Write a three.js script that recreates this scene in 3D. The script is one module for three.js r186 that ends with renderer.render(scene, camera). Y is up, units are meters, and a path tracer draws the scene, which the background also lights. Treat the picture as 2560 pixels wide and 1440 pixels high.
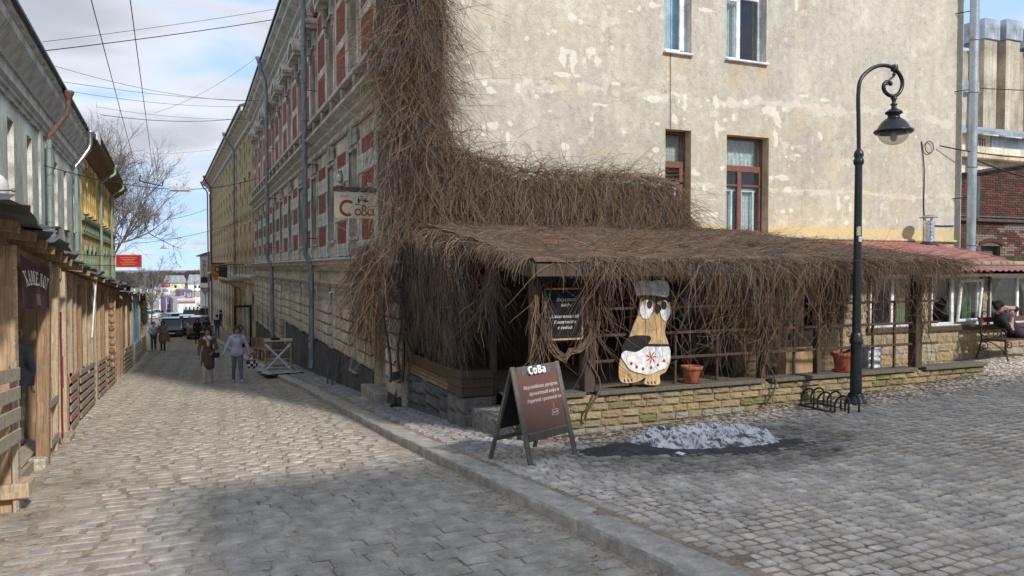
import * as THREE from 'three';
import { mergeGeometries, mergeVertices } from 'three/addons/utils/BufferGeometryUtils.js';

// ---------------------------------------------------------------- camera, sky, sun, exposure
const scene = new THREE.Scene();
const R = d => d * Math.PI / 180;
const camera = new THREE.PerspectiveCamera(2 * Math.atan(720 / 1880) * 180 / Math.PI, 16 / 9, 0.1, 4000);
const YAW = R(23.15), PITCH = Math.atan(52 / 1880);
camera.position.set(0, 0, 0);
camera.lookAt(Math.sin(YAW) * Math.cos(PITCH), -Math.sin(PITCH), -Math.cos(YAW) * Math.cos(PITCH));
const renderer = new THREE.WebGLRenderer({ antialias: true });
renderer.toneMapping = THREE.LinearToneMapping;
renderer.toneMappingExposure = 1.52;
renderer.shadowMap.enabled = true;

// small seeded random and noise
function rng(seed) { let a = seed >>> 0; return () => { a = (a + 0x6D2B79F5) | 0; let t = Math.imul(a ^ (a >>> 15), 1 | a); t = (t + Math.imul(t ^ (t >>> 7), 61 | t)) ^ t; return ((t ^ (t >>> 14)) >>> 0) / 4294967296; }; }
const PERM = new Float32Array(65536); { const r = rng(77); for (let i = 0; i < 65536; i++) PERM[i] = r(); }
const lat = (x, y, p) => PERM[((((x % p) + p) % p) + (((y % p) + p) % p) * 251 + p * 17) & 65535];
function vn(x, y, p = 256) { const xi = Math.floor(x), yi = Math.floor(y); let fx = x - xi, fy = y - yi; fx = fx * fx * (3 - 2 * fx); fy = fy * fy * (3 - 2 * fy); const a = lat(xi, yi, p), b = lat(xi + 1, yi, p), c = lat(xi, yi + 1, p), d = lat(xi + 1, yi + 1, p); return a + (b - a) * fx + (c - a) * fy + (a - b - c + d) * fx * fy; }
function fbm(x, y, o = 4, p = 256) { let s = 0, a = .5, n = 0; for (let i = 0; i < o; i++) { s += a * vn(x, y, p); n += a; a *= .5; x *= 2; y *= 2; p *= 2; } return s / n; }
const clamp = (x, a = 0, b = 1) => x < a ? a : x > b ? b : x;
const sm = (a, b, x) => { const t = clamp((x - a) / (b - a)); return t * t * (3 - 2 * t); };
const mix = (a, b, t) => a + (b - a) * t;

// sky: clear spring blue with broken grey-white cloud
{
  const W = 2048, Hh = 1024, d = new Float32Array(W * Hh * 4);
  for (let j = 0; j < Hh; j++) {
    const el = ((j + .5) / Hh - .5) * Math.PI, sy = Math.sin(el), cy = Math.cos(el);
    for (let i = 0; i < W; i++) {
      const a = ((i + .5) / W - .5) * 2 * Math.PI, dx = cy * Math.cos(a), dz = cy * Math.sin(a), k = (j * W + i) * 4;
      const h = clamp(sy, 0, 1);
      let r = mix(.43, .22, Math.pow(h, .5)), g = mix(.58, .36, Math.pow(h, .5)), b = mix(.76, .62, Math.pow(h, .5));
      if (sy > 0) {
        const q = 1 / (sy + .07), px = dx * q, pz = dz * q;
        const wx = fbm(px * .7 + 5, pz * .7 + 9, 3) * 1.3, wz = fbm(px * .7 + 31, pz * .7 + 3, 3) * 1.3;
        const n = fbm(px * .95 + wx + 40, pz * 1.25 + wz + 11, 7);
        const cover = mix(.555, .405, sm(.07, .18, sy));
        const c = sm(cover, cover + .16, n);
        const thick = sm(cover + .05, cover + .30, n);
        const t2 = fbm(px * 1.6 + wx + 3, pz * 2.1 + wz + 71, 5);
        const br = mix(.62, .39, thick) * mix(.74, 1.2, t2);
        r = mix(r, br * .965, c * .9); g = mix(g, br * .985, c * .9); b = mix(b, br * 1.06, c * .9);
      }
      d[k] = r; d[k + 1] = g; d[k + 2] = b; d[k + 3] = 1;
    }
  }
  const t = new THREE.DataTexture(d, W, Hh, THREE.RGBAFormat, THREE.FloatType);
  t.mapping = THREE.EquirectangularReflectionMapping; t.magFilter = THREE.LinearFilter; t.minFilter = THREE.LinearFilter; t.wrapS = THREE.RepeatWrapping; t.needsUpdate = true;
  scene.background = t; scene.environment = t;
  scene.backgroundIntensity = 1.05; scene.environmentIntensity = 1.05;
}
const SUN = new THREE.Vector3(Math.sin(R(17)) * Math.cos(R(36)), Math.sin(R(36)), Math.cos(R(17)) * Math.cos(R(36)));
{
  const s = new THREE.DirectionalLight(new THREE.Color(1, .955, .885), 2.3);
  s.position.copy(SUN).multiplyScalar(120).add(new THREE.Vector3(0, 0, -30)); s.target.position.set(0, 0, -30);
  s.castShadow = true; s.shadow.mapSize.set(4096, 4096); s.shadow.radius = 6;
  Object.assign(s.shadow.camera, { left: -90, right: 90, top: 90, bottom: -90, near: 1, far: 320 });
  scene.add(s, s.target);
}

// ---------------------------------------------------------------- helpers
const taken = {};
function numbered(n) { const k = taken[n] = (taken[n] ?? -1) + 1; return k ? n + '_' + String(k).padStart(3, '0') : n; }
function tag(o, label, category, group) { o.userData.label = label; o.userData.category = category; if (group) o.userData.group = group; return o; }
function thing(name, label, category, pos = [0, 0, 0], turn = 0, group) { const o = new THREE.Group(); o.name = numbered(name); o.position.set(...pos); o.rotation.y = turn; scene.add(o); return tag(o, label, category, group); }
function mesh(name, geo, mat, parent) { const m = new THREE.Mesh(Array.isArray(geo) ? mg(geo) : geo, mat); m.name = parent ? name : numbered(name); m.castShadow = m.receiveShadow = true; (parent || scene).add(m); return m; }
function single(name, label, category, geo, mat, group) { return tag(mesh(name, geo, mat), label, category, group); }
function struct(name, geo, mat) { const m = mesh(name, geo, mat); m.userData.kind = 'structure'; return m; }
const V = (x, y, z) => new THREE.Vector3(x, y, z);
// non-indexed geometry with uv in metres by the face's main direction
function fin(g, keepNormals) {
  g = g.index ? g.toNonIndexed() : g;
  if (!keepNormals) g.computeVertexNormals();
  const p = g.attributes.position, n = p.count, uv = new Float32Array(n * 2), a = new THREE.Vector3(), b = new THREE.Vector3(), c = new THREE.Vector3();
  for (let i = 0; i < n; i += 3) {
    a.fromBufferAttribute(p, i); b.fromBufferAttribute(p, i + 1).sub(a); c.fromBufferAttribute(p, i + 2).sub(a); b.cross(c);
    const x = Math.abs(b.x), y = Math.abs(b.y), z = Math.abs(b.z);
    for (let k = i; k < i + 3; k++) {
      const X = p.getX(k), Y = p.getY(k), Z = p.getZ(k);
      uv[2 * k] = x >= y && x >= z ? Z : X; uv[2 * k + 1] = y > x && y >= z ? Z : Y;
    }
  }
  for (const k of Object.keys(g.attributes)) if (!['position', 'normal', 'color'].includes(k)) g.deleteAttribute(k);
  g.setAttribute('uv', new THREE.BufferAttribute(uv, 2));
  return g;
}
function mg(list) { return list.length === 1 ? list[0] : mergeGeometries(list.map(g => g.index ? g.toNonIndexed() : g), false); }
function bx(x0, y0, z0, x1, y1, z1) { const g = new THREE.BoxGeometry(Math.abs(x1 - x0), Math.abs(y1 - y0), Math.abs(z1 - z0)); g.translate((x0 + x1) / 2, (y0 + y1) / 2, (z0 + z1) / 2); return fin(g); }
// chamfered box centred at the origin
function cbx(w, h, d, c = .01) {
  const X = w / 2, Y = h / 2, Z = d / 2, P = [];
  c = Math.min(c, X * .9, Y * .9, Z * .9);
  const q = (a, b, e, f) => P.push(...a, ...b, ...e, ...a, ...e, ...f), t = (a, b, e) => P.push(...a, ...b, ...e);
  const f = (s, ax) => { // face perpendicular to axis ax
    const D = [X, Y, Z], u = (ax + 1) % 3, v = (ax + 2) % 3, m = (a, b) => { const o = [0, 0, 0]; o[ax] = s * D[ax]; o[u] = a * (D[u] - c); o[v] = b * (D[v] - c); return o; };
    const k = [m(-1, -1), m(1, -1), m(1, 1), m(-1, 1)]; s > 0 ? q(...k) : q(k[3], k[2], k[1], k[0]);
  };
  for (let a = 0; a < 3; a++) { f(1, a); f(-1, a); }
  const D = [X, Y, Z];
  for (let a = 0; a < 3; a++) for (const s of [-1, 1]) for (const r of [-1, 1]) {
    const u = (a + 1) % 3, v = (a + 2) % 3;
    const m = (t_, iu, iv) => { const o = [0, 0, 0]; o[a] = t_ * (D[a] - c); o[u] = s * (D[u] - (iu ? c : 0)); o[v] = r * (D[v] - (iv ? c : 0)); return o; };
    const k = [m(-1, 0, 1), m(1, 0, 1), m(1, 1, 0), m(-1, 1, 0)]; s * r < 0 ? q(...k) : q(k[3], k[2], k[1], k[0]);
  }
  for (const s of [-1, 1]) for (const r of [-1, 1]) for (const w2 of [-1, 1]) {
    const a = [s * X, r * (Y - c), w2 * (Z - c)], b = [s * (X - c), r * Y, w2 * (Z - c)], e = [s * (X - c), r * (Y - c), w2 * Z];
    s * r * w2 > 0 ? t(a, b, e) : t(a, e, b);
  }
  const g = new THREE.BufferGeometry(); g.setAttribute('position', new THREE.Float32BufferAttribute(P, 3)); return fin(g);
}
function cb(x0, y0, z0, x1, y1, z1, c = .01) { return cbx(Math.abs(x1 - x0), Math.abs(y1 - y0), Math.abs(z1 - z0), c).translate((x0 + x1) / 2, (y0 + y1) / 2, (z0 + z1) / 2); }
const QF = new THREE.Quaternion(), YV = V(0, 1, 0);
// round bar from a to b
function bar(a, b, r0, r1 = r0, n = 8) { const A = V(...a), B = V(...b), L = A.distanceTo(B), g = new THREE.CylinderGeometry(r1, r0, L, n); g.translate(0, L / 2, 0); QF.setFromUnitVectors(YV, B.sub(A).normalize()); g.applyQuaternion(QF); g.translate(A.x, A.y, A.z); return fin(g, true); }
// square beam from a to b
function beam(a, b, w, h = w, c = .006, roll = 0) { const A = V(...a), B = V(...b), L = A.distanceTo(B), g = cbx(w, h, L, c), D = B.clone().sub(A).normalize(); const m = new THREE.Matrix4(), up = Math.abs(D.y) > .99 ? V(0, 0, 1) : V(0, 1, 0); const z = D, x = up.clone().cross(z).normalize(), y = z.clone().cross(x); m.makeBasis(x, y, z); if (roll) g.rotateZ(roll); g.applyMatrix4(m); g.translate((A.x + B.x) / 2, (A.y + B.y) / 2, (A.z + B.z) / 2); return g; }
function tube(pts, r, n = 6, seg) { const c = new THREE.CatmullRomCurve3(pts.map(p => V(...p)), false, 'catmullrom', .5); return fin(new THREE.TubeGeometry(c, seg || Math.max(4, pts.length * 3), r, n), true); }
function lathe(pts, n = 24) { return fin(new THREE.LatheGeometry(pts.map(p => new THREE.Vector2(...p)), n), true); }
function ext(shape, depth, bevel = 0, seg = 8) { return fin(new THREE.ExtrudeGeometry(shape, { depth, bevelEnabled: bevel > 0, bevelSize: bevel, bevelThickness: bevel, bevelSegments: 1, curveSegments: seg })); }
function poly(pts) { const s = new THREE.Shape(); pts.forEach((p, i) => i ? s.lineTo(p[0], p[1]) : s.moveTo(p[0], p[1])); return s; }
// profile (x out, y up) swept along -z from z0 to z1
function sweepZ(prof, z0, z1) { return ext(poly(prof), Math.abs(z1 - z0)).translate(0, 0, Math.min(z0, z1)); }
function sph(x, y, z, r, n = 12) { return fin(new THREE.SphereGeometry(r, n, Math.ceil(n * .7)), true).translate(x, y, z); }
function el(x, y, z, a, b, c, n = 14) { const g = new THREE.SphereGeometry(1, n, Math.ceil(n * .7)).scale(a, b, c); g.computeVertexNormals(); return fin(g, true).translate(x, y, z); }
const at = (g, x, y, z, ry = 0) => { g = g.clone(); if (ry) g.rotateY(ry); return g.translate(x, y, z); };

// ---------------------------------------------------------------- textures and materials
function tex(w, h, fn, srgb = true, rep = [1, 1]) {
  const d = new Uint8Array(w * h * 4); let sum = 0;
  for (let j = 0; j < h; j++) for (let i = 0; i < w; i++) { const c = fn(i / w, j / h), k = (j * w + i) * 4; if (typeof c === 'number') { d[k] = d[k + 1] = d[k + 2] = clamp(c) * 255; } else { d[k] = clamp(c[0]) * 255; d[k + 1] = clamp(c[1]) * 255; d[k + 2] = clamp(c[2]) * 255; } d[k + 3] = 255; sum += Math.pow(d[k + 1] / 255, 2.2); }
  const t = new THREE.DataTexture(d, w, h); t.magFilter = THREE.LinearFilter; t.minFilter = THREE.LinearMipmapLinearFilter; t.generateMipmaps = true; t.wrapS = t.wrapT = THREE.RepeatWrapping; if (srgb) t.colorSpace = THREE.SRGBColorSpace; t.repeat.set(...rep); t.needsUpdate = true; t.userData = { mean: sum / (w * h) }; return t;
}
function canv(w, h, draw) { const c = document.createElement('canvas'); c.width = w; c.height = h; draw(c.getContext('2d'), w, h); const t = new THREE.CanvasTexture(c); t.colorSpace = THREE.SRGBColorSpace; return t; }
const rep = (t, x, y = x) => { const c = t.clone(); c.repeat.set(x, y); c.needsUpdate = true; return c; };
// shared greyscale tiles (mean about .85 as colour multipliers)
const tMottle = tex(512, 512, (u, v) => { const a = fbm(u * 6, v * 6, 5, 6), b = fbm(u * 40, v * 40, 3, 40); return .70 + .34 * a + .16 * (b - .5); });
const bMottle = tex(512, 512, (u, v) => .6 * fbm(u * 24, v * 24, 5, 24) + .4 * fbm(u * 90, v * 90, 2, 90), false);
const tStain = tex(512, 512, (u, v) => { const a = fbm(u * 5, v * 5, 5, 5), s = fbm(u * 48, v * 3, 4, 48), b = fbm(u * 60, v * 60, 2, 60); const k = .62 + .42 * a + .26 * (s - .5) + .12 * (b - .5); return [k, k * mix(.985, 1.01, a), k * mix(.95, 1.02, a)]; });
const tWood = tex(512, 512, (u, v) => { const w = fbm(u * 4, v * 4, 3, 4), g = fbm(u * 70 + w * 3, v * 3, 4, 70), p = Math.sin((u * 9 + w * 1.4) * 6.283) * .5 + .5, k = .62 + .34 * g + .12 * p * w + .14 * (w - .5); return [k, k * .985, k * .96]; });
const bWood = tex(256, 256, (u, v) => fbm(u * 60, v * 3, 4, 60), false);
const tRough = tex(512, 512, (u, v) => { const a = fbm(u * 8, v * 8, 5, 8), b = fbm(u * 64, v * 64, 3, 64), c = fbm(u * 22 + 7, v * 22, 3, 22); const k = .6 + .42 * a + .3 * (b - .5) - .22 * sm(.62, .8, c); return [k, k * .99, k * .96]; });
const bRough = tex(512, 512, (u, v) => .65 * fbm(u * 14, v * 14, 5, 14) + .35 * fbm(u * 70, v * 70, 3, 70), false);
function mat(c, o = {}) {
  const { t = tMottle, s = .5, b, bs = .003, rough = .9, metal = 0, side, vc, ...rest } = o;
  const m = new THREE.MeshStandardMaterial({ color: Array.isArray(c) ? new THREE.Color(...c) : c, roughness: rough, metalness: metal, vertexColors: !!vc, ...rest });
  if (t) m.color.multiplyScalar(1 / t.userData.mean);   // c is the mean albedo of the textured surface
  if (t) m.map = rep(t, ...(Array.isArray(s) ? s : [s, s]));
  if (b) { m.bumpMap = rep(b, ...(Array.isArray(s) ? s : [s, s])); m.bumpScale = bs; }
  if (side) m.side = THREE.DoubleSide;
  return m;
}
const glass = (o = {}) => new THREE.MeshPhysicalMaterial({ color: new THREE.Color(.9, .95, .95), roughness: .03, metalness: 0, transmission: 1, thickness: 0, ior: 1.5, ...o });
const M = {
  plasterBeige: mat([.63, .55, .42], { t: tStain, s: .22, b: bMottle, bs: .006 }),
  plasterGrey: mat([.56, .55, .49], { t: tStain, s: .3, b: bMottle, bs: .006 }),
  plasterPink: mat([.70, .57, .45], { t: tStain, s: .3, b: bMottle, bs: .004 }),
  quoin: mat([.74, .72, .66], { t: tStain, s: .45, b: bMottle, bs: .006 }),
  cornice: mat([.58, .54, .46], { t: tStain, s: .5, b: bMottle, bs: .01 }),
  plinth: mat([.10, .105, .105], { t: tStain, s: .4, b: bRough, bs: .004 }),
  ochre: mat([.58, .475, .31], { t: tStain, s: .3, b: bMottle, bs: .006 }),
  ochreHouse: mat([.66, .47, .17], { t: tStain, s: .4, b: bWood, bs: .004 }),
  greenTrim: mat([.22, .30, .20], { t: tStain, s: .6 }),
  houseGreen: mat([.50, .53, .485], { t: tStain, s: .28, b: bMottle, bs: .006 }),
  sillWhite: mat([.68, .65, .58], { t: tStain, s: .5, b: bMottle, bs: .004 }),
  pipe: mat([.27, .30, .31], { t: tStain, s: [3, .6], rough: .55, metal: .35 }),
  pipeGreen: mat([.27, .36, .31], { t: tStain, s: [3, .6], rough: .6, metal: .2 }),
  pipeNew: mat([.6, .62, .64], { rough: .3, metal: .9, s: 2 }),
  rust: mat([.16, .085, .06], { t: tRough, s: 2, rough: .8 }),
  roofMetal: mat([.045, .045, .05], { t: tStain, s: .5, rough: .5, metal: .3 }),
  zinc: mat([.38, .43, .47], { t: tStain, s: .4, rough: .45, metal: .4 }),
  redRoof: mat([.37, .145, .125], { t: tMottle, s: .8, rough: .5 }),
  dark: mat([.012, .012, .013], { t: null, rough: .8 }),
  iron: mat([.018, .02, .022], { t: tMottle, s: 3, rough: .5, metal: .3 }),
  ironPaint: mat([.014, .018, .019], { t: tMottle, s: 3, rough: .38 }),
  darkWood: mat([.08, .054, .037], { t: tWood, s: [1.2, 1.2], b: bWood, bs: .002, rough: .7 }),
  greyWood: mat([.13, .115, .095], { t: tWood, s: 1.3, b: bWood, bs: .002, rough: .85 }),
  pine: mat([.43, .30, .185], { t: tWood, s: 1.1, b: bWood, bs: .002, rough: .7 }),
  pineDark: mat([.31, .205, .125], { t: tWood, s: 1.1, b: bWood, bs: .002, rough: .7 }),
  pineLight: mat([.49, .38, .26], { t: tWood, s: 1.1, b: bWood, bs: .002, rough: .75 }),
  pineGrey: mat([.40, .325, .24], { t: tWood, s: .9, b: bWood, bs: .003, rough: .85 }),
  weathered: mat([.38, .325, .255], { t: tWood, s: 1.2, b: bWood, bs: .003, rough: .85 }),
  pinkWood: mat([.46, .22, .21], { t: tWood, s: 1.2, b: bWood, bs: .003, rough: .8 }),
  blue: mat([.20, .55, .82], { t: tWood, s: 1.0, b: bWood, bs: .002, rough: .6 }),
  frameBrown: mat([.19, .075, .05], { t: tWood, s: 2, rough: .65 }),
  frameWhite: mat([.80, .80, .79], { t: tMottle, s: 1, rough: .35 }),
  frameOld: mat([.33, .33, .31], { t: tStain, s: 1, rough: .7 }),
  yellowStone: mat([.58, .46, .275], { t: tRough, s: 2.2, b: bRough, bs: .02 }),
  yellowStone2: mat([.50, .385, .22], { t: tRough, s: 2.2, b: bRough, bs: .02 }),
  yellowStone3: mat([.46, .39, .26], { t: tRough, s: 2.2, b: bRough, bs: .02 }),
  mossStone: mat([.33, .30, .14], { t: tRough, s: 2.2, b: bRough, bs: .02 }),
  paleStone: mat([.50, .48, .40], { t: tRough, s: 2.2, b: bRough, bs: .02 }),
  greyStone: mat([.20, .20, .20], { t: tRough, s: 1.8, b: bRough, bs: .03 }),
  greyStone2: mat([.27, .26, .25], { t: tRough, s: 1.8, b: bRough, bs: .03 }),
  mortar: mat([.34, .29, .215], { t: tRough, s: 1.5, b: bRough, bs: .01 }),
  granite: mat([.40, .36, .30], { t: tMottle, s: 1.6, b: bRough, bs: .006 }),
  granite2: mat([.44, .395, .325], { t: tMottle, s: 1.3, b: bRough, bs: .006 }),
  terracotta: mat([.42, .13, .06], { t: tMottle, s: 3, rough: .6 }),
  curtain: mat([.40, .40, .24], { t: tMottle, s: 2, rough: .9, side: true }),
  lace: mat([.62, .62, .60], { t: tMottle, s: 3, rough: .95, side: true }),
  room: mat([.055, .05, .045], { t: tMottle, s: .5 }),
  pane: glass(),
  rubber: mat([.02, .02, .021], { t: null, rough: .8 }),
  chrome: mat([.7, .7, .72], { t: null, rough: .18, metal: 1 }),
  cardboard: mat([.42, .29, .16], { t: tMottle, s: 1 }),
};
// brick print for far panels (bricks there are a few pixels)
const tBrick = tex(512, 512, (u, v) => { const row = Math.floor(v * 14), x = u * 5 + (row & 1) * .5, c = Math.floor(x), fx = x - c, fy = v * 14 - row, j = Math.min(fx, 1 - fx) * 5 < .16 || Math.min(fy, 1 - fy) < .10; const q = PERM[(c % 5 * 37 + row * 91 + 5) & 65535], n = fbm(u * 30, v * 30, 3, 30), k = .75 + .25 * q + .3 * (n - .5); return j ? [.78, .70, .62] : [k, k * .97, k * .95]; });
M.brickPanel = mat([.27, .082, .055], { t: tBrick, s: [.8, 1], b: bRough, bs: .004 });

// ---------------------------------------------------------------- the lie of the land (camera at y = 0)
const ZP = [[40, 0], [15, -.6], [5, -1.25], [0, -1.62], [-5, -2.05], [-10, -2.5], [-15, -2.9], [-20, -3.26], [-26.6, -3.7], [-35, -4.2], [-49, -4.92], [-60, -5.4], [-75, -5.9], [-90, -6.5], [-120, -8.0], [-145, -9.2], [-200, -10.5], [-260, -11.0], [-4000, -11.0]];
function g0(z) { z = clamp(z, -3999, 39.9); for (let i = 0; i + 1 < ZP.length; i++) { const [a, b] = ZP[i], [c, d] = ZP[i + 1]; if (z <= a && z >= c) return b + (d - b) * (z - a) / (c - a); } return 0; }
function gs(x, z) { return g0(z) + .05 * clamp(x - 5.4, 0, 14.6) * clamp((z + 40) / 20); }   // street level
const KH = .12;
const gp = (x, z) => gs(x, z) + KH;                                                            // pavement and square
const kerbX = z => 2.72 - .03 * Math.max(0, -z - 20) * (z > -60 ? 1 : 0) - (z <= -60 ? 1.2 : 0);
function sheet(x0, x1, z0, z1, nx, nz, h, xf) { const P = [], I = []; for (let j = 0; j <= nz; j++) for (let i = 0; i <= nx; i++) { const z = mix(z0, z1, j / nz), x = xf ? xf(i / nx, z) : mix(x0, x1, i / nx); P.push(x, h(x, z), z); } for (let j = 0; j < nz; j++) for (let i = 0; i < nx; i++) { const a = j * (nx + 1) + i; I.push(a, a + 1, a + nx + 1, a + 1, a + nx + 2, a + nx + 1); } const g = new THREE.BufferGeometry(); g.setAttribute('position', new THREE.Float32BufferAttribute(P, 3)); g.setIndex(I); g.computeVertexNormals(); if (g.attributes.normal.getY(0) < 0) { for (let k = 0; k < I.length; k += 3) { const t = I[k + 1]; I[k + 1] = I[k + 2]; I[k + 2] = t; } g.setIndex(I); g.computeVertexNormals(); } const uv = []; for (let k = 0; k < P.length; k += 3) uv.push(P[k], P[k + 2]); g.setAttribute('uv', new THREE.Float32BufferAttribute(uv, 2)); return g; }
// ---------------------------------------------------------------- ground, street, square, kerb
const tSand = tex(1024, 1024, (u, v) => { const a = fbm(u * 7, v * 7, 5, 7), b = fbm(u * 110, v * 110, 3, 110), c = fbm(u * 30 + 3, v * 30, 3, 30), k = .62 + .34 * a + .34 * (b - .5) - .15 * sm(.6, .8, c); return [k * 1.01, k * .97, k * .91]; });
const bSand = tex(512, 512, (u, v) => .5 * fbm(u * 60, v * 60, 3, 60) + .5 * fbm(u * 12, v * 12, 4, 12), false);
const mSand = mat([.33, .295, .25], { t: tSand, s: .4, b: bSand, bs: .006 });
const mDirt = mat([.27, .22, .175], { t: tSand, s: .5, b: bSand, bs: .008 });
const mGround = mat([.20, .185, .165], { t: tSand, s: .1, b: bSand, bs: .01 });
const mSett = mat([1, 1, 1], { t: tMottle, s: 1.3, b: bRough, bs: .004, vc: true, rough: .93 });
{
  // one sheet to the horizon
  const P = [], I = [], xs = [], zs = [];
  for (const x of [-3000, -1200, -500, -250, -120, -60, -30, -15, -8, -5, -3, 3.6, 6, 10, 15, 20, 30, 60, 120, 250, 500, 1200, 3000]) xs.push(x);
  for (const z of [400, 150, 60, 40, 25, 15, 10, 5, 0, -5, -10, -15, -20, -26.6, -35, -42, -49, -60, -75, -90, -120, -160, -250, -400, -900, -1800, -3000]) zs.push(z);
  for (const z of zs) for (const x of xs) P.push(x, gs(x, z) - .12 , z);
  const n = xs.length; for (let j = 0; j + 1 < zs.length; j++) for (let i = 0; i + 1 < n; i++) { const a = j * n + i; I.push(a, a + 1, a + n, a + 1, a + n + 1, a + n); }
  const g = new THREE.BufferGeometry(); g.setAttribute('position', new THREE.Float32BufferAttribute(P, 3)); g.setIndex(I.reverse()); const uv = []; for (let k = 0; k < P.length; k += 3) uv.push(P[k], P[k + 2]); g.setAttribute('uv', new THREE.Float32BufferAttribute(uv, 2)); g.computeVertexNormals();
  if (g.attributes.normal.getY(0) < 0) { g.setIndex(I.reverse()); g.computeVertexNormals(); }
  struct('ground', g, mGround);
}
const kerbW = z => .29;
// one sett: eight-cornered dressed stone with a worn, rounded top
function settData(cx, cz, w, d, y, r, oct, P, far) {
  const hx = w / 2, hz = d / 2, k = oct ? .16 + .14 * r() : 0, J = () => (r() - .5) * (oct ? .013 : .016), ring = [];
  const base = oct ? [[-1 + k, -1], [1 - k, -1], [1, -1 + k], [1, 1 - k], [1 - k, 1], [-1 + k, 1], [-1, 1 - k], [-1, -1 + k]] : [[-1 + .06, -1], [1 - .06, -1], [1, -1 + .14], [1, 1 - .14], [1 - .06, 1], [-1 + .06, 1], [-1, 1 - .14], [-1, -1 + .14]];
  const tx = (r() - .5) * (oct ? .045 : .025), tz = (r() - .5) * (oct ? .045 : .025);
  for (const [a, b] of base) ring.push([cx + a * hx + J(), cz + b * hz + J()]);
  const top = (x, z) => y(x, z) + tx * (x - cx) + tz * (z - cz), c = .80 - .06 * r(), up = .003 + .005 * r();
  const o = ring.map(([x, z]) => [x, top(x, z) - .010, z]), i = ring.map(([x, z]) => { const X = mix(cx, x, c), Z = mix(cz, z, c); return [X, top(X, Z) + up * .7, Z]; }), lo = ring.map(([x, z]) => [mix(cx, x, far ? .97 : 1), top(x, z) - (far ? .03 : .05), mix(cz, z, far ? .97 : 1)]), m = [cx, top(cx, cz) + up, cz];
  for (let a = 0; a < 8; a++) { const b = (a + 1) & 7; if (far) { P.push(...m, ...i[b], ...i[a], ...i[a], ...i[b], ...lo[b], ...i[a], ...lo[b], ...lo[a]); } else P.push(...m, ...i[b], ...i[a], ...i[a], ...i[b], ...o[b], ...i[a], ...o[b], ...o[a], ...o[a], ...o[b], ...lo[b], ...o[a], ...lo[b], ...lo[a]); }
}
function settGeo(P, C) {
  const g = new THREE.BufferGeometry(); g.setAttribute('position', new THREE.Float32BufferAttribute(P, 3)); g.computeVertexNormals();
  // soft tops: normals of the upper faces lean to the stone's own middle only a little, sides stay crisp
  const uv = new Float32Array(P.length / 3 * 2); for (let k = 0; k < P.length / 3; k++) { uv[2 * k] = P[3 * k] + P[3 * k + 1] * .5; uv[2 * k + 1] = P[3 * k + 2] + P[3 * k + 1]; }
  g.setAttribute('uv', new THREE.BufferAttribute(uv, 2)); g.setAttribute('color', new THREE.Float32BufferAttribute(C, 3)); return g;
}
function paving(parent, name, rows, level, tone, r, oct, keep = 300) {
  const all = [];
  for (const [cx, cz, w, d] of rows) all.push([Math.hypot(cx, cz) / Math.sqrt(w * d), cx, cz, w, d]);
  const inView = ([, cx, cz]) => { const f = cx * Math.sin(YAW) - cz * Math.cos(YAW), s = cx * Math.cos(YAW) + cz * Math.sin(YAW); return f > .5 && Math.abs(s / f) < .69 && -gs(cx, cz) / f < .40; };
  all.forEach(a => a.push(inView(a) ? 0 : 1)); all.sort((a, b) => a[5] - b[5] || a[0] - b[0]);
  const P = [], C = [];
  all.forEach(([, cx, cz, w, d], n) => {
    const p = n < keep ? [] : P, c = n < keep ? [] : C, s = p.length, hh = (r() - .5) * (oct ? .012 : .008);
    settData(cx, cz, w, d, (x, z) => level(x, z) + hh, r, oct, p, Math.hypot(cx, cz) > 8.5);
    const col = tone(cx, cz, r); for (let k = s; k < p.length; k += 3) c.push(...col);
    if (n < keep) mesh(name, settGeo(p, c), mSett, parent);
  });
  const rest = mesh(name + '_field', settGeo(P, C), mSett, parent); rest.userData.kind = 'stuff';
}
{
  // street of long setts
  const r = rng(3), bedH = (x, z) => gs(x, z) - .015 + .020 * fbm(x * .8 + 20, z * .8 + 50, 3) + .016 * sm(1.9, 2.6, x) + .018 * sm(.6, -1.6, x + .6 * (fbm(x + 9, z * .4, 2) - .5)) * sm(-22, -6, z);
  const street = struct('street', sheet(0, 0, 8, -112, 34, 300, bedH, (t, z) => mix(-4.6, kerbX(z) + .02, t)), mSand);
  const rows = []; let z = -2.2;
  while (z > -48) {
    const d = .17 + .06 * r() + .02 * Math.sin(z * 2.1); let x = -3.1 + .3 * r();
    const end = kerbX(z) - .06;
    while (x < end - .08) { let w = .20 + .22 * r(); if (x + w > end - .1) w = end - x; const zz = z - d / 2 + .04 * Math.sin(x * 1.1 + z * .7) + .03 * (vn(x * 1.5 + 8, z * 1.5) - .5); rows.push([x + w / 2, zz, w - .014 - .012 * r(), d - .012 - .012 * r()]); x += w; }
    z -= d;
  }
  paving(street, 'paving_sett', rows, (x, z) => gs(x, z) + .010, (x, z, r) => { const k = .335 + .06 * r(), h = r(), s = .5 * fbm(x * .5 + 3, z * .5, 3); const q = k * (.82 + .5 * s); return h < .3 ? [q * 1.11, q * .96, q * .78] : h < .62 ? [q * 1.08, q * .97, q * .80] : [q * 1.10, q * .97, q * .77]; }, r, false);
}
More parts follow.
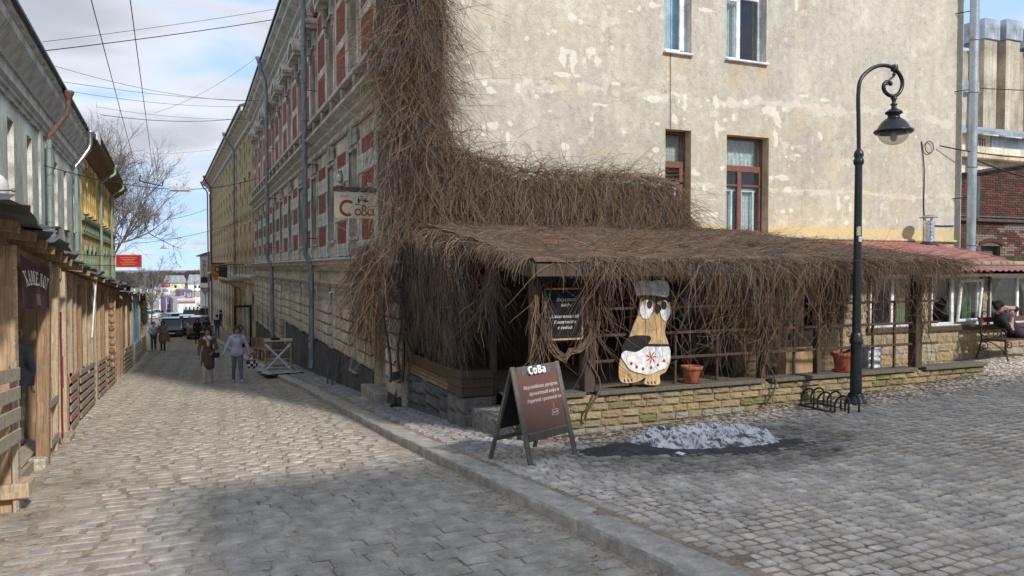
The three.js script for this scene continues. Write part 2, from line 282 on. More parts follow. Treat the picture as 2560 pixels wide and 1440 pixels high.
{
  // square of small cube setts, laid in straight courses
  const r = rng(5), bedH = (x, z) => gp(x, z) - .010 + .016 * fbm(x * .9 + 70, z * .9 + 50, 3) + .006 * sm(5.2, 3.4, x) * sm(-7, -3, z);
  const plaza = struct('square', sheet(2.9, 26, 6, -15, 90, 80, bedH), mDirt);
  const rows = []; let z = -1.2;
  while (z > -13.2) {
    const d = .105 + .03 * r(); let x = kerbX(z) + kerbW(z) + .02 + .04 * r();
    const right = 25;
    while (x < right) {
      let w = .10 + .05 * r(); const zz = z - d / 2 + .05 * Math.sin(x * .8 + z * .3) + .02 * (vn(x * 2.5, z * 2.5) - .5);
      const inTerrace = zz < -9.25 && x > 4.1 && x < 13.2, front = zz < -8.6 && x < 4.3, far = zz < -10.75 && x > 13;
      if (!inTerrace && !front && !far && x < 6 + 1.35 * -z + 6) rows.push([x + w / 2, zz, w - .013 - .010 * r(), d - .012 - .010 * r()]);
      x += w;
    }
    z -= d;
  }
  const soot = (x, z) => { const a = Math.hypot((x - 5.6 + .25 * (z + 6.9)) / 1.9, (z + 6.9) / 1.25) + .5 * (fbm(x * 2 + 5, z * 2 + 8, 4) - .5); return sm(1.15, .7, a); };
  paving(plaza, 'cube_sett', rows, (x, z) => gp(x, z) + .008, (x, z, r) => { let k = .41 + .07 * r(), h = r(); k *= .8 + .45 * fbm(x * .6 + 13, z * .6 + 4, 3); k *= 1 - .68 * soot(x, z) * (.5 + .5 * r()); return h < .4 ? [k * 1.13, k * .97, k * .77] : h < .8 ? [k * 1.10, k * .965, k * .80] : [k * .95, k * .84, k * .70]; }, r, true);
}
{
  // pavement of small rectangular blocks between kerb and houses
  const r = rng(6);
  const wk = struct('pavement', sheet(0, 0, -8.4, -112, 6, 240, (x, z) => gp(x, z) - .008 + .010 * fbm(x * 1.2, z * 1.2 + 50, 3), (t, z) => mix(kerbX(z) + .22, 4.4, t)), mDirt);
  const rows = []; let z = -8.55;
  while (z > -30) {
    const d = .10 + .015 * r(); let x = kerbX(z) + kerbW(z) + .03 + .1 * r();
    while (x < 4.05) { const w = .19 + .03 * r(); rows.push([x + w / 2, z - d / 2 + .02 * Math.sin(x + z), w - .014, d - .014]); x += w; }
    z -= d;
  }
  paving(wk, 'pavement_block', rows, (x, z) => gp(x, z) + .008, (x, z, r) => { const k = (.29 + .07 * r()) * (.8 + .45 * fbm(x + 13, z + 4, 3)); return [k * 1.03, k * .96, k * .9]; }, r, false);
}
{
  // granite kerb, stone by stone
  const r = rng(8), kerb = new THREE.Group(); kerb.name = 'kerb'; kerb.userData.kind = 'structure'; scene.add(kerb);
  let z = -.4;
  while (z > -58) {
    const L = 1.1 + 1.1 * r(), z1 = z - L, n = Math.max(2, Math.round(L / .28)), P = [], I = [];
    const prof = [[-.005, -.16], [0, .098], [.012, .118], [.03, .127], [.22, .132], [.43, .130], [.455, .122], [.46, -.1]], wx = (r() - .5) * .02, wy = (r() - .5) * .012;
    for (let j = 0; j <= n; j++) { const zz = mix(z - .006, z1 + .006, j / n), e = (j === 0 || j === n) ? .006 : 0; prof.forEach(([px, py], q) => { const jit = (fbm(px * 9 + 3, zz * 5 + q * .7, 3) - .5) * .024; P.push(kerbX(zz) + px * kerbW(zz) / .46 + wx + (q < 3 ? jit : 0) + (q === 0 || q === 7 ? 0 : e * (px < .2 ? 1 : -1)), gs(2.7, zz) + py + wy + (q > 0 && q < 7 ? jit * .35 - e : 0), zz); }); }
    const m = prof.length; for (let j = 0; j < n; j++) for (let q = 0; q < m - 1; q++) { const a = j * m + q; I.push(a, a + m, a + 1, a + 1, a + m, a + m + 1); }
    for (let q = 1; q < m - 1; q++) { I.push(0, q, q + 1); const b = n * m; I.push(b, b + q + 1, b + q); }
    const g = new THREE.BufferGeometry(); g.setAttribute('position', new THREE.Float32BufferAttribute(P, 3)); g.setIndex(I.reverse());
    mesh('kerb_stone', fin(g), r() < .5 ? M.granite : M.granite2, kerb);
    z = z1;
  }
}
// ---------------------------------------------------------------- tall house with the bare gable and the red-panelled street front
const XF = 3.75, ZG = -14.2, XE = 19.49, ZE = -49.3;
const holeRect = (a, b, c, d) => { const h = new THREE.Path(); h.moveTo(a, b); h.lineTo(c, b); h.lineTo(c, d); h.lineTo(a, d); h.closePath(); return h; };
// window in an opening that faces +z: parts under one named window
function windowZ(parent, x0, y0, x1, y1, z, fm, bars, o = {}) {
  const t = o.t || .07, w = new THREE.Group(); w.name = 'window'; parent.add(w);
  const fr = [cb(x0, y0, z - .06, x0 + t, y1, z, .008), cb(x1 - t, y0, z - .06, x1, y1, z, .008), cb(x0 + t, y1 - t, z - .06, x1 - t, y1, z, .008), cb(x0 + t, y0, z - .06, x1 - t, y0 + t, z, .008)];
  for (const [a, b, c, d] of bars) fr.push(cb(x0 + a, y0 + b, z - .05, x0 + c, y0 + d, z + .004, .008));
  mesh('frame', fr, fm, w);
  mesh('pane', bx(x0 + t * .6, y0 + t * .6, z - .034, x1 - t * .6, y1 - t * .6, z - .030), M.pane, w);
  return w;
}
function drape(x0, x1, y0, y1, z, amp, n, bow = 0) { // curtain with folds; bow > 0 ties it toward x0, < 0 toward x1
  const nx = n * 6, ny = 10, P = [], I = [];
  for (let j = 0; j <= ny; j++) for (let i = 0; i <= nx; i++) { const t = j / ny, e = Math.abs(bow) * (1 - Math.pow(1 - t, 2.2)) ; const s = i / nx, q = bow >= 0 ? s * (1 - e) : 1 - (1 - s) * (1 - e); P.push(mix(x0, x1, q), mix(y1, y0, t), z + amp * Math.sin(i / 6 * 6.283) * (1 - .3 * e)); }
  for (let j = 0; j < ny; j++) for (let i = 0; i < nx; i++) { const a = j * (nx + 1) + i; I.push(a, a + nx + 1, a + 1, a + 1, a + nx + 1, a + nx + 2); }
  const g = new THREE.BufferGeometry(); g.setAttribute('position', new THREE.Float32BufferAttribute(P, 3)); g.setIndex(I); g.computeVertexNormals(); return fin(g, true);
}
{
  const H = thing('corner_tenement', 'three storey corner house with bare peeling gable and red brick panels along its street front', 'building');
  // weathered gable plaster: a map of this one wall, in metres
  const PT = [5.04,4.07,.12,.05,7.45,5.26,.10,.08,7.63,5.18,.06,.06,7.04,4.92,.08,.04,6.88,4.85,.04,.03,6.39,4.69,.05,.05,5.69,4.35,.04,.03,7.24,4.38,.07,.21,7.47,4.37,.06,.21,7.34,4.54,.12,.05,7.30,4.04,.21,.05,5.48,3.70,.06,.06,5.63,3.56,.08,.06,6.20,3.72,.06,.07,6.23,3.60,.04,.05,6.96,3.65,.05,.04,6.62,3.52,.04,.04,5.46,2.73,.07,.13,5.63,2.84,.10,.06,5.98,2.58,.05,.10,6.03,2.92,.05,.04,5.85,2.74,.04,.03,7.24,2.54,.11,.06,6.94,3.26,.05,.02,7.88,4.60,.15,.11,8.04,4.43,.08,.13,7.75,4.40,.05,.07,8.85,5.57,.10,.05,9.09,5.67,.06,.08,9.48,5.79,.14,.05,10.92,5.87,.22,.04,13.55,6.37,.05,.10,9.36,3.73,.24,.09,10.07,3.89,.13,.04,10.32,3.71,.05,.16,10.16,3.73,.04,.05,11.18,3.82,.08,.16,11.42,3.76,.06,.09,10.96,3.82,.07,.05,10.74,3.66,.06,.05,12.07,3.87,.07,.07,12.74,3.73,.16,.09,13.00,3.53,.11,.14,12.96,3.09,.06,.21,13.21,3.79,.06,.06,10.03,3.33,.08,.11,9.58,3.20,.06,.04,10.30,3.34,.04,.04,11.44,3.42,.06,.04,11.68,3.49,.04,.06,11.21,3.13,.05,.17,11.35,3.18,.14,.04,9.55,2.61,.08,.04,10.63,2.13,.12,.06,11.36,2.31,.05,.04,10.87,1.79,.04,.06,11.08,1.56,.15,.02,10.92,1.21,.18,.04,11.20,1.23,.06,.07,13.19,1.34,.09,.05,13.45,1.37,.10,.06,13.33,1.87,.11,.05,13.63,2.73,.10,.04,13.27,2.67,.04,.03,13.37,2.45,.04,.04,13.48,2.89,.04,.04,13.13,2.16,.22,.06,12.68,4.85,.06,.05,17.71,3.45,.04,.04,14.98,1.64,.05,.15,15.29,1.75,.16,.04,15.39,1.50,.04,.12,15.28,1.15,.07,.08,17.04,1.22,.04,.08,14.36,3.24,.07,.10,8.13,3.49,.15,.03,8.73,2.95,.05,.04,7.93,3.15,.04,.04,8.52,3.97,.10,.03,14.48,4.14,.17,.04,13.83,4.18,.13,.04,9.14,2.19,.05,.05,8.42,4.73,.05,.03];
  const GW = 17, GH = 10.6, gx0 = 3.2, gy0 = -1.5, TW = 2048, TH = 1280, mask = new Float32Array(TW * TH);
  for (let k = 0; k < PT.length; k += 4) {
    const [cx, cy, a, b] = PT.slice(k, k + 4), i0 = Math.floor((cx - 2.2 * a - gx0) / GW * TW), i1 = Math.ceil((cx + 2.2 * a - gx0) / GW * TW), j0 = Math.floor((cy - 2.2 * b - gy0) / GH * TH), j1 = Math.ceil((cy + 2.2 * b - gy0) / GH * TH);
    for (let j = Math.max(0, j0); j <= Math.min(TH - 1, j1); j++) for (let i = Math.max(0, i0); i <= Math.min(TW - 1, i1); i++) {
      const x = gx0 + i / TW * GW, y = gy0 + j / TH * GH, n = fbm(x * 7 + k, y * 7 + k * .3, 4) - .5, d = Math.hypot((x - cx) / a, (y - cy) / b) + n * 2.4;
      mask[j * TW + i] = Math.max(mask[j * TW + i], sm(1.12, .86, d));
    }
  }
  const gTex = tex(TW, TH, (u, v) => {
    const x = gx0 + u * GW, y = gy0 + v * GH, i = Math.min(TW - 1, Math.floor(u * TW)), j = Math.min(TH - 1, Math.floor(v * TH));
    const big = fbm(x * .35 + 3, y * .45 + 8, 4), mid = fbm(x * 1.3 + 30, y * 1.1, 5), fine = fbm(x * 9, y * 9, 4), str = fbm(x * 7, y * .8 + 4, 4), grit = vn(x * 46, y * 46);
    let k = .765 + .10 * (mid - .5) + .08 * (big - .5) + .12 * (fine - .5) + .09 * (str - .5) + .06 * (grit - .5);
    let r = k * 1.0, g = k * .96, b = k * .87;
    // greyer sooty upper field, warm cream lower field
    const soot = sm(.42, .62, fbm(x * .5 + 50, y * .35 + 2, 4)); r -= .022 * soot; g -= .020 * soot; b -= .008 * soot;
    const warm = sm(.45, .60, fbm(x * .42 + 9, y * .6 + 70, 4)) * sm(2.6, .9, y + (mid - .5)); r += .03 * warm; g += .022 * warm; b -= .015 * warm;
    // flaked whitewash along two floor lines
    for (const [yl, w, s] of [[3.80 + .02 * (x - 9), .12, .58], [1.88, .07, .63]]) { const q = Math.abs(y - yl + .25 * (fbm(x * .8 + yl, 3.3, 3) - .5)) / w + 2.2 * (fbm(x * 4.5 + yl * 9, y * 6, 4) - .5) * 1.4; const m = sm(1.0, .55, q) * sm(s - .16, s + .03, fbm(x * 2.3 + yl, y * 3, 3) + .12); r = mix(r, .90, m * .5); g = mix(g, .87, m * .5); b = mix(b, .79, m * .5); }
    // small flakes
    const fl = sm(.735, .77, fbm(x * 3.4 + 11, y * 3.4 + 5, 4)); r = mix(r, .90, fl * .45); g = mix(g, .87, fl * .45); b = mix(b, .80, fl * .45);
    // ochre stains and hairline cracks
    const oc = sm(.66, .74, fbm(x * 1.1 + 77, y * 1.6 + 31, 4)) * .2; r = mix(r, .80, oc); g = mix(g, .70, oc); b = mix(b, .50, oc);
    const ck = Math.abs(fbm(x * .9 + 5, y * .9 + 60, 5) - .5); if (ck < .0035) { r *= .92; g *= .91; b *= .89; }
    const ck2 = Math.abs(fbm(x * 2.1 + 51, y * 2.1 + 6, 4) - .5); if (ck2 < .004 && mid > .5) { r *= .88; g *= .87; b *= .85; }
    const m = mask[j * TW + i]; r = mix(r, .93, m * .66); g = mix(g, .912, m * .66); b = mix(b, .85, m * .66);
    // rust and lime washed down below the upper sills
    for (const [wa, wb] of [[9.7, 10.6], [11.4, 12.75]]) if (x > wa && x < wb && y < 4.8 && y > 3.9) { const q = sm(.42, .62, fbm(x * 5, y * .9 + wa, 4)) * sm(3.95, 4.75, y + .4 * (str - .5)) * .5; r = mix(r, .80, q); g = mix(g, .69, q); b = mix(b, .50, q); }
    // yellow band along the foot of the wall
    if (y < .98 + .05 * (fine - .5)) { const t = y > .84 ? 1 : .45; r = mix(r, .84, t); g = mix(g, .75, t); b = mix(b, .53, t); }
    return [r, g, b];
  });
  gTex.wrapS = gTex.wrapT = THREE.ClampToEdgeWrapping; gTex.repeat.set(1 / GW, 1 / GH); gTex.offset.set(-gx0 / GW, -gy0 / GH);
  const mGable = new THREE.MeshStandardMaterial({ map: gTex, roughness: .93, bumpMap: rep(bMottle, .4), bumpScale: .012 });
  const wins = [[9.76, 4.80, 10.50, 7.6], [11.46, 4.82, 12.66, 7.6], [9.79, .80, 10.51, 3.11], [11.49, .80, 12.76, 3.10]];
  { const s = poly([[XF, -3.4], [XE, -3.0], [XE, 9.55], [(XF + XE) / 2, 13.0], [XF, 9.55]]); for (const w of wins) s.holes.push(holeRect(...w)); mesh('gable_wall', ext(s, .5).translate(0, 0, ZG - .5), mGable, H); }
  // reveals, windows and what stands behind the panes
  wins.forEach(([x0, y0, x1, y1], k) => {
    const rv = k > 1 ? M.ochre : mat([.56, .53, .47], { t: tStain, s: .5 }), zr = ZG - .30;
    mesh('window_reveal', [bx(x0 - .001, y0, zr, x0 + .012, y1, ZG + .003), bx(x1 - .012, y0, zr, x1 + .001, y1, ZG + .003), bx(x0 + .012, y1 - .012, zr, x1 - .012, y1 + .001, ZG + .003)], rv, H);
    const w = x1 - x0, h = y1 - y0;
    if (k < 2) {
      windowZ(H, x0 + .012, y0 + .02, x1 - .012, y1 - .012, ZG - .20, M.frameWhite, k ? [[.07, 1.5, w - .09, 1.56], [.48, .07, .56, 1.5], [.07, .05, .48, .11], [.45, .07, .50, 1.5], [.07, 1.42, .5, 1.5]] : [[.07, .05, w - .1, .13], [w - .2, .07, w - .09, h - .1]], { t: .075 });
      mesh('window_sill', cb(x0 - .02, y0 - .03, ZG - .2, x1 + .02, y0 + .018, ZG + .09, .006), M.frameWhite, H);
      if (k) { mesh('curtain', drape(x0 + .02, x0 + .62, y0 + .1, y1, ZG - .40, .02, 7, 0), M.lace, H); }
      else mesh('window_blind', cb(x0 + .02, y0 + .05, ZG - .42, x1 - .02, y1, ZG - .40, .003), mat([.50, .58, .66], { rough: .8 }), H);
    } else {
      const W = w - .02; // old brown casement: transom light above, small vent lights, two tall leaves
      const bars = k === 2 ? [[.05, 1.45, W, 1.60], [.05, 1.08, W, 1.14], [W - .16, .05, W - .06, 1.45]] : [[.05, 1.45, W, 1.60], [.50, .05, .62, 1.45], [.05, 1.10, .5, 1.15], [.62, 1.10, W, 1.15], [.05, .05, .10, 1.45], [W - .1, .05, W - .05, 1.45]];
      windowZ(H, x0 + .012, y0 + .02, x1 - .012, y1 - .012, ZG - .22, M.frameBrown, bars, { t: .06 });
      mesh('inner_window', (k === 2 ? [[.05, .1], [.48, .53]] : [[.12, .17], [.40, .45], [.68, .73], [1.05, 1.10]]).map(([a, b]) => bx(x0 + a, y0 + .08, ZG - .36, x0 + b, y0 + 1.02, ZG - .32)).concat([bx(x0 + .1, y0 + 1.02, ZG - .36, x1 - .1, y0 + 1.07, ZG - .32)]), M.frameWhite, H);
      if (k === 3) { mesh('curtain', drape(x0 + .03, x0 + .5, y0 + .05, y0 + 1.1, ZG - .44, .02, 6), M.lace, H); mesh('curtain', drape(x1 - .5, x1 - .04, y0 + .05, y0 + 1.1, ZG - .44, .02, 6, 0), M.lace, H); }
      mesh('curtain', drape(x0 + .03, x1 - .03, y0 + 1.5, y1 - .06, ZG - .44, .02, 10), M.lace, H);
      mesh('room_back', bx(x0 - .4, y0 - .2, ZG - 1.5, x1 + .4, y1 + .2, ZG - 1.45), M.room, H);
    }
  });
  // street wall with its openings
  const axes = []; for (let k = 0; k < 11; k++) axes.push(1.15 + 3.17 * k); // metres from the corner
  const L = ZG - ZE, sw = poly([[.5, -5.6], [L, -5.6], [L, 9.5], [.5, 9.5]]), arch = (c, w, y0, y1) => { const h = new THREE.Path(); h.moveTo(c - w, y0); h.lineTo(c + w, y0); h.lineTo(c + w, y1 - w); h.absarc(c, y1 - w, w, 0, Math.PI, false); h.closePath(); return h; };
  for (const c of axes) { sw.holes.push(holeRect(c - .55, 4.75, c + .55, 7.05)); sw.holes.push(holeRect(c - .52, .75, c + .52, 2.85)); }
  sw.holes.push(holeRect(1.0, -2.75, 2.35, -.85)); // doorway
  for (let k = 1; k < 11; k++) sw.holes.push(arch(axes[k], .36, k === 1 ? -2.55 : -2.25 - (k > 5 ? .9 : 0), -.72));
  mesh('street_wall', ext(sw, .45, 0, 6).rotateY(Math.PI / 2).translate(XF, 0, ZG), M.plasterBeige, H);
  mesh('inner_wall', bx(XF + 1.6, -5, ZE + .5, XF + 1.65, 9.3, ZG - .6), M.room, H);
  const fb = (s0, y0, s1, y1, o0, o1, c = 0) => c ? cb(XF - o1, y0, ZG - s1, XF - o0, y1, ZG - s0, c) : bx(XF - o1, y0, ZG - s1, XF - o0, y1, ZG - s0);
  mesh('rear_wall', [bx(XE - .5, -4, ZE, XE, 9.5, ZG - .5), bx(XF + .45, -5.5, ZE, XE - .5, 9.5, ZE + .4)], M.plasterGrey, H);
  { const xm = (XF + XE) / 2, s = new THREE.Shape(); [[XF - .72, 9.52], [XF - .72, 9.62], [xm, 13.25], [XE + .5, 9.62], [XE + .5, 9.52], [xm, 13.12]].forEach(([a, b], i) => i ? s.lineTo(a, b) : s.moveTo(a, b)); mesh('roof', ext(s, ZG - ZE + .3).translate(0, 0, ZE - .15), M.roofMetal, H); }
  // skins of the two upper floors, laid between openings
  const second = M.plasterGrey, third = M.plasterPink;
  for (let k = -1; k < 11; k++) {
    const a = k < 0 ? 0 : axes[k] + .55, b = k < 10 ? axes[k + 1] - .55 : L, w = b - a; if (w < .1) continue;
    mesh('pier_plaster', [fb(a, 4.72, b, 7.75, .002, .05)], third, H);
    mesh('pier_plaster', [fb(a + .03, .3, b - .03, 3.0, .002, .05)], second, H);
    const p0 = a + (k < 0 ? .08 : .45), p1 = b - (k === 10 ? .3 : .45);
    // second floor: white blocks proud, red panels between
    for (const [y0, y1] of [[.28, .62], [1.22, 1.62], [2.20, 2.62]]) { mesh('quoin_block', fb(a + .02, y0, Math.min(a + .72, b), y1, .05, .082, .008), M.quoin, H); if (w > 1.5) mesh('quoin_block', fb(b - .72, y0, b - .02, y1, .05, .082, .008), M.quoin, H); if (w > 1.5) mesh('quoin_block', fb(a + .74, y0 + .02, b - .74, y1 - .02, .05, .068, .006), M.quoin, H); }
    for (const [y0, y1] of [[.64, 1.20], [1.64, 2.18], [2.64, 2.98]]) if (p1 - p0 > .3) { const m = p1 - p0 > 1.2 ? [[p0 - .25, p0 + .46], [p1 - .46, p1 + .25]] : [[p0, p1]]; for (const [q0, q1] of m) mesh('brick_panel', fb(q0, y0, q1, y1, .05, .060), M.brickPanel, H); }
    // third floor: red panels in pale frames
    for (const [y0, y1] of [[4.80, 5.72], [5.98, 6.90], [7.1, 7.62]]) if (p1 - p0 > .3) { const m = p1 - p0 > 1.2 ? [[p0 - .30, p0 + .50], [p1 - .50, p1 + .30]] : [[p0, p1]]; for (const [q0, q1] of m) { mesh('brick_panel', fb(q0, y0, q1, y1, .05, .060), M.brickPanel, H); } }
  }
  axes.forEach((c, k) => {
    for (const [y0, y1, hw] of [[4.75, 7.05, .55], [.75, 2.85, .52]]) {
      const up = y0 > 3, wg = new THREE.Group(); wg.name = 'window'; H.add(wg);
      const white = up && k === 1 ? M.frameWhite : M.frameOld, f = .22, t = .06;
      mesh('frame', [fb(c - hw, y0, c - hw + t, y1, -f - .05, -f), fb(c + hw - t, y0, c + hw, y1, -f - .05, -f), fb(c - hw + t, y0, c + hw - t, y0 + t, -f - .05, -f), fb(c - hw + t, y1 - t, c + hw - t, y1, -f - .05, -f), fb(c - .03, y0 + t, c + .03, y1 - t, -f - .05, -f + .01), fb(c - hw + t, y1 - .75, c + hw - t, y1 - .68, -f - .05, -f + .01)], white, wg);
      mesh('pane', fb(c - hw + .03, y0 + .03, c + hw - .03, y1 - .03, -f - .034, -f - .030), M.pane, wg);
      mesh('sill', fb(c - hw - .08, y0 - .09, c + hw + .08, y0, -.2, .10, .01), M.cornice, H);
      mesh('window_surround', [fb(c - hw - .13, y0, c - hw, y1 + .1, .05, .075, .006), fb(c + hw, y0, c + hw + .13, y1 + .1, .05, .075, .006), fb(c - hw, y1, c + hw, y1 + .1, .05, .075, .006)], up ? third : second, H);
    }
    // keystones over the second floor, consoles and pediments over the third
    for (let q = -2; q <= 2; q++) mesh('keystone', fb(c + q * .21 - .075, 2.97, c + q * .21 + .075, 3.36 + (q ? 0 : .06), .05, .10 + (q ? 0 : .03), .01), M.cornice, H);
    for (const s of [-1, 1]) { mesh('console', fb(c + s * .58 - .1, 6.9, c + s * .58 + .1, 7.4, .05, .18, .02), M.cornice, H); for (let q = 0; q < 3; q++) mesh('console', fb(c + s * .58 - .02 - (q - 1) * .12 * 0 + (q - 1) * .06, 6.62, c + s * .58 + .02 + (q - 1) * .06, 6.9, .05, .12, .008), M.cornice, H); }
    const pd = new THREE.Group(); pd.name = 'pediment'; H.add(pd);
    mesh('pediment_base', fb(c - .82, 7.40, c + .82, 7.54, .05, .38, .015), M.cornice, pd);
    if (k % 2) { const s = poly([[-.85, 0], [.85, 0], [.85, .10], [0, .62], [-.85, .10]]); s.holes.push((() => { const h = new THREE.Path(); h.moveTo(-.55, .10); h.lineTo(.55, .10); h.lineTo(0, .44); h.closePath(); return h; })()); mesh('pediment_rim', ext(s, .36).rotateY(Math.PI / 2).translate(XF - .40, 7.545, ZG - c), M.cornice, pd); mesh('tympanum', fb(c - .6, 7.545, c + .6, 7.95, .05, .12), M.brickPanel, pd); }
    else { const s = new THREE.Shape(); s.moveTo(.85, 0); s.absarc(0, -.28, .90, .30, Math.PI - .30, false); s.lineTo(-.85, 0); s.lineTo(-.62, .02); s.absarc(0, -.28, .70, Math.PI - .45, .45, true); s.lineTo(.62, .02); s.closePath(); mesh('pediment_rim', ext(s, .36, 0, 10).rotateY(Math.PI / 2).translate(XF - .40, 7.545, ZG - c), M.cornice, pd); mesh('tympanum', fb(c - .55, 7.545, c + .55, 7.85, .05, .12), M.cornice, pd); }
  });
  // cornices run the length of the front
  const run = (name, prof, m) => mesh(name, sweepZ(prof.map(([o, y]) => [XF - o, y]), ZE, ZG), m, H);
  run('eaves_cornice', [[.05, 8.45], [.12, 8.5], [.12, 8.72], [.24, 8.80], [.24, 8.95], [.5, 9.12], [.5, 9.25], [.66, 9.36], [.66, 9.5], [.05, 9.5]], M.cornice);
  run('frieze', [[.05, 7.98], [.09, 7.98], [.09, 8.44], [.05, 8.44]], M.plasterPink);
  run('floor_cornice', [[.05, 3.42], [.10, 3.46], [.10, 3.58], [.22, 3.68], [.22, 3.78], [.42, 3.88], [.42, 3.96], [.05, 4.02]], M.cornice);
  run('sill_course', [[.05, 4.56], [.2, 4.58], [.2, 4.68], [.05, 4.71]], M.cornice);
  run('storey_cornice', [[.05, -.12], [.10, -.10], [.16, 0], [.26, .08], [.26, .16], [.34, .20], [.05, .27]], M.cornice);
  run('architrave', [[0, -.55], [.06, -.54], [.06, -.49], [.1, -.47], [.1, -.42], [0, -.40]], M.cornice);
  for (let k = 0; k < 22; k++) { const s = .5 + 1.585 * k; if (s + .5 < L) { mesh('console', fb(s, 4.04, s + .16, 4.55, .05, .17, .015), M.cornice, H); mesh('brick_panel', fb(s + .35, 4.12, s + 1.35, 4.48, .05, .07), M.brickPanel, H); mesh('brick_panel', fb(s + .2, 8.04, s + 1.0, 8.38, .09, .105), M.brickPanel, H); } }
  // rusticated ground floor: courses of blocks with undercut joints, flutes over them, dark plinth
  const block = (s0, s1, y0, y1) => ext(poly([[0, y0 + .05], [.075, y0 + .015], [.09, y0 + .05], [.09, y1 - .01], [.075, y1], [0, y1]].map(([o, y]) => [-o, y])), s1 - s0).translate(XF, 0, ZG - s1);
  for (let k = 0; k < 11; k++) {
    const a = k === 0 ? 2.42 : axes[k] + .42, b = k < 10 ? axes[k + 1] - .42 : L - .05, low = k > 5 ? -3.3 : -2.3, n = Math.round((-.95 - low) / .31);
    for (let j = 0; j < n; j++) { const y0 = low + j * .31; mesh('rusticated_block', block(a + .02, b - .02, y0 + .012, y0 + .31 - .012), M.plasterBeige, H); }
    for (let q = 0; q < 7; q++) mesh('flute', fb(a + .05 + q * (b - a - .1) / 7, -.93, a + .05 + (q + .82) * (b - a - .1) / 7, -.57, 0, .07, .015), M.plasterBeige, H);
    if (k) { const c = axes[k], t = new THREE.TorusGeometry(.42, .05, 6, 12, Math.PI).rotateY(Math.PI / 2).translate(XF - .02, -1.08, ZG - c); mesh('arch_moulding', fin(t, true), M.cornice, H);
      mesh('niche_back', fb(c - .37, -3.4, c + .37, -.7, -.24, -.20), M.plasterBeige, H); mesh('window_pane', fb(c - .26, -1.35, c + .26, -.75, -.20, -.185), mat([.02, .02, .022], { t: null, rough: .15 }), H); mesh('sill', fb(c - .42, (k === 1 ? -2.6 : -2.3 - (k > 5 ? .9 : 0)), c + .42, (k === 1 ? -2.55 : -2.25 - (k > 5 ? .9 : 0)), -.2, .12, .008), M.zinc, H); }
  }
  { const n = []; for (let j = 0; j < 6; j++) n.push(block(.04, .96, -2.3 + j * .31 - .25, -2.3 + (j + 1) * .31 - .27)); n.forEach(q => mesh('rusticated_block', q, M.plasterBeige, H)); }
  for (const [a, b, y] of [[2.4, 8.0, -2.32], [8.0, 19, -2.34], [19, L, -3.32], [.02, .98, -2.56]]) mesh('plinth', fb(a, -5.6, b, y, 0, .045), M.plinth, H);
  // doorway: panelled reveal, door leaf, steps
  mesh('door_reveal', [bx(XF + .002, -2.75, ZG - 1.012, XF + .45, -.85, ZG - 1.001), bx(XF + .002, -2.75, ZG - 2.349, XF + .45, -.85, ZG - 2.335), bx(XF + .002, -.862, ZG - 2.33, XF + .45, -.851, ZG - 1.02)], M.ochre, H);
  { const d = new THREE.Group(); d.name = 'door'; H.add(d); mesh('leaf', fb(1.02, -2.6, 2.33, -.87, -.44, -.38), M.darkWood, d); mesh('door_panel', [fb(1.12, -1.65, 1.62, -1.0, -.38, -.36, .008), fb(1.74, -1.65, 2.24, -1.0, -.38, -.36, .008), fb(1.12, -2.5, 1.62, -1.75, -.38, -.36, .008), fb(1.74, -2.5, 2.24, -1.75, -.38, -.36, .008)], M.darkWood, d); }
  mesh('step', fb(1.0, -2.9, 2.5, -2.6, -.4, .28, .012), M.granite, H);
  mesh('step', fb(.75, -3.1, 2.2, -2.83, .03, .62, .012), M.granite, H);
  const mPaper = mat([.5, .52, .5], { t: tRough, s: 4, side: true });
  // downpipes on the street front
  for (const s of [9.95, 22.4]) {
    const p = new THREE.Group(); p.name = 'downpipe'; H.add(p); const z = ZG - s, gz = gp(3, z), x = XF - .27;
    mesh('pipe', [tube([[XF - .74, 9.42, z], [XF - .70, 9.2, z], [XF - .5, 8.6, z], [x - .2, 8.2, z], [x - .17, 7.9, z]], .085, 10), bar([x - .17, 8.0, z], [x - .17, .5, z], .085, .085, 12), tube([[x - .17, .52, z], [x - .17, .42, z], [x - .02, .12, z], [x, 0, z], [x, -.2, z]], .085, 10), bar([x, -.1, z], [x, gz + .5, z], .085, .085, 12), tube([[x, gz + .55, z], [x, gz + .4, z], [x - .02, gz + .25, z]], .095, 10, 6)], M.pipe, p);
    mesh('hopper', lathe([[.10, 0], [.11, .1], [.17, .24], [.17, .30], [.12, .30]], 12).translate(XF - .74, 9.36, z), M.pipe, p);
    for (let y = -1.2; y < 8; y += 1.15) mesh('pipe_joint', lathe([[.085, -.02], [.1, -.015], [.1, .015], [.085, .02]], 12).translate(y > .4 ? x - .17 : x, y, z), M.pipe, p);
    [0, 1, 2, 3, 4].forEach(i => { const a0 = 3.3 + i * .35, g = new THREE.CylinderGeometry(.0875, .0875, .12 + .05 * (i % 3), 6, 1, true, a0, .9); mesh('paper_scrap', fin(g, true).translate(x, -1.6 - i * .21, z), mPaper, p); });
    for (let y = .9; y < 8; y += 2.3) mesh('bracket', bar([x - .1, y, z], [XF, y, z - .02], .012), M.iron, p);
  }
  // yard-side pipe at the gable's right edge, standing off the wall
  { const p = new THREE.Group(); p.name = 'gable_downpipe'; H.add(p); const x = 19.45, z = ZG + .33; mesh('pipe', bar([x, -2, z], [x, 9.4, z], .115, .115, 14), M.zinc, p); for (const y of [.6, 2.7, 4.7, 6.1, 7.5]) mesh('pipe_joint', lathe([[.115, -.02], [.13, -.015], [.13, .015], [.115, .02]], 14).translate(x, y, z), M.zinc, p); for (const y of [1.9, 4.8, 6.9]) mesh('bracket', bar([x, y, z], [x - .3, y - .03, ZG], .012), M.iron, p); }
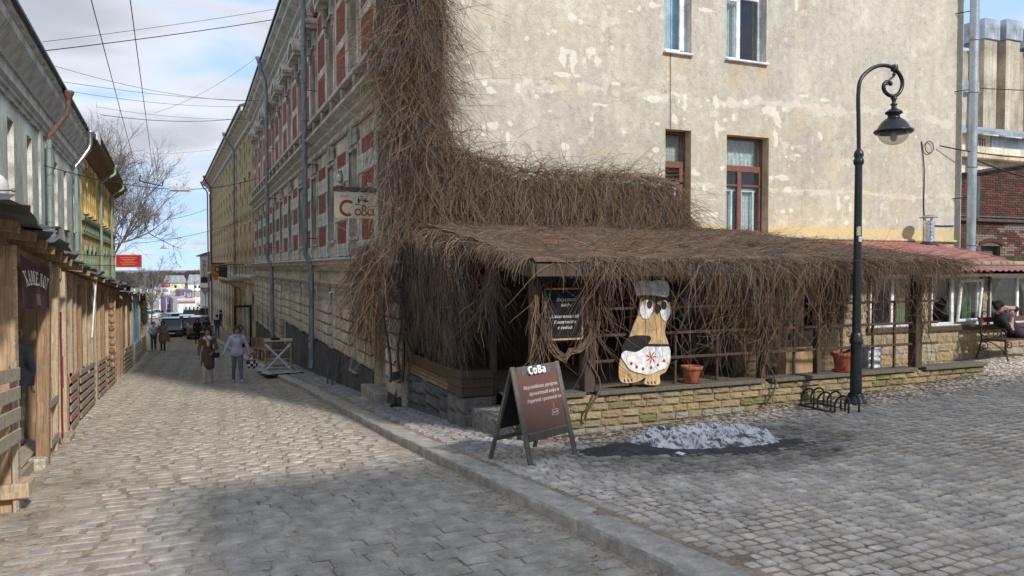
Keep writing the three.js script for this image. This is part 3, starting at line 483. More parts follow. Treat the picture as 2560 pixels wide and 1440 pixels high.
  // thin cables clipped to the gable
  mesh('wall_cable', [tube([[17.9, 3.35, ZG + .02], [18.0, 2.6, ZG + .03], [18.02, 1.6, ZG + .02], [18.1, 1.18, ZG + .03], [18.5, 1.12, ZG + .03], [19.2, 1.13, ZG + .03]], .014, 5), bar([9.9, 7.5, ZG + .015], [9.93, 3.1, ZG + .015], .006, .006, 4)], M.iron, H);
  { const t = fin(new THREE.TorusGeometry(.16, .012, 5, 18), true).translate(18.15, 3.2, ZG + .05); mesh('cable_coil', t, M.iron, H); }
  mesh('wall_conduit', bar([12.9, .72, ZG + .05], [19.3, .70, ZG + .05], .035, .035, 8), mat([.55, .42, .24], { s: 2 }), H);
}
// ---------------------------------------------------------------- house behind the viewer that shades the square
{
  const x0 = 3.75, x1 = 25, z0 = 3.6, z1 = 22, y1 = 6.8, H = thing('plain_house', 'plain plastered house with slate hip roof standing behind the viewpoint', 'building');
  const s = poly([[x0, -1.6], [x1, -1.6], [x1, y1], [x0, y1]]); for (let k = 0; k < 5; k++) for (const y of [0, 3.4]) s.holes.push(holeRect(x0 + 1.6 + 4 * k, y, x0 + 2.8 + 4 * k, y + 1.9));
  mesh('wall', ext(s, .5).translate(0, 0, z0), M.plasterBeige, H);
  mesh('wall', [bx(x0, -1.6, z0 + .5, x0 + .5, y1, z1), bx(x1 - .5, -1.6, z0 + .5, x1, y1, z1), bx(x0 + .5, -1.6, z1 - .5, x1 - .5, y1, z1)], M.plasterBeige, H);
  for (let k = 0; k < 5; k++) for (const y of [0, 3.4]) { const w = new THREE.Group(); w.name = 'window'; H.add(w); const a = x0 + 1.6 + 4 * k; mesh('frame', [bx(a, y, z0 + .2, a + .08, y + 1.9, z0 + .26), bx(a + 1.12, y, z0 + .2, a + 1.2, y + 1.9, z0 + .26), bx(a + .56, y, z0 + .2, a + .64, y + 1.9, z0 + .26), bx(a + .08, y + 1.2, z0 + .205, a + 1.12, y + 1.28, z0 + .255)], M.frameWhite, w); mesh('pane', bx(a + .02, y + .02, z0 + .228, a + 1.18, y + 1.88, z0 + .232), M.pane, w); }
  const P = [], e = .3, A = [x0 - e, y1, z0 - e], B = [x1 + e, y1, z0 - e], C = [x1 + e, y1, z1 + e], D = [x0 - e, y1, z1 + e], E = [x0 + 8, y1 + 2.6, (z0 + z1) / 2], F = [x1 - 8, y1 + 2.6, (z0 + z1) / 2];
  for (const t of [[A, E, F], [A, F, B], [B, F, C], [C, F, E], [C, E, D], [D, E, A], [A, B, C], [A, C, D]]) P.push(...t[0], ...t[1], ...t[2]);
  const g = new THREE.BufferGeometry(); g.setAttribute('position', new THREE.Float32BufferAttribute(P, 3)); mesh('roof', fin(g), M.roofMetal, H);
}
// ---------------------------------------------------------------- long ochre house further down on the right
{
  const H = thing('ochre_house', 'long weathered ochre house with tall pilaster strips, balcony and one red downpipe', 'building', [3.75, 0, -49.4], R(1.85));
  const L = 47, top = 9.9, s = poly([[0, -7], [L, -7], [L, top], [0, top]]), ax = []; for (let k = 0; k < 15; k++) ax.push(1.7 + 3.1 * k);
  const archH = (c, w, y0, y1) => { const h = new THREE.Path(); h.moveTo(c - w, y0); h.lineTo(c + w, y0); h.lineTo(c + w, y1 - w); h.absarc(c, y1 - w, w, 0, Math.PI, false); h.closePath(); return h; };
  for (const c of ax) { s.holes.push(archH(c, .45, 6.2, 8.5)); s.holes.push(holeRect(c - .45, 3.0, c + .45, 5.0)); s.holes.push(holeRect(c - .45, .2, c + .45, 2.2)); s.holes.push(archH(c, .6, -4.2, -1.6)); }
  mesh('wall', ext(s, .4, 0, 6).rotateY(Math.PI / 2), M.ochre, H);
  mesh('inner_wall', bx(1.4, -6.5, -L + .3, 1.45, top - .2, -.3), M.room, H);
  mesh('end_wall', [bx(.4, -7, -L, 14, top, -L + .4), bx(13.6, -7, -L + .4, 14, top, -.05), bx(.4, -7, -.4, 13.6, top, -.02)], M.ochre, H);
  const fb = (a, y0, b, y1, o0, o1) => bx(-o1, y0, -b, -o0, y1, -a);
  for (let k = 0; k < 15; k++) { const c = ax[k];
    for (const d of [-1.18, -.78, .78, 1.18]) mesh('pilaster_strip', fb(c + d - .12, -.3, c + d + .12, 8.6, 0, .14), d < 0 ? M.ochre : mat([.60, .50, .30], { t: tStain, s: .4, b: bMottle, bs: .006 }), H);
    for (const [y0, y1] of [[6.2, 8.5], [3, 5], [.2, 2.2]]) { const w = new THREE.Group(); w.name = 'window'; H.add(w); mesh('frame', [fb(c - .45, y0, c - .39, y1, -.26, -.2), fb(c + .39, y0, c + .45, y1, -.26, -.2), fb(c - .03, y0, c + .03, y1, -.26, -.2), fb(c - .39, y1 - .7, c + .39, y1 - .63, -.26, -.205), fb(c - .39, y0, c + .39, y0 + .06, -.26, -.205)], M.frameOld, w); mesh('pane', fb(c - .43, y0 + .03, c + .43, y1, -.24, -.235), M.pane, w); mesh('sill', fb(c - .55, y0 - .1, c + .55, y0, -.1, .16), M.cornice, H); }
    for (const y of [2.55, 5.6]) mesh('sunk_panel', fb(c - .5, y - .2, c + .5, y + .2, 0, .05), M.ochre, H);
    mesh('pier', fb(c + 1.0, -7, c + 2.1, -1.2, 0, .16), M.plasterBeige, H);
    for (let j = 0; j < 7; j++) mesh('pier_block', fb(c + 1.05, -4.9 + j * .5, c + 2.05, -4.9 + j * .5 + .4, .16, .22), M.plasterBeige, H);
    if (k > 2) mesh('arch_infill', fb(c - .6, -6.5, c + .6, -1.6, -.3, -.22), M.plasterBeige, H);
  }
  const sweep = (n, p, m) => mesh(n, sweepZ(p.map(([o, y]) => [-o, y]), -L, 0), m, H);
  sweep('eaves_cornice', [[0, 8.9], [.2, 9.0], [.2, 9.25], [.6, 9.6], [.8, 9.65], [.8, 9.9], [0, 9.9]], M.cornice);
  sweep('storey_cornice', [[0, -1.1], [.22, -1.0], [.22, -.85], [.4, -.7], [.4, -.6], [0, -.5]], M.cornice);
  mesh('roof', ext(poly([[-.9, 9.9], [-.9, 10.0], [7, 13], [15, 10], [15, 9.9]]), L).translate(0, 0, -L), M.roofMetal, H);
  // balcony
  const b = new THREE.Group(); b.name = 'balcony'; H.add(b); const s0 = 5, s1 = 13, bo = 1.35;
  mesh('slab', fb(s0, -.9, s1, -.72, 0, bo), M.cornice, b);
  for (const sA of [s0 + .5, s0 + 4, s1 - .5]) { const q = new THREE.Shape(); q.moveTo(0, -.9); q.lineTo(-bo + .1, -.9); q.lineTo(-bo + .1, -1.05); q.absarc(-bo + .15, -2.5, 1.3, Math.PI / 2, .02, true); q.lineTo(0, -2.6); q.closePath(); mesh('bracket', ext(q, .3, 0, 10).translate(0, 0, -sA - .15), M.plasterBeige, b); }
  const rail = [fb(s0, .15, s1, .19, bo - .06, bo - .02), fb(s0, .02, s1, .05, bo - .055, bo - .025), fb(s0, .15, s0 + .04, .19, .05, bo - .06), fb(s1 - .04, .15, s1, .19, .05, bo - .06)]; mesh('rail', rail, M.iron, b);
  for (let q = 0; q <= 34; q++) { const a = s0 + .02 + q * (s1 - s0 - .04) / 34; mesh('baluster', fb(a - .012, -.72, a + .012, .15, bo - .055, bo - .03), M.iron, b); }
  for (let q = 0; q < 6; q++) mesh('baluster', [fb(s0 + .01, -.72, s0 + .03, .15, .1 + q * .2, .12 + q * .2)], M.iron, b);
  mesh('flower_box', [fb(s0 + 1.5, -.7, s0 + 4.5, -.45, bo - .35, bo - .1)], M.frameWhite, b);
  const mRedPipe = mat([.22, .05, .035], { s: 2, rough: .5 });
  // downpipes
  for (const [a, m] of [[11.2, M.pipe], [46.6, M.pipe], [40.4, mRedPipe]]) { const p = new THREE.Group(); p.name = 'downpipe'; H.add(p); mesh('pipe', [bar([-.3, 8.8, -a], [-.3, -6, -a], .08, .08, 8), tube([[-.95, 9.85, -a], [-.8, 9.5, -a], [-.4, 9.0, -a], [-.3, 8.6, -a]], .08, 8)], m, p); mesh('hopper', lathe([[.09, 0], [.16, .2], [.16, .28]], 10).translate(-.95, 9.8, -a), m, p); }
}
// ---------------------------------------------------------------- low stone house at the end of the row
{
  const H = thing('low_stone_house', 'low grey house at the foot of the street under a rusty roof', 'building', [2.0, 0, -98], R(1.85));
  const s = poly([[0, -7], [22, -7], [22, 1.6], [0, 1.6]]); for (let k = 0; k < 6; k++) s.holes.push(holeRect(1.5 + 3.4 * k, -4.4, 2.6 + 3.4 * k, -2.4), holeRect(1.5 + 3.4 * k, -1.2, 2.6 + 3.4 * k, .6));
  mesh('wall', ext(s, .4).rotateY(Math.PI / 2), M.plasterGrey, H); mesh('end_wall', [bx(.4, -7, -22, 10, 1.6, -21.6), bx(.4, -7, -.4, 10, 1.6, 0), bx(9.6, -7, -21.6, 10, 1.6, -.4)], M.plasterGrey, H);
  for (let k = 0; k < 6; k++) for (const y of [-4.4, -1.2]) { const w = new THREE.Group(); w.name = 'window'; H.add(w); const c = 2.05 + 3.4 * k, h = y < -2 ? 2 : 1.8; mesh('frame', [bx(.18, y, -c - .55, .24, y + h, -c - .48), bx(.18, y, -c + .48, .24, y + h, -c + .55), bx(.18, y, -c - .03, .24, y + h, -c + .03)], M.frameOld, w); mesh('pane', bx(.20, y, -c - .5, .21, y + h, -c + .5), M.pane, w); }
  mesh('roof', ext(poly([[-.5, 1.55], [-.5, 1.7], [5, 3.4], [10.5, 1.7], [10.5, 1.55]]), 22.4).translate(0, 0, -22.2), M.rust, H);
}
// ---------------------------------------------------------------- left: grey-green house, yellow timber house
{
  const H = thing('grey_green_house', 'grey green plastered house with blank white window niches and heavy moulded eaves', 'building', [-3.9, 0, 0], R(1.55));
  const z0 = -9, z1 = -43.9, top = 6.2, s = poly([[z0, -6], [z1, -6], [z1, top], [z0, top]]), nc = [12, 15, 21.6, 24.9, 28.1, 34.4, 37.4, 41];
  for (const c of nc) s.holes.push(holeRect(-c - .5, 1.6, -c + .5, 4.15));
  mesh('wall', ext(s, .45).rotateY(-Math.PI / 2), M.houseGreen, H);
  mesh('side_wall', [bx(-9, -6, z0 - .4, -.45, top, z0), bx(-9, -6, z1, -.45, top, z1 + .4), bx(-9.4, -6, z1, -9, top, z0)], M.houseGreen, H);
  for (const c of nc) { mesh('niche_lining', [bx(-.36, 1.6, -c - .499, .002, 4.15, -c - .485), bx(-.36, 1.6, -c + .485, .002, 4.15, -c + .499), bx(-.36, 4.136, -c - .485, .002, 4.149, -c + .485)], M.sillWhite, H); mesh('niche_back', bx(-.40, 1.55, -c - .52, -.36, 4.2, -c + .52), M.sillWhite, H); mesh('sill', bx(-.36, 1.53, -c - .58, .09, 1.595, -c + .58), M.roofMetal, H); mesh('rain_streak_plaster', bx(.001, .9, -c - .42, .006, 1.5, -c + .42), mat([.25, .27, .25], { t: tStain, s: .7 }), H); }
  const run = (n, p, m) => mesh(n, sweepZ(p, z1, z0), m, H);
  run('eaves_cornice', [[0, 4.62], [.06, 4.64], [.06, 4.74], [.12, 4.80], [.12, 4.90], [.2, 5.0], [.2, 5.5], [.26, 5.6], [.5, 5.95], [.5, 6.2], [.6, 6.26], [.6, 6.38], [0, 6.38]], M.sillWhite);
  { const g = cbx(.10, .16, .12, .01), m = M.sillWhite; for (let z = -19; z > z1; z -= .26) mesh('dentil', at(g, .24, 5.36, z), m, H); }
  run('string_course', [[0, .2], [.07, .22], [.07, .34], [0, .37]], M.houseGreen);
  for (const z of [-30.2, -31.9]) mesh('pilaster', bx(0, -3, z - .28, .07, 4.62, z + .28), M.houseGreen, H);
  mesh('roof', ext(poly([[.72, 6.38], [.72, 6.46], [-4.5, 9.2], [-10, 6.46], [-10, 6.38]]), z0 - z1 + .4).translate(0, 0, z1 - .2), M.roofMetal, H);
  for (const [z, m] of [[-30.9, M.pipeGreen], [-39.6, M.pipeGreen]]) { const p = new THREE.Group(); p.name = 'downpipe'; H.add(p); mesh('pipe', bar([.2, -3, z], [.2, 4.5, z], .085, .085, 10), m, p); mesh('elbow', tube([[.2, 4.45, z], [.2, 4.62, z], [.32, 4.8, z - .1], [.6, 5.3, z - .3], [.74, 5.6, z - .4], [.78, 6.0, z - .42]], .085, 8), z > -35 ? M.rust : M.pipeNew, p); mesh('hopper', lathe([[.09, 0], [.11, .08], [.19, .26], [.19, .34], [.1, .34]], 10).translate(.78, 6.0, z - .42), z > -35 ? M.rust : M.pipeNew, p); for (let y = -1; y < 4.5; y += 1.3) mesh('pipe_joint', lathe([[.085, -.02], [.1, -.015], [.1, .015], [.085, .02]], 10).translate(.2, y, z), m, p); }
  mesh('eaves_flashing', [bx(.1, 6.47, -43.6, .95, 6.52, -41.6), bx(.9, 6.2, -43.6, .95, 6.47, -41.6)], M.frameWhite, H);
}
{
  const H = thing('yellow_timber_house', 'yellow timber house with green window frames and deep bracketed eaves', 'building', [-3.9, 0, 0], R(1.55));
  const z0 = -44.1, z1 = -72, top = 6.4; mesh('wall', bx(-9, -7, z1, 0, top, z0), M.ochreHouse, H);
  const run = (n, p, m) => mesh(n, sweepZ(p, z1, z0), m, H);
  run('sill_course', [[0, 2.4], [.12, 2.42], [.16, 2.56], [.16, 2.64], [0, 2.70]], M.greenTrim);
  run('sill_course', [[0, 1.7], [.1, 1.72], [.1, 1.80], [0, 1.84]], M.greenTrim);
  run('eaves_soffit', [[0, 6.2], [.9, 6.42], [.9, 6.5], [0, 6.5]], M.pineDark);
  for (let z = z0 - .3; z > z1; z -= .55) mesh('eaves_bracket', ext(poly([[0, 5.75], [.08, 5.75], [.75, 6.24], [.75, 6.36], [0, 6.20]]), .12).translate(0, 0, z - .06), M.pineDark, H);
  for (const c of [46, 48.6, 51.2, 56, 58.6, 61.2, 66, 68.6]) for (const [y0, y1] of [[3.0, 5.3], [-1.4, .9]]) { const w = new THREE.Group(); w.name = 'window'; H.add(w); mesh('surround', [bx(0, y0 - .12, -c - .68, .10, y1 + .12, -c - .48), bx(0, y0 - .12, -c + .48, .10, y1 + .12, -c + .68), bx(0, y1, -c - .48, .14, y1 + .3, -c + .48), bx(0, y0 - .2, -c - .75, .18, y0 - .1, -c + .75)], y0 > 1 ? M.ochreHouse : M.greenTrim, w); mesh('frame', [bx(0, y0, -c - .48, .05, y1, -c - .40), bx(0, y0, -c + .40, .05, y1, -c + .48), bx(0, y0, -c - .03, .05, y1, -c + .03), bx(0, y1 - .6, -c - .4, .048, y1 - .54, -c - .03), bx(0, y1 - .6, -c + .03, .048, y1 - .54, -c + .4)], M.greenTrim, w); mesh('pane', bx(0, y0, -c - .4, .02, y1, -c + .4), mat([.05, .055, .06], { t: null, rough: .08 }), w); }
  for (let c = 45.5; c < 71; c += 1.3) mesh('trim_panel', bx(0, 1.95, -c - .4, .05, 2.3, -c + .4), M.greenTrim, H);
  for (const z of [-54.2, -64.4]) { const p = new THREE.Group(); p.name = 'downpipe'; H.add(p); mesh('pipe', [bar([.2, -4, z], [.2, 5.2, z], .085, .085, 10), tube([[.2, 5.15, z], [.2, 5.3, z], [.5, 5.6, z - .15], [.95, 5.95, z - .4], [1.0, 6.3, z - .42]], .085, 8)], M.pipeGreen, p); mesh('hopper', lathe([[.09, 0], [.18, .22], [.18, .3]], 10).translate(1.0, 6.25, z - .42), M.pipeGreen, p); }
  mesh('roof', ext(poly([[1.0, 6.5], [1.0, 6.58], [-4.5, 9.0], [-10, 6.58], [-10, 6.5]]), z0 - z1 + .5).translate(0, 0, z1 - .25), M.roofMetal, H);
}
// ---------------------------------------------------------------- timber stalls along the left kerb
const frontX = z => { const t = [[-4, -1.45], [-8.55, -1.63], [-13, -1.92], [-17, -2.12], [-23, -2.30], [-29, -2.38], [-38, -2.42], [-50, -2.52]]; for (let i = 0; i + 1 < t.length; i++) if (z <= t[i][0] && z >= t[i + 1][0]) return mix(t[i][1], t[i + 1][1], (z - t[i][0]) / (t[i + 1][0] - t[i][0])); return z > -4 ? -1.45 : -2.52; };
const roofY = z => z > -30.4 ? .26 + .0483 * (z + 8.5) : -1.0 + .033 * (z + 30);
const backX = z => -3.85 + .027 * z;
function stall(name, label, z0, z1, posts, o = {}) {
  const S = thing(name, label, 'stall'), r = rng(Math.round(-z0 * 100)), fx = frontX, wood = [M.pine, M.pineGrey, M.pineLight, M.pineDark];
  // posts stand in the street edge and carry the front beam
  posts.forEach(([z, lean = 0, w = .15], i) => { const y0 = gs(-2, z) - .02; mesh('post', beam([fx(z), y0, z], [fx(z) + lean, roofY(z) - .04, z + lean * .3], w, w, .008), wood[(i * 3 + Math.round(-z0)) % 4], S); });
  mesh('front_beam', beam([fx(z0), roofY(z0) - .09, z0], [fx(z1), roofY(z1) - .09, z1], .07, .17), M.pineDark, S);
  for (const z of [z0 + .1, z1 - .1]) mesh('rear_post', beam([backX(z) + .2, gs(-3.5, z), z], [backX(z) + .2, roofY(z) + .35, z], .12), M.pineDark, S);
  // plank back and ends
  const n = Math.round((z0 - z1) / .17); for (let k = 0; k < n; k++) { const a = mix(z0, z1, k / n), b = mix(z0, z1, (k + .94) / n), x = backX(a) + .1; mesh('wall_plank', bx(x, gs(-3.5, a), b, x + .025, roofY(a) + .32, a), k % 3 ? M.pineDark : M.pineGrey, S); }
  for (const z of [z0, z1]) { const m = 8; for (let k = 0; k < m; k++) { const a = mix(backX(z) + .14, fx(z) - .12, k / m), b = mix(backX(z) + .14, fx(z) - .12, (k + .93) / m); if (o.openEnd && z === z0) continue; mesh('end_plank', bx(a, gs(-3, z), z - .012, b, roofY(z) + .1, z + .012), k % 2 ? M.pine : M.pineDark, S); } }
  // deck
  const dk = gs(-2, (z0 + z1) / 2) + .14; const m = Math.round((z0 - z1) / .16);
  for (let k = 0; k < m; k++) { const a = mix(z0 - .05, z1 + .05, k / m), b = mix(z0 - .05, z1 + .05, (k + .95) / m), y = gs(-2, a) + .16; mesh('deck_plank', cb(backX(a) + .2, y - .03, b, fx(a) - .12, y, a, .004), M.weathered, S); }
  mesh('deck_beam', beam([fx(z0) - .06, gs(-2, z0) + .06, z0 - .1], [fx(z1) - .06, gs(-2, z1) + .06, z1 + .1], .05, .14), M.weathered, S);
  // rafters and patched roofing with a ragged front edge
  for (let z = z0 - .1; z > z1; z -= .95) mesh('rafter', beam([fx(z) + .28, roofY(z) + .02, z], [backX(z) + .1, roofY(z) + .42, z], .05, .10), M.pineDark, S);
  const rs = Math.round((z0 - z1) / .9); for (let k = 0; k < rs; k++) { const a = mix(z0 + .15, z1 - .1, k / rs), b = mix(z0 + .15, z1 - .1, (k + 1.06) / rs), nx = 8, nz = 12, P = [], I = [], lift = .09 + .03 * (k % 2), ph = r() * 6; for (let j = 0; j <= nz; j++) for (let i = 0; i <= nx; i++) { const z = mix(a, b, j / nz), t = i / nx, x = mix(fx(z) + .34 + .08 * Math.sin(z * 5 + ph), backX(z) + .05, t); P.push(x, roofY(z) + lift + .40 * t + .022 * Math.sin(z * 14 + ph) * (1 - .5 * t) + (i === 0 ? .03 * Math.sin(z * 7 + ph) : 0), z); } for (let j = 0; j < nz; j++) for (let i = 0; i < nx; i++) { const q = j * (nx + 1) + i; I.push(q, q + 1, q + nx + 1, q + 1, q + nx + 2, q + nx + 1); } const g = new THREE.BufferGeometry(); g.setAttribute('position', new THREE.Float32BufferAttribute(P, 3)); g.setIndex(I); g.computeVertexNormals(); mesh('roof_sheet', fin(g, true), o.roof ? o.roof[k % o.roof.length] : [mRoof1, mRoof2, mRoof3][k % 3], S); }
  return S;
}
const mRoof1 = mat([.05, .055, .055], { t: tStain, s: .8, rough: .5, side: true }), mRoof2 = mat([.09, .10, .11], { t: tStain, s: .8, rough: .4, metal: .4, side: true }), mRoof3 = mat([.055, .085, .075], { t: tStain, s: .8, rough: .5, side: true });
function rails(S, z0, z1, n, y0, step, ms, h = .105, out = .1) { const r = rng(Math.round(z0 * -37)); for (let k = 0; k < n; k++) { const a = [frontX(z0) + out, gs(-2, z0) + y0 + k * step + (r() - .5) * .02, z0], b = [frontX(z1) + out, gs(-2, z1) + y0 + k * step + (r() - .5) * .02, z1]; mesh('rail_slat', beam(a, b, .025, h, .004), ms[k % ms.length], S); } for (const z of [z0 - .08, (z0 + z1) / 2, z1 + .08]) mesh('rail_post', beam([frontX(z) + out - .05, gs(-2, z), z], [frontX(z) + out - .05, gs(-2, z) + y0 + (n - .4) * step, z], .05, .07), M.weathered, S); }
{
  const S = stall('timber_stall', 'nearest open timber stall with maroon cloth sign hung between its posts', -5.4, -13.3, [[-5.5], [-8.55, 0, .16], [-11.55, .06, .15], [-12.9, .05, .15]], { openEnd: true });
  rails(S, -8.35, -5.6, 4, .78, .19, [M.weathered], .12, .12); rails(S, -12.85, -11.7, 2, .25, .55, [M.weathered], .1, .08);
  mesh('prop_block', cbx(.2, .16, .18, .02).translate(-1.83, gs(-2, -11.2) + .07, -11.2), M.paleStone, S);
  mesh('post_shoe', cb(-1.73, gs(-1.6, -8.5) + .16, -8.68, -1.44, gs(-1.6, -8.5) + .30, -8.36, .01), M.pineLight, S);
  const tc = canv(512, 512, (c, w, h) => { c.fillStyle = '#3a1717'; c.fillRect(0, 0, w, h); for (let i = 0; i < 60; i++) { c.fillStyle = `rgba(${90 + i},${40},${40},.10)`; c.fillRect((i * 97) % w, 0, 12, h); } c.fillStyle = '#e8e4dc'; const T = 'КАМЕЛОТ'; for (let i = 0; i < T.length; i++) { c.save(); const a = (i - 3) * .17; c.translate(w / 2, h * 1.05); c.rotate(a); c.scale(.62, 1.75); c.font = 'bold 120px serif'; c.textAlign = 'center'; c.fillText(T[i], 0, -170); c.restore(); } c.fillStyle = '#6d5a52'; c.fillRect(w / 2 - 30, h * .66, 60, 130); });
  const n = 10, P = [], I = [], uv = []; const A = [frontX(-8.7) + .10, -8.72], B = [frontX(-11.4) + .12, -11.45];
  for (let j = 0; j <= n; j++) for (let i = 0; i <= n; i++) { const t = i / n, s = j / n, z = mix(A[1], B[1], t); P.push(mix(A[0], B[0], t) + .02 * Math.sin(t * 9 + s * 3) * s, roofY(z) - .12 - .52 * s - .03 * Math.sin(t * 3.1), z); uv.push(1 - t < 0 ? 0 : t, 1 - s); }
  for (let j = 0; j < n; j++) for (let i = 0; i < n; i++) { const q = j * (n + 1) + i; I.push(q, q + 1, q + n + 1, q + 1, q + n + 2, q + n + 1); }
  const g = new THREE.BufferGeometry(); g.setAttribute('position', new THREE.Float32BufferAttribute(P, 3)); g.setAttribute('uv', new THREE.Float32BufferAttribute(uv, 2)); g.setIndex(I); g.computeVertexNormals();
  single('cloth_sign', 'maroon cloth sign with curved white lettering hung under the stall roof', 'sign', g, new THREE.MeshStandardMaterial({ map: tc, roughness: .8, side: THREE.DoubleSide }));
  // painted figure board standing at the stall's corner
  const sh = poly([[0, 0], [.16, .02], [.20, .55], [.34, .75], [.36, 1.25], [.26, 1.45], [.30, 1.72], [.20, 1.92], [.08, 1.88], [.04, 1.5], [-.04, 1.2], [.0, .7], [.04, .5]]), f = thing('figure_board', 'dark red painted figure board standing against the stall corner post', 'board', [-1.86, gs(-2, -13.5) + .16, -13.35], R(98));
  mesh('board', ext(sh, .03), mat([.12, .02, .02], { s: 1 }), f); mesh('shield_panel', ext(poly([[.06, .75], [.28, .80], [.30, 1.2], [.05, 1.25]]), .012).translate(0, 0, .032), mat([.30, .02, .025], { s: 2 }), f); mesh('face_panel', ext(poly([[.1, 1.5], [.25, 1.5], [.26, 1.75], [.12, 1.8]]), .01).translate(0, 0, .032), mat([.55, .5, .4], { s: 2 }), f); mesh('foot_stick', bx(.05, -.16, 0, .1, .3, .03), M.pineDark, f);
}
{
  const S = stall('timber_stall', 'second timber stall, its posts set close together behind a pink slatted rail', -14.2, -20.7, [[-14.4, 0, .17], [-15.6, 0, .17], [-16.6, 0, .16], [-17.7, 0, .15], [-18.8, 0, .15], [-20.5]]);
  for (const z of [-15.1, -16.1, -17.2]) mesh('front_plank', beam([frontX(z) - .06, gs(-2, z) + .05, z], [frontX(z) - .06, roofY(z) - .1, z], .03, .3, .004), M.pineLight, S);
  rails(S, -14.7, -16.4, 6, .12, .165, [M.weathered, M.pinkWood, M.weathered, M.pinkWood, M.weathered, M.pinkWood]); rails(S, -16.9, -20.4, 6, .12, .17, [M.weathered]);
  mesh('sill_board', cb(-2.3, gs(-2, -14.1) + .02, -14.4, -1.8, gs(-2, -14.1) + .10, -13.75, .01), M.weathered, S);
  single('leaning_white_plank', 'white painted plank leaning on the second timber stall', 'plank', beam([-1.98, -1.55, -18.6], [-1.96, -.32, -19.3], .03, .10), M.frameWhite);
}
{
  const S = stall('timber_stall', 'third timber stall with strings of clay pots on its posts', -21.3, -30.3, [[-21.4], [-22.7, 0, .16], [-24.0], [-25.2, 0, .16], [-26.4], [-28.1], [-29.8]]);
  for (const z of [-21.9, -23.3, -24.6, -25.8]) mesh('front_plank', beam([frontX(z) - .06, gs(-2, z) + .05, z], [frontX(z) - .06, roofY(z) - .1, z], .03, .28, .004), z < -24 ? M.pine : M.pineGrey, S);
  rails(S, -21.6, -24.2, 6, .1, .17, [M.weathered, M.pinkWood, M.weathered]); rails(S, -24.5, -27.6, 6, .1, .17, [M.weathered]);
  const pot = lathe([[.0, 0], [.05, 0], [.085, .06], [.08, .12], [.05, .15], [.062, .18], [.05, .18], [.04, .14]], 12), r = rng(9);
  for (let k = 0; k < 9; k++) { single('clay_pot', ['topmost', 'second', 'third', 'fourth', 'middle', 'sixth', 'seventh', 'eighth', 'lowest'][k] + ' clay pot from the top of the string on the stall post', 'pot', at(pot, frontX(-25.3) + .14 + .03 * r(), -1.25 - k * .22, -25.3 + .14 * (r() - .5)), k % 3 ? M.pineDark : mat([.27, .12, .07], { s: 3 }), 'clay pots strung on the stall post'); }
}
{
  const S = stall('timber_stall', 'orange boarded stall next to the bright blue one', -31, -36.3, [[-31.1], [-33.5], [-36.2]], { roof: [mat([.36, .38, .40], { t: tStain, s: .8, rough: .4, metal: .5, side: true })] });
  for (let k = 0; k < 24; k++) { const z = -31.2 - k * .21; mesh('front_plank', bx(frontX(z) - .03, gs(-2, z) + 1.0, z - .2, frontX(z) - .005, roofY(z) - .1, z), k % 3 ? M.pine : M.pineGrey, S); }
  rails(S, -31.2, -36, 6, .1, .16, [M.weathered]);
}
{
  const S = stall('blue_stall', 'small stall with sky blue painted boards', -36.9, -42.2, [[-37], [-42]], { roof: [mat([.36, .38, .40], { t: tStain, s: .8, rough: .4, metal: .5, side: true })] });
  for (let k = 0; k < 25; k++) { const z = -37 - k * .2; mesh('blue_board', bx(frontX(z) + .02, gs(-2, z) + .2, z - .19, frontX(z) + .05, roofY(z) - .06, z), M.blue, S); }
  rails(S, -37.3, -41.8, 6, .1, .16, [M.weathered, M.weathered, M.blue], .1, .14);
}
{
  const S = stall('timber_stall', 'last timber stall of the row, hung with fir branches', -42.9, -48.8, [[-43], [-45.8], [-48.6, 0, .2]], { roof: [mat([.30, .32, .34], { t: tStain, s: .8, rough: .4, metal: .5, side: true })] });
  rails(S, -43.2, -48.3, 6, .1, .16, [M.weathered]);
}
{ // red notice board on the timber house, dish on the grey house
  const t = canv(512, 256, (c, w, h) => { c.fillStyle = '#a8202a'; c.fillRect(0, 0, w, h); c.strokeStyle = '#d9a24a'; c.lineWidth = 5; c.strokeRect(10, 10, w - 20, h - 20); c.fillStyle = '#e2b24e'; c.textAlign = 'center'; c.font = '26px serif'; for (let i = 0; i < 5; i++) { for (let k = 0; k < 14 - (i % 3) * 3; k++) c.fillRect(w / 2 + (k - (14 - (i % 3) * 3) / 2) * 24, 55 + i * 34, 15, 9); } });
  const b = thing('red_notice_board', 'red notice board with faint gold print projecting over the stall roofs', 'sign', [-2.75, .30, -41], R(-8)); mesh('panel', new THREE.BoxGeometry(1.15, .62, .04), new THREE.MeshStandardMaterial({ map: t, roughness: .5 }), b); mesh('bracket', [bar([-.57, .22, -.02], [-2.2, .3, -.02], .015), bar([-.57, -.22, -.02], [-2.2, -.2, -.02], .015)], M.iron, b);
  const d = thing('satellite_dish', 'white satellite dish on the grey green house at the left edge', 'dish', [-4.42, 1.95, -22.0], 0); const dg = new THREE.SphereGeometry(.55, 20, 8, 0, 6.283, 0, .75); mesh('reflector', fin(dg, true).rotateX(Math.PI / 2 * 1.0).rotateY(R(40)).translate(-.25, 0, -.3), mat([.72, .72, .70], { rough: .4, side: true }), d); mesh('arm', [bar([0, -.1, .3], [.5, -.1, .55], .015)], M.iron, d); mesh('receiver', el(.52, -.1, .56, .05, .05, .07), M.frameOld, d);
}
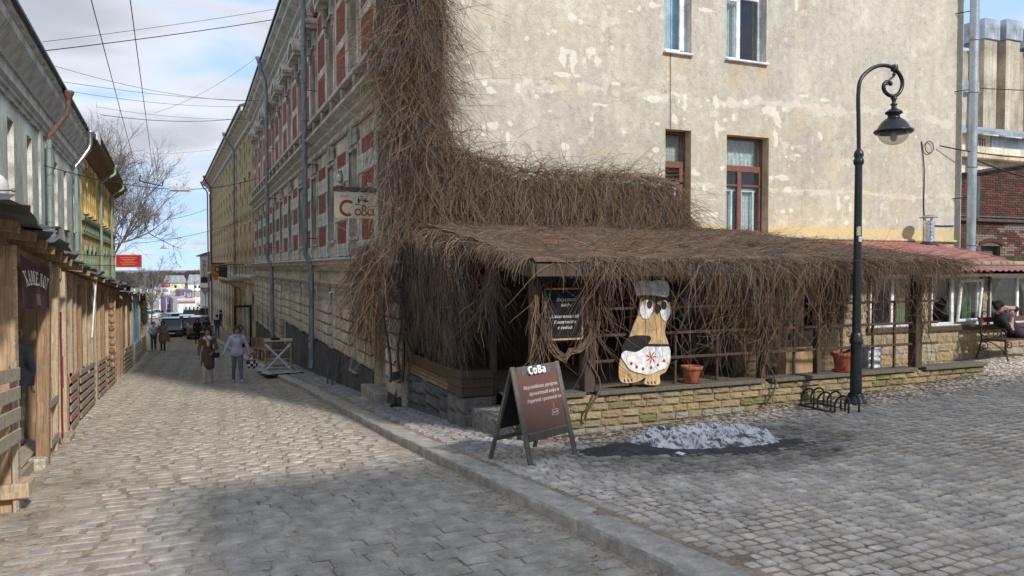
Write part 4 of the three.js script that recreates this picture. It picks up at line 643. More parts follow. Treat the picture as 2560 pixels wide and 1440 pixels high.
// ---------------------------------------------------------------- rock-faced blocks shared by the low walls
const ROCK = []; for (let v = 0; v < 8; v++) { // unit block: x,y in -.5..+.5, rough front bulging to +z
  const r = rng(100 + v), n = 5, m = 4, P = [], I = []; const H = (i, j) => (i === 0 || j === 0 || i === n || j === m) ? .35 * r() : .75 + .5 * r();
  for (let j = 0; j <= m; j++) for (let i = 0; i <= n; i++) { const e = .012; P.push((i / n - .5) * (1 - e) + (i && i < n ? (r() - .5) * .06 : (r() - .5) * .02), (j / m - .5) * (1 - e) + (j && j < m ? (r() - .5) * .08 : (r() - .5) * .04), H(i, j)); }
  for (let j = 0; j < m; j++) for (let i = 0; i < n; i++) { const a = j * (n + 1) + i; I.push(a, a + 1, a + n + 1, a + 1, a + n + 2, a + n + 1); }
  const rim = []; for (let i = 0; i <= n; i++) rim.push(i); for (let j = 1; j <= m; j++) rim.push(j * (n + 1) + n); for (let i = n - 1; i >= 0; i--) rim.push(m * (n + 1) + i); for (let j = m - 1; j > 0; j--) rim.push(j * (n + 1));
  const b0 = P.length / 3; rim.forEach(k => P.push(P[3 * k], P[3 * k + 1], -1)); rim.forEach((k, q) => { const q2 = (q + 1) % rim.length; I.push(k, b0 + q, rim[q2], rim[q2], b0 + q, b0 + q2); });
  const g = new THREE.BufferGeometry(); g.setAttribute('position', new THREE.Float32BufferAttribute(P, 3)); g.setIndex(I); ROCK.push(fin(g));
}
let rockN = 0;
function rock(parent, name, cx, cy, w, h, face, depth, m, turn = 0) { // turn 0: front faces +z at z = face; turn -PI/2: faces -x at x = face, cx is z
  const o = mesh(name, ROCK[rockN++ % 8], m, parent); o.scale.set(w, h, depth); o.rotation.y = turn; turn ? o.position.set(face, cy, cx) : o.position.set(cx, cy, face); return o;
}
const TF = -9.0, SILL = -1.70, TL = 3.85;
const roofAt = z => .02 + (.78 - .02) * clamp((z + 8.6) / (-14.2 + 8.6));
{
  const T = thing('cafe_terrace', 'vine covered timber terrace on a low yellow stone wall before the gable', 'terrace'), r = rng(21);
  // front wall: core and coursed blocks
  { const s = poly([[4.46, -2.9], [13.05, -2.9], [13.05, SILL - .06], [4.46, SILL - .06]]); mesh('wall_core', ext(s, .3).translate(0, 0, TF - .34), M.mortar, T); }
  let y = SILL - .06 - .012, row = 0;
  while (y > -2.5) {
    const h = .098 + .02 * r(); let x = 4.44 - .1 * r();
    while (x < 13.03) {
      let w = .20 + .20 * r(); if (x + w > 12.9) w = 13.07 - x; const g = gp(x + w / 2, TF);
      if (y > g - .04) { const above = y - h / 2 - g, q = r(); let m = q < .4 ? M.yellowStone : q < .72 ? M.yellowStone2 : M.yellowStone3; if (above < .10 && x < 7.5) m = q < .7 ? M.paleStone : M.yellowStone3; else if (above < .16) m = q < .35 ? M.mossStone : m; else if (r() < .06) m = M.mossStone;
        rock(T, 'wall_block', x + w / 2, y - h / 2, w - .012, h - .010, TF - .035, .030 + .02 * r(), m); }
      x += w;
    }
    y -= h; row++;
  }
  // rough footing at the corner and along the entrance
  for (const [x, yy, w, h, z] of [[4.15, -2.25, .34, .26, -9.02], [4.05, -2.02, .30, .2, -9.06], [4.5, -2.36, .4, .14, -8.97]]) rock(T, 'footing_stone', x, yy, w, h, z, .12, M.greyStone2);
  mesh('threshold', cb(3.9, -2.6, -10.72, 4.4, -2.12, -9.1, .02), M.greyStone2, T);
  // sill planks
  for (const [a, b] of [[4.42, 4.93], [5.12, 8.02], [8.16, 11.30], [11.50, 13.06]]) mesh('sill_plank', cb(a, SILL - .06, TF - .26, b, SILL, TF + .05, .008), M.greyWood, T);
  // left wall: grey rubble below, small yellow courses, planter boards
  mesh('side_wall_core', bx(TL + .05, -3.1, -14.15, TL + .32, -1.70, -10.78), M.mortar, T);
  { let z = -14.15; while (z < -10.8) { const w = .28 + .22 * r(), z1 = Math.min(z + w, -10.78), g = gp(3.8, (z + z1) / 2); let yy = g - .12; const top = -2.02 - .02; while (yy < top - .04) { const h = Math.min(.17 + .12 * r(), top - yy); rock(T, 'rubble_stone', (z + z1) / 2, yy + h / 2, z1 - z - .015, h - .015, TL + .02, .05, r() < .6 ? M.greyStone : M.greyStone2, -Math.PI / 2); yy += h; } z = z1; } }
  for (let k = 0; k < 3; k++) { let z = -14.14 + .1 * r(); const yy = -2.03 + k * .068; while (z < -11.45) { const w = .17 + .06 * r(); rock(T, 'thin_block', z + w / 2, yy + .032, w - .012, .058, TL + .03, .026, r() < .6 ? M.yellowStone : M.yellowStone2, -Math.PI / 2); z += w; } }
  mesh('planter_board', cb(TL - .04, -1.82, -14.1, TL - .01, -1.62, -11.4, .006), M.darkWood, T); mesh('planter_board', cb(TL + .30, -1.82, -14.1, TL + .33, -1.62, -11.4, .006), M.darkWood, T);
  mesh('planter_soil', bx(TL - .01, -1.80, -14.1, TL + .30, -1.68, -11.4), mat([.05, .04, .03], { t: tSand, s: 1, b: bSand, bs: .02 }), T);
  for (let k = 0; k < 3; k++) { const yy = -1.97 + k * .135; mesh('planter_board', cb(TL - .10, yy, -11.40, TL - .075, yy + .13, -10.70, .006), M.darkWood, T); mesh('planter_board', cb(TL - .075, yy, -10.725, TL + .42, yy + .13, -10.70, .006), M.darkWood, T); mesh('planter_board', cb(TL - .075, yy, -11.40, TL + .42, yy + .13, -11.375, .006), M.darkWood, T); }
  mesh('planter_cap', cb(TL - .07, -1.62, -11.37, TL + .41, -1.59, -10.73, .006), M.darkWood, T);
  for (const [a, b, lo, hi] of [[-11.42, -11.05, -2.5, -2.26], [-11.05, -10.68, -2.5, -2.22], [-11.42, -11.0, -2.26, -1.98], [-11.0, -10.68, -2.22, -1.98]]) rock(T, 'rubble_stone', (a + b) / 2, (lo + hi) / 2, b - a - .01, hi - lo - .01, TL - .05, .06, M.greyStone2, -Math.PI / 2);
  for (const [a, b, lo, hi] of [[3.83, 4.08, -2.5, -2.2], [4.08, 4.32, -2.5, -2.24], [3.83, 4.32, -2.21, -1.98]]) rock(T, 'rubble_stone', (a + b) / 2, (lo + hi) / 2, b - a - .01, hi - lo - .01, -10.72, .06, M.greyStone2);
  // posts
  for (const [x, z, w] of [[4.22, TF - .12, .12], [5.02, TF - .1, .17], [8.09, TF - .1, .15], [9.22, TF - .12, .11], [11.40, TF - .1, .16], [4.3, -10.8, .1]]) mesh('post', beam([x, z < -10 ? -2.1 : SILL - .02, z], [x, roofAt(z) - .05, z], w, w, .01), M.darkWood, T);
  // rails and thin uprights of the trellis
  for (const yy of [-.58, -.95, -1.31]) { mesh('trellis_rail', beam([5.1, yy, TF - .1], [8.02, yy, TF - .1], .045, .04), M.darkWood, T); mesh('trellis_rail', beam([8.16, yy, TF - .1], [11.32, yy, TF - .1], .045, .04), M.darkWood, T); mesh('trellis_rail', beam([11.48, yy, TF - .1], [11.95, yy, TF - .1], .045, .04), M.darkWood, T); }
  for (const x of [5.75, 6.5, 7.25, 8.75, 9.75, 10.45, 10.95]) mesh('trellis_upright', beam([x, SILL, TF - .14], [x, x > 10 || r() < .4 ? -.58 : -.95, TF - .14], .04), M.darkWood, T);
  for (const yy of [-1.0]) mesh('trellis_rail', beam([4.3, yy, TF - .1], [4.95, yy, TF - .1], .045, .04), M.darkWood, T);
  // roof deck, fascias, rafters
  const rd = (x0, x1, z0, z1, dy, t) => { const g = new THREE.BoxGeometry(x1 - x0, t, Math.hypot(z1 - z0, roofAt(z1) - roofAt(z0))); g.rotateX(Math.atan2(roofAt(z1) - roofAt(z0), z0 - z1)); return fin(g).translate((x0 + x1) / 2, (roofAt(z0) + roofAt(z1)) / 2 + dy, (z0 + z1) / 2); };
  mesh('roof_deck', rd(4.0, 11.8, -8.6, -14.18, .0, .06), M.greyWood, T);
  mesh('fascia', cb(4.0, roofAt(-8.6) - .14, -8.60, 11.8, roofAt(-8.6) + .02, -8.565, .006), M.darkWood, T);
  { const s = poly([[-8.6, -.16 + .02], [-8.6, .06], [-14.15, .82], [-14.15, .62]]); mesh('side_fascia', ext(s, .04).rotateY(-Math.PI / 2).translate(4.0, 0, 0), M.darkWood, T); }
  for (let x = 4.5; x < 11.8; x += .85) mesh('rafter', rd(x - .035, x + .035, -8.66, -14.1, -.09, .1), M.darkWood, T);
  // dark back boards added to darken the inside; floor, stone pier
  for (let k = 0; k < 30; k++) { const x = 4.25 + k * .2; mesh('back_board', bx(x, -2.1, -13.2, x + .19, .6, -13.17), M.darkWood, T); }
  for (let k = 0; k < 26; k++) { const z = -9.30 - k * .15; mesh('floor_plank', bx(4.42, -1.98, z - .145, 11.6, -1.94, z), M.weathered, T); }
  for (let k = 0; k < 11; k++) rock(T, 'pier_stone', 9.05 + (k % 2 ? .05 : -.03), -1.9 + k * .16, .38, .15, -10.4, .05, k % 3 ? M.yellowStone : M.yellowStone3);
  mesh('pier_core', bx(8.88, -1.98, -10.75, 9.24, .2, -10.42), M.mortar, T);
  mesh('brown_panel', bx(9.35, -1.95, -10.9, 10.35, -.75, -10.86), mat([.14, .06, .035], { s: 1 }), T);
}
// ---------------------------------------------------------------- stone pavilion with the red roof
{
  const T = thing('stone_pavilion', 'yellow rubble stone pavilion with white framed windows under a red tile sheet roof', 'pavilion'), r = rng(31), Z = -10.8;
  const ws = [[12.26, -1.20, 13.50, -.16], [13.98, -1.22, 15.48, -.16], [15.78, -1.22, 17.60, -.16]];
  const s = poly([[9.5, -2.5], [20.4, -2.5], [20.4, .05], [9.5, .05]]); for (const w of ws) s.holes.push(holeRect(...w)); s.holes.push(holeRect(10.6, -1.2, 11.6, -.16));
  mesh('wall_core', ext(s, .35).translate(0, 0, Z - .37), M.mortar, T);
  mesh('rear_wall', bx(20.0, -2.5, -14.1, 20.4, .3, Z - .4), M.mortar, T); mesh('rear_wall', bx(9.5, -2.5, -14.1, 9.8, .3, Z - .4), M.mortar, T);
  // random coursed facing
  let y = -2.2; const all = [...ws, [10.6, -1.2, 11.6, -.16]];
  while (y < 0) { const h = .12 + .13 * r(); let x = 9.5; while (x < 19.5) { const w = .18 + .26 * r(), x1 = x + w; let skip = y + h < gp(x, Z) - .05; for (const [a, b, c, d] of all) if (x1 > a - .02 && x < c + .02 && y + h > b - .08 && y < d + .02) { skip = true; if (x < a - .10) rock(T, 'facing_stone', (x + a - .03) / 2, y + h / 2, a - .03 - x - .012, h - .012, Z - .03, .03, M.yellowStone); if (x1 > c + .10) rock(T, 'facing_stone', (x1 + c + .03) / 2, y + h / 2, x1 - c - .03 - .012, h - .012, Z - .03, .03, M.yellowStone3); }
      if (!skip) { const q = r(); rock(T, 'facing_stone', x + w / 2, y + h / 2, w - .014, h - .014, Z - .03, .028 + .02 * r(), q < .4 ? M.yellowStone : q < .7 ? M.yellowStone2 : q < .9 ? M.yellowStone3 : M.paleStone); } x = x1; } y += h; }
  const mullions = [[[.60, .05, .68, .99]], [[.62, .05, .72, 1.0]], [[.9, .05, .98, 1.0]]];
  ws.forEach(([x0, y0, x1, y1], k) => {
    windowZ(T, x0, y0, x1, y1, Z - .02, M.frameWhite, mullions[k], { t: .075 });
    mesh('window_board', cb(x0 - .08, y0 - .10, Z - .06, x1 + .06, y0 - .005, Z + .05, .008), M.darkWood, T);
    mesh('window_trim', [bx(x1, y0, Z - .05, x1 + .06, y1, Z + .012), bx(x0 - .06, y0, Z - .05, x0, y1, Z + .012)], M.darkWood, T);
    mesh('curtain', drape(x0 + .07, x0 + .62, y0 + .06, y1 - .05, Z - .16, .03, 5, .72), M.curtain, T);
    mesh('curtain', drape(x1 - .72, x1 - .07, y0 + .06, y1 - .05, Z - .16, .03, 5, -.55), M.curtain, T);
    if (k === 1) { const w = new THREE.Group(); w.name = 'tilted_sash'; T.add(w); w.position.set(x0 + .72, y0 + .08, Z + .01); w.rotation.x = R(5); const W = x1 - x0 - .80, Hh = y1 - y0 - .16; mesh('frame', [cb(0, 0, 0, .06, Hh, .05), cb(W - .06, 0, 0, W, Hh, .05), cb(.06, 0, 0, W - .06, .06, .05), cb(.06, Hh - .06, 0, W - .06, Hh, .05)], M.frameWhite, w); mesh('pane', bx(.04, .04, .022, W - .04, Hh - .04, .026), M.pane, w); }
  });
  mesh('inner_wall', bx(9.9, -2.4, -12.8, 19.9, .1, -12.75), M.room, T);
  mesh('lintel_board', cb(9.6, -.13, Z - .03, 20.4, .06, Z + .03, .006), M.greyWood, T);
  // pressed tile sheet: waves across, steps down the slope
  const nx = 300, nz = 44, P = [], I = [], ez = -10.30, rz = -14.18, hgt = t => mix(-.09, .66, t);
  for (let j = 0; j <= nz; j++) for (let i = 0; i <= nx; i++) { const t = j / nz, z = mix(ez, rz, t), xr = 17.15 + (ez - z) * .27, x = mix(10.6, xr, i / nx), step = (t * 11) % 1; P.push(x, hgt(t) + .016 * Math.sin(x * 2 * Math.PI / .19) + .022 * (1 - step) + (j === 0 ? -.004 : 0) + .012 * (fbm(x * 1.2, t * 5 + 9, 3) - .5), z); }
  for (let j = 0; j < nz; j++) for (let i = 0; i < nx; i++) { const a = j * (nx + 1) + i; I.push(a, a + 1, a + nx + 1, a + 1, a + nx + 2, a + nx + 1); }
  const g = new THREE.BufferGeometry(); g.setAttribute('position', new THREE.Float32BufferAttribute(P, 3)); g.setIndex(I); g.computeVertexNormals(); const m = M.redRoof.clone(); m.side = THREE.DoubleSide; mesh('tile_sheet_roof', fin(g, true), m, T);
  mesh('roof_boarding', ext(poly([[ez - .06, -.14], [rz, .60], [rz, .55], [ez - .06, -.19]]), 6.6).rotateY(-Math.PI / 2).translate(17.1, 0, 0), M.greyWood, T);
  for (let k = 0; k < 7; k++) { const t = .35 + .09 * k, z = mix(ez, rz, t), xr = 17.15 + (ez - z) * .27; mesh('verge_strip', beam([xr + .01, hgt(t) + .04, z], [xr + .09, hgt(t + .09) + .03, mix(ez, rz, t + .085)], .05, .012), M.redRoof, T); }
}
{ // sheet steel flue through the red roof
  const F = thing('steel_flue', 'ribbed sheet steel flue with a conical cap on the red roof', 'flue', [17.62, .62, -13.72]);
  mesh('pipe', lathe([[.135, -.1], [.135, .58], [.13, .58]], 18), M.pipeNew, F); for (let k = 0; k < 6; k++) mesh('rib', lathe([[.135, -.006], [.140, 0], [.135, .006]], 18).translate(0, .05 + k * .095, 0), M.pipeNew, F);
  for (let k = 0; k < 3; k++) mesh('cap_strut', bar([.12 * Math.cos(k * 2.1), .56, .12 * Math.sin(k * 2.1)], [.12 * Math.cos(k * 2.1), .68, .12 * Math.sin(k * 2.1)], .012), M.zinc, F); mesh('cap', lathe([[.23, .66], [.225, .675], [.1, .72], [0, .745]], 20), M.zinc, F); mesh('flashing', lathe([[.26, -.08], [.2, .0], [.14, .05]], 14), M.roofMetal, F);
}
// ---------------------------------------------------------------- leafless vine, strand by strand
class Strands {
  constructor() { this.P = []; this.N = []; this.C = []; this.I = []; }
  add(pts, r0, r1, col) {
    const n = pts.length, P = this.P, N = this.N, C = this.C, I = this.I; let base = P.length / 3, ux = 1, uy = 0, uz = 0;
    for (let i = 0; i < n; i++) {
      const a = pts[Math.max(0, i - 1)], b = pts[Math.min(n - 1, i + 1)]; let dx = b[0] - a[0], dy = b[1] - a[1], dz = b[2] - a[2]; const l = Math.hypot(dx, dy, dz) || 1; dx /= l; dy /= l; dz /= l;
      let k = ux * dx + uy * dy + uz * dz; ux -= k * dx; uy -= k * dy; uz -= k * dz; let m = Math.hypot(ux, uy, uz); if (m < .05) { ux = dy; uy = dz; uz = dx; k = ux * dx + uy * dy + uz * dz; ux -= k * dx; uy -= k * dy; uz -= k * dz; m = Math.hypot(ux, uy, uz) || 1; } ux /= m; uy /= m; uz /= m;
      const vx = dy * uz - dz * uy, vy = dz * ux - dx * uz, vz = dx * uy - dy * ux, r = mix(r0, r1, i / (n - 1));
      for (let q = 0; q < 3; q++) { const c = Math.cos(q * 2.0944), s = Math.sin(q * 2.0944), x = ux * c + vx * s, y = uy * c + vy * s, z = uz * c + vz * s; P.push(pts[i][0] + x * r, pts[i][1] + y * r, pts[i][2] + z * r); N.push(x, y, z); C.push(col[0], col[1], col[2]); }
      if (i) { const p = base + (i - 1) * 3, o = base + i * 3; for (let q = 0; q < 3; q++) { const q2 = (q + 1) % 3; I.push(p + q, p + q2, o + q, p + q2, o + q2, o + q); } }
    }
  }
  geo() { const g = new THREE.BufferGeometry(); g.setAttribute('position', new THREE.Float32BufferAttribute(this.P, 3)); g.setAttribute('normal', new THREE.Float32BufferAttribute(this.N, 3)); g.setAttribute('color', new THREE.Float32BufferAttribute(this.C, 3)); g.setIndex(this.I); return g; }
}
const mVine = new THREE.MeshStandardMaterial({ vertexColors: true, roughness: .85 });
const vineCol = (r, tan = .35) => { const q = r(), k = .75 + .5 * r(); const c = q < tan ? [.29, .18, .098] : q < tan + .22 ? [.20, .175, .15] : q < tan + .52 ? [.145, .086, .054] : [.07, .047, .034]; return c.map(v => v * k); };
// a limp shoot: starts along d, bends down by g per step, wanders by w
function shoot(r, p, d, len, n, g, w, keep) { const pts = [p.slice()], st = len / n; let [dx, dy, dz] = d, [x, y, z] = p, cx = (r() - .5) * w, cy = (r() - .5) * w, cz = (r() - .5) * w; for (let i = 0; i < n; i++) { dx += cx + (r() - .5) * w; dy += cy * .6 + (r() - .5) * w - g; dz += cz + (r() - .5) * w; if (r() < .25) { cx = (r() - .5) * w; cz = (r() - .5) * w; } const l = Math.hypot(dx, dy, dz); dx /= l; dy /= l; dz /= l; x += dx * st; y += dy * st; z += dz * st; if (keep) [x, y, z] = keep(x, y, z); pts.push([x, y, z]); } return pts; }
const VINE = thing('climbing_vine', 'leafless brown climbing vine over the house corner and terrace roof', 'vine');
function vinePart(name, s) { const m = mesh(name, s.geo(), mVine, VINE); m.userData.kind = 'stuff'; return m; }
{
  const r = rng(41), S = new Strands();
  const xR = y => y > 2.6 ? 4.40 + (6 - y) * .07 : 4.64 + (2.6 - y) * .34, xL = y => y > 3.4 ? mix(3.20, 3.44, sm(4, 6, y)) : y > .6 ? 3.34 : mix(2.98, 3.30, sm(-.4, .6, y));
  for (let i = 0; i < 6800; i++) { // thick column on the corner
    const y0 = -1.0 + 10.6 * Math.pow(r(), .9), a = xL(y0), b = Math.max(a + .4, y0 < .9 ? Math.min(xR(y0), 4.5) : xR(y0)); if (y0 < .4 && r() < .35) continue; let x = mix(a, b, r()), t = (x - a) / (b - a), z = ZG + .04 + (.08 + .50 * Math.sin(Math.PI * clamp(t, .05, .95)) * (.6 + .8 * vn(x * 2.2 + 3, y0 * 1.1))) * Math.sqrt(r());
    if (x < XF - .06 && r() < .4) z = ZG + .3 - (y0 > .9 && y0 < 2.2 ? .5 : 1.1) * r();
    if (x > XF - .05 && z < ZG + .04) z = ZG + .05;
    const out = r() < .14 ? 1.0 : .2, L = .45 + 1.25 * r() * r() + .3 * r();
    const pts = shoot(r, [x, y0, z], [(r() - .5) * 1.5, -.2 - .7 * r() + (r() < .2 ? 1.1 : 0), out * r()], L * 1.15, 10, .13, .34, (x, y, z) => [x > XF - .02 && x < XF + .02 && z < ZG ? XF - .03 : x, y, x > XF - .04 ? Math.max(z, ZG + .02) : z]);
    S.add(pts, .0036 + .0046 * r() * r(), .0022, vineCol(r, .26));
  }
  for (let i = 0; i < 220; i++) { const y0 = 1 + 7 * r(); S.add(shoot(r, [xR(y0) - .2 * r(), y0, ZG + .1 + .2 * r()], [.5 + .8 * r(), .3 - .6 * r(), .25], .35 + .55 * r(), 11, .12, .3, (x, y, z) => [x, y, Math.max(z, ZG + .02)]), .0032, .0016, vineCol(r, .5)); }
  for (let i = 0; i < 80; i++) { const y0 = (r() < .5 ? -1 : 3.2) + 3.2 * r(); S.add(shoot(r, [xL(y0) + .15 * r(), y0, ZG + .1 * r()], [-.5 - .6 * r(), .3 - .6 * r(), .25], .3 + .5 * r(), 11, .12, .3), .0032, .0016, vineCol(r, .5)); }
  vinePart('corner_stems', S);
  for (let i = 0; i < 9; i++) { const W = new Strands(), x0 = 3.55 + .11 * i, p = []; for (let k = 0; k <= 40; k++) { const y = -2.2 + 10.6 * k / 40; p.push([x0 + .16 * Math.sin(y * 1.1 + i * 2.1) + .10 * Math.sin(y * 2.7 + i), y, ZG + .10 + .30 * Math.max(0, Math.sin(y * .8 + i * 1.7)) + .05 * Math.sin(y * 5 + i)]); } W.add(p, .030 + .008 * (i % 3), .014, [.15, .115, .09]); mesh('woody_trunk', W.geo(), mVine, VINE); }
  for (const [x, z, i] of [[5.02, TF + .06, 0], [8.09, TF + .06, 1], [4.22, TF + .02, 2]]) { const W = new Strands(), p = []; for (let k = 0; k <= 30; k++) { const y = SILL - .4 * (i < 2 ? 1 : 0) + 1.75 * k / 30; p.push([x + .11 * Math.sin(y * 7 + i), y, z + .05 * Math.cos(y * 7 + i)]); } W.add(p, .020, .011, [.15, .11, .08]); mesh('woody_trunk', W.geo(), mVine, VINE); }
}
{
  const r = rng(42), S = new Strands();
  const top = x => x < 6 ? mix(2.25, 2.02, (x - 5) / 1) : x < 9.3 ? 1.98 : mix(1.98, 1.0, Math.pow(clamp((x - 9.3) / .95), 2));
  for (let i = 0; i < 4400; i++) { // hanging mound along the gable
    const x = 4.6 + 5.65 * r(), tp = top(x) - .02, y0 = mix(.95, tp, Math.pow(r(), .55)), q = (y0 - .8) / (tp - .8), z = ZG + .05 + (.16 + .42 * (1 - q * q)) * Math.sqrt(r());
    const L = .35 + .7 * r(); S.add(shoot(r, [x, y0, z], [(r() - .5) * 1.5, q > .9 ? .6 * r() : -.3, .6 * r()], L * 1.15, 9, .18, .27, (x, y, z) => [x, Math.max(y, roofAt(z) + .04), Math.max(z, ZG + .02)]), .0045 + .004 * r() * r(), .003, vineCol(r, .42));
  }
  for (let i = 0; i < 130; i++) { const x = 5 + 5 * r(); S.add(shoot(r, [x, top(x) - .05, ZG + .1 + .1 * r()], [(r() - .5) * 2, .8, .1], .3 + .5 * r(), 8, .16, .2, (x, y, z) => [x, y, Math.max(z, ZG + .02)]), .0035, .002, vineCol(r, .5)); }
  vinePart('gable_foot_stems', S);
}
{
  const r = rng(43), S = new Strands();
  // matted litter lying on the roof deck
  const mt = mat([.10, .065, .04], { t: tex(512, 512, (u, v) => { const a = fbm(u * 90, v * 14, 3, 90), b = fbm(u * 14, v * 90, 3, 14), c = fbm(u * 8, v * 8, 4, 8); const k = .45 + .5 * Math.max(a, b) * c * 1.6; return [k, k * .97, k * .92]; }), s: .6, b: bRough, bs: .05 });
  const g = sheet(3.98, 12.1, -8.56, -14.1, 90, 60, (x, z) => roofAt(z) + .05 + .11 * fbm(x * 2.2, z * 2.2, 4) * sm(12.1, 11.0, x) - (z > -8.62 ? .05 : 0)); mesh('leaf_litter_mat', g, mt, VINE).userData.kind = 'stuff';
  for (let i = 0; i < 8600; i++) {
    const x = 4.02 + 8.0 * r(), z = -8.58 - 5.5 * r(), a = r() * 6.283, L = .2 + .5 * r();
    if (x > 11.4 && r() < .5) continue; if (x < 4.75 && z > -9.4 + (4.75 - x) * -1.2 && r() < .75) continue;
    const b = .05 + .07 * r(); S.add(shoot(r, [x, roofAt(z) + b, z], [Math.sin(a), .12 * r(), Math.cos(a)], L, 5, .05, .34, (x, y, z) => [x, z > -8.6 ? y : Math.max(y, roofAt(z) + .05 + .08 * fbm(x * 2.2, z * 2.2, 3)), z]), .003 + .003 * r() * r(), .002, vineCol(r, .36));
  }
  vinePart('roof_stems', S);
}
{
  const r = rng(44), S = new Strands();
  const dens = x => .55 + .45 * Math.max(Math.exp(-Math.pow((x - 5.0) / .35, 2)), Math.exp(-Math.pow((x - 8.0) / .5, 2)), Math.exp(-Math.pow((x - 6.1) / .5, 2)) * .9, Math.exp(-Math.pow((x - 7.2) / .4, 2)) * .8, Math.exp(-Math.pow((x - 9.6) / .4, 2)) * .8);
  for (let i = 0; i < 2300; i++) { // fringe along the front eaves
    const x = 4.2 + 7.9 * r(); if (r() > dens(x) * (x > 11.6 ? .6 : x < 4.6 ? .25 : 1)) continue; const q = r(), L = q < .46 ? .15 + .3 * r() : q < .84 ? .4 + .5 * r() : .95 + .75 * r();
    const lim = x > 4.3 && x < 4.92 && r() < .9 ? Math.min(L, .12 + .16 * r()) : x > 9.8 ? Math.min(L, .4 + .5 * r() * r()) : x > 5.4 && x < 6.35 && r() < .93 ? Math.min(L, .14 + .14 * r()) : L;
    S.add(shoot(r, [x, .05 + .1 * r(), -8.64 + .08 * r()], [(r() - .5) * 1.2, .1 * r(), .18 + .3 * r()], lim + .12, 14, .20, .29, (x, y, z) => [x, y, y < -1.68 ? Math.max(z, TF + .06) : clamp(z, TF - .25, -8.3)]), .003 + .0035 * r() * r(), .0018, vineCol(r, .32));
  }
  for (let i = 0; i < 560; i++) { // shoots grown into the trellis
    const x = 4.95 + 6.6 * r(), y0 = -.1 - 1.0 * r(); if (r() > dens(x) * (x > 9.6 ? .45 : 1) * (x > 5.35 && x < 6.35 ? .3 : 1)) continue; S.add(shoot(r, [x, y0, TF - .06 + .16 * r()], [(r() - .5) * 2, -.3, (r() - .5) * .4], .4 + .7 * r(), 13, .05, .36, (x, y, z) => [x, Math.max(y, SILL + .02), clamp(z, TF - .25, TF + .2)]), .003 + .0032 * r(), .0018, vineCol(r, .35));
  }
  for (let i = 0; i < 330; i++) { // twining round the posts
    const px = [5.02, 8.09, 4.25, 9.3, 11.4][i % 5], far = i % 5 > 2 ? .5 : 1; if (r() > far) continue; const y0 = .05 - 1.1 * r(); S.add(shoot(r, [px + (r() - .5) * .26, y0, TF - .02 + .12 * r()], [(r() - .5) * .9, -1, .05], .4 + .6 * r(), 12, .05, .26, (x, y, z) => [x, Math.max(y, SILL + .02), clamp(z, TF - .02, TF + .16)]), .004 + .005 * r(), .0025, vineCol(r, .34));
  }
  for (let i = 0; i < 26; i++) { const w = (r() - .5) * .1, p = []; for (let k = 0; k <= 16; k++) { const t = k / 16, a = Math.PI * (1.02 + .96 * t); p.push([4.64 + (.37 + w) * Math.cos(a) + .03 * r(), -.72 + (.52 + w) * Math.sin(a) * (t < .5 ? 1 : .8) + .02 * r(), TF + .06 + .05 * r()]); } S.add(p, .005, .003, vineCol(r, .45)); }
  for (let i = 0; i < 22; i++) { const w = (r() - .5) * .16, p = []; for (let k = 0; k <= 10; k++) { const t = k / 10; p.push([4.25 + .7 * t + .03 * r(), -.18 + w + .10 * Math.sin(t * 3.1) + .03 * r(), TF + .06 + .05 * r()]); } S.add(p, .004, .003, vineCol(r, .4)); }
  vinePart('eaves_stems', S);
}
{
  const r = rng(45), S = new Strands();
  for (let i = 0; i < 2500; i++) { // curtain down the terrace's left side
    const z = -14.1 + 3.3 * Math.pow(r(), 1.25), y0 = roofAt(z) + .1 - 1.5 * Math.pow(r(), 1.2), L = .35 + .8 * r();
    S.add(shoot(r, [3.98 - .06 * r(), y0, z], [-.4 * r(), -.4 * r(), (r() - .5) * 1.2], L * 1.15, 13, .13, .30, (x, y, z) => [clamp(x, 3.72, 4.08), Math.max(y, -1.6), z]), .0042 + .005 * r() * r(), .0025, vineCol(r, .30));
  }
  for (let i = 0; i < 300; i++) { const z = -10.6 + 1.9 * r(); S.add(shoot(r, [3.98, roofAt(z) + .08, z], [-.7 * r(), .2, (r() - .5) * 1.5], .15 + .35 * r(), 10, .2, .28), .003, .0016, vineCol(r, .4)); }
  for (let i = 0; i < 150; i++) { const z = -9.95 + .4 * (r() - .5); S.add(shoot(r, [3.95, .2 - .4 * r(), z], [-.2 * r(), -1, (r() - .5) * .9], .4 + .75 * r(), 13, .07, .32), .0035, .0018, vineCol(r, .35)); }
  vinePart('side_curtain_stems', S);
}
{
  const r = rng(46), S = new Strands();
  for (let i = 0; i < 1000; i++) { // part that has spilled round the corner over the street front
    const z = -14.3 - 3.0 * Math.pow(r(), 1.2), lo = vn(z * 2.3 + 5, 3.1), y0 = .55 - 1.5 * r() * (.5 + lo);
    S.add(shoot(r, [XF - .12 - .45 * r() * (z > -15.4 ? 1 : .5), y0, z], [-.5 * r(), -.3, (r() - .5) * 1.2], .3 + .75 * r() * (.4 + lo), 12, .13, .32, (x, y, z) => [Math.min(x, XF - .08), y, z]), .0036 + .0036 * r() * r(), .002, vineCol(r, .30));
  }
  vinePart('street_front_stems', S);
}
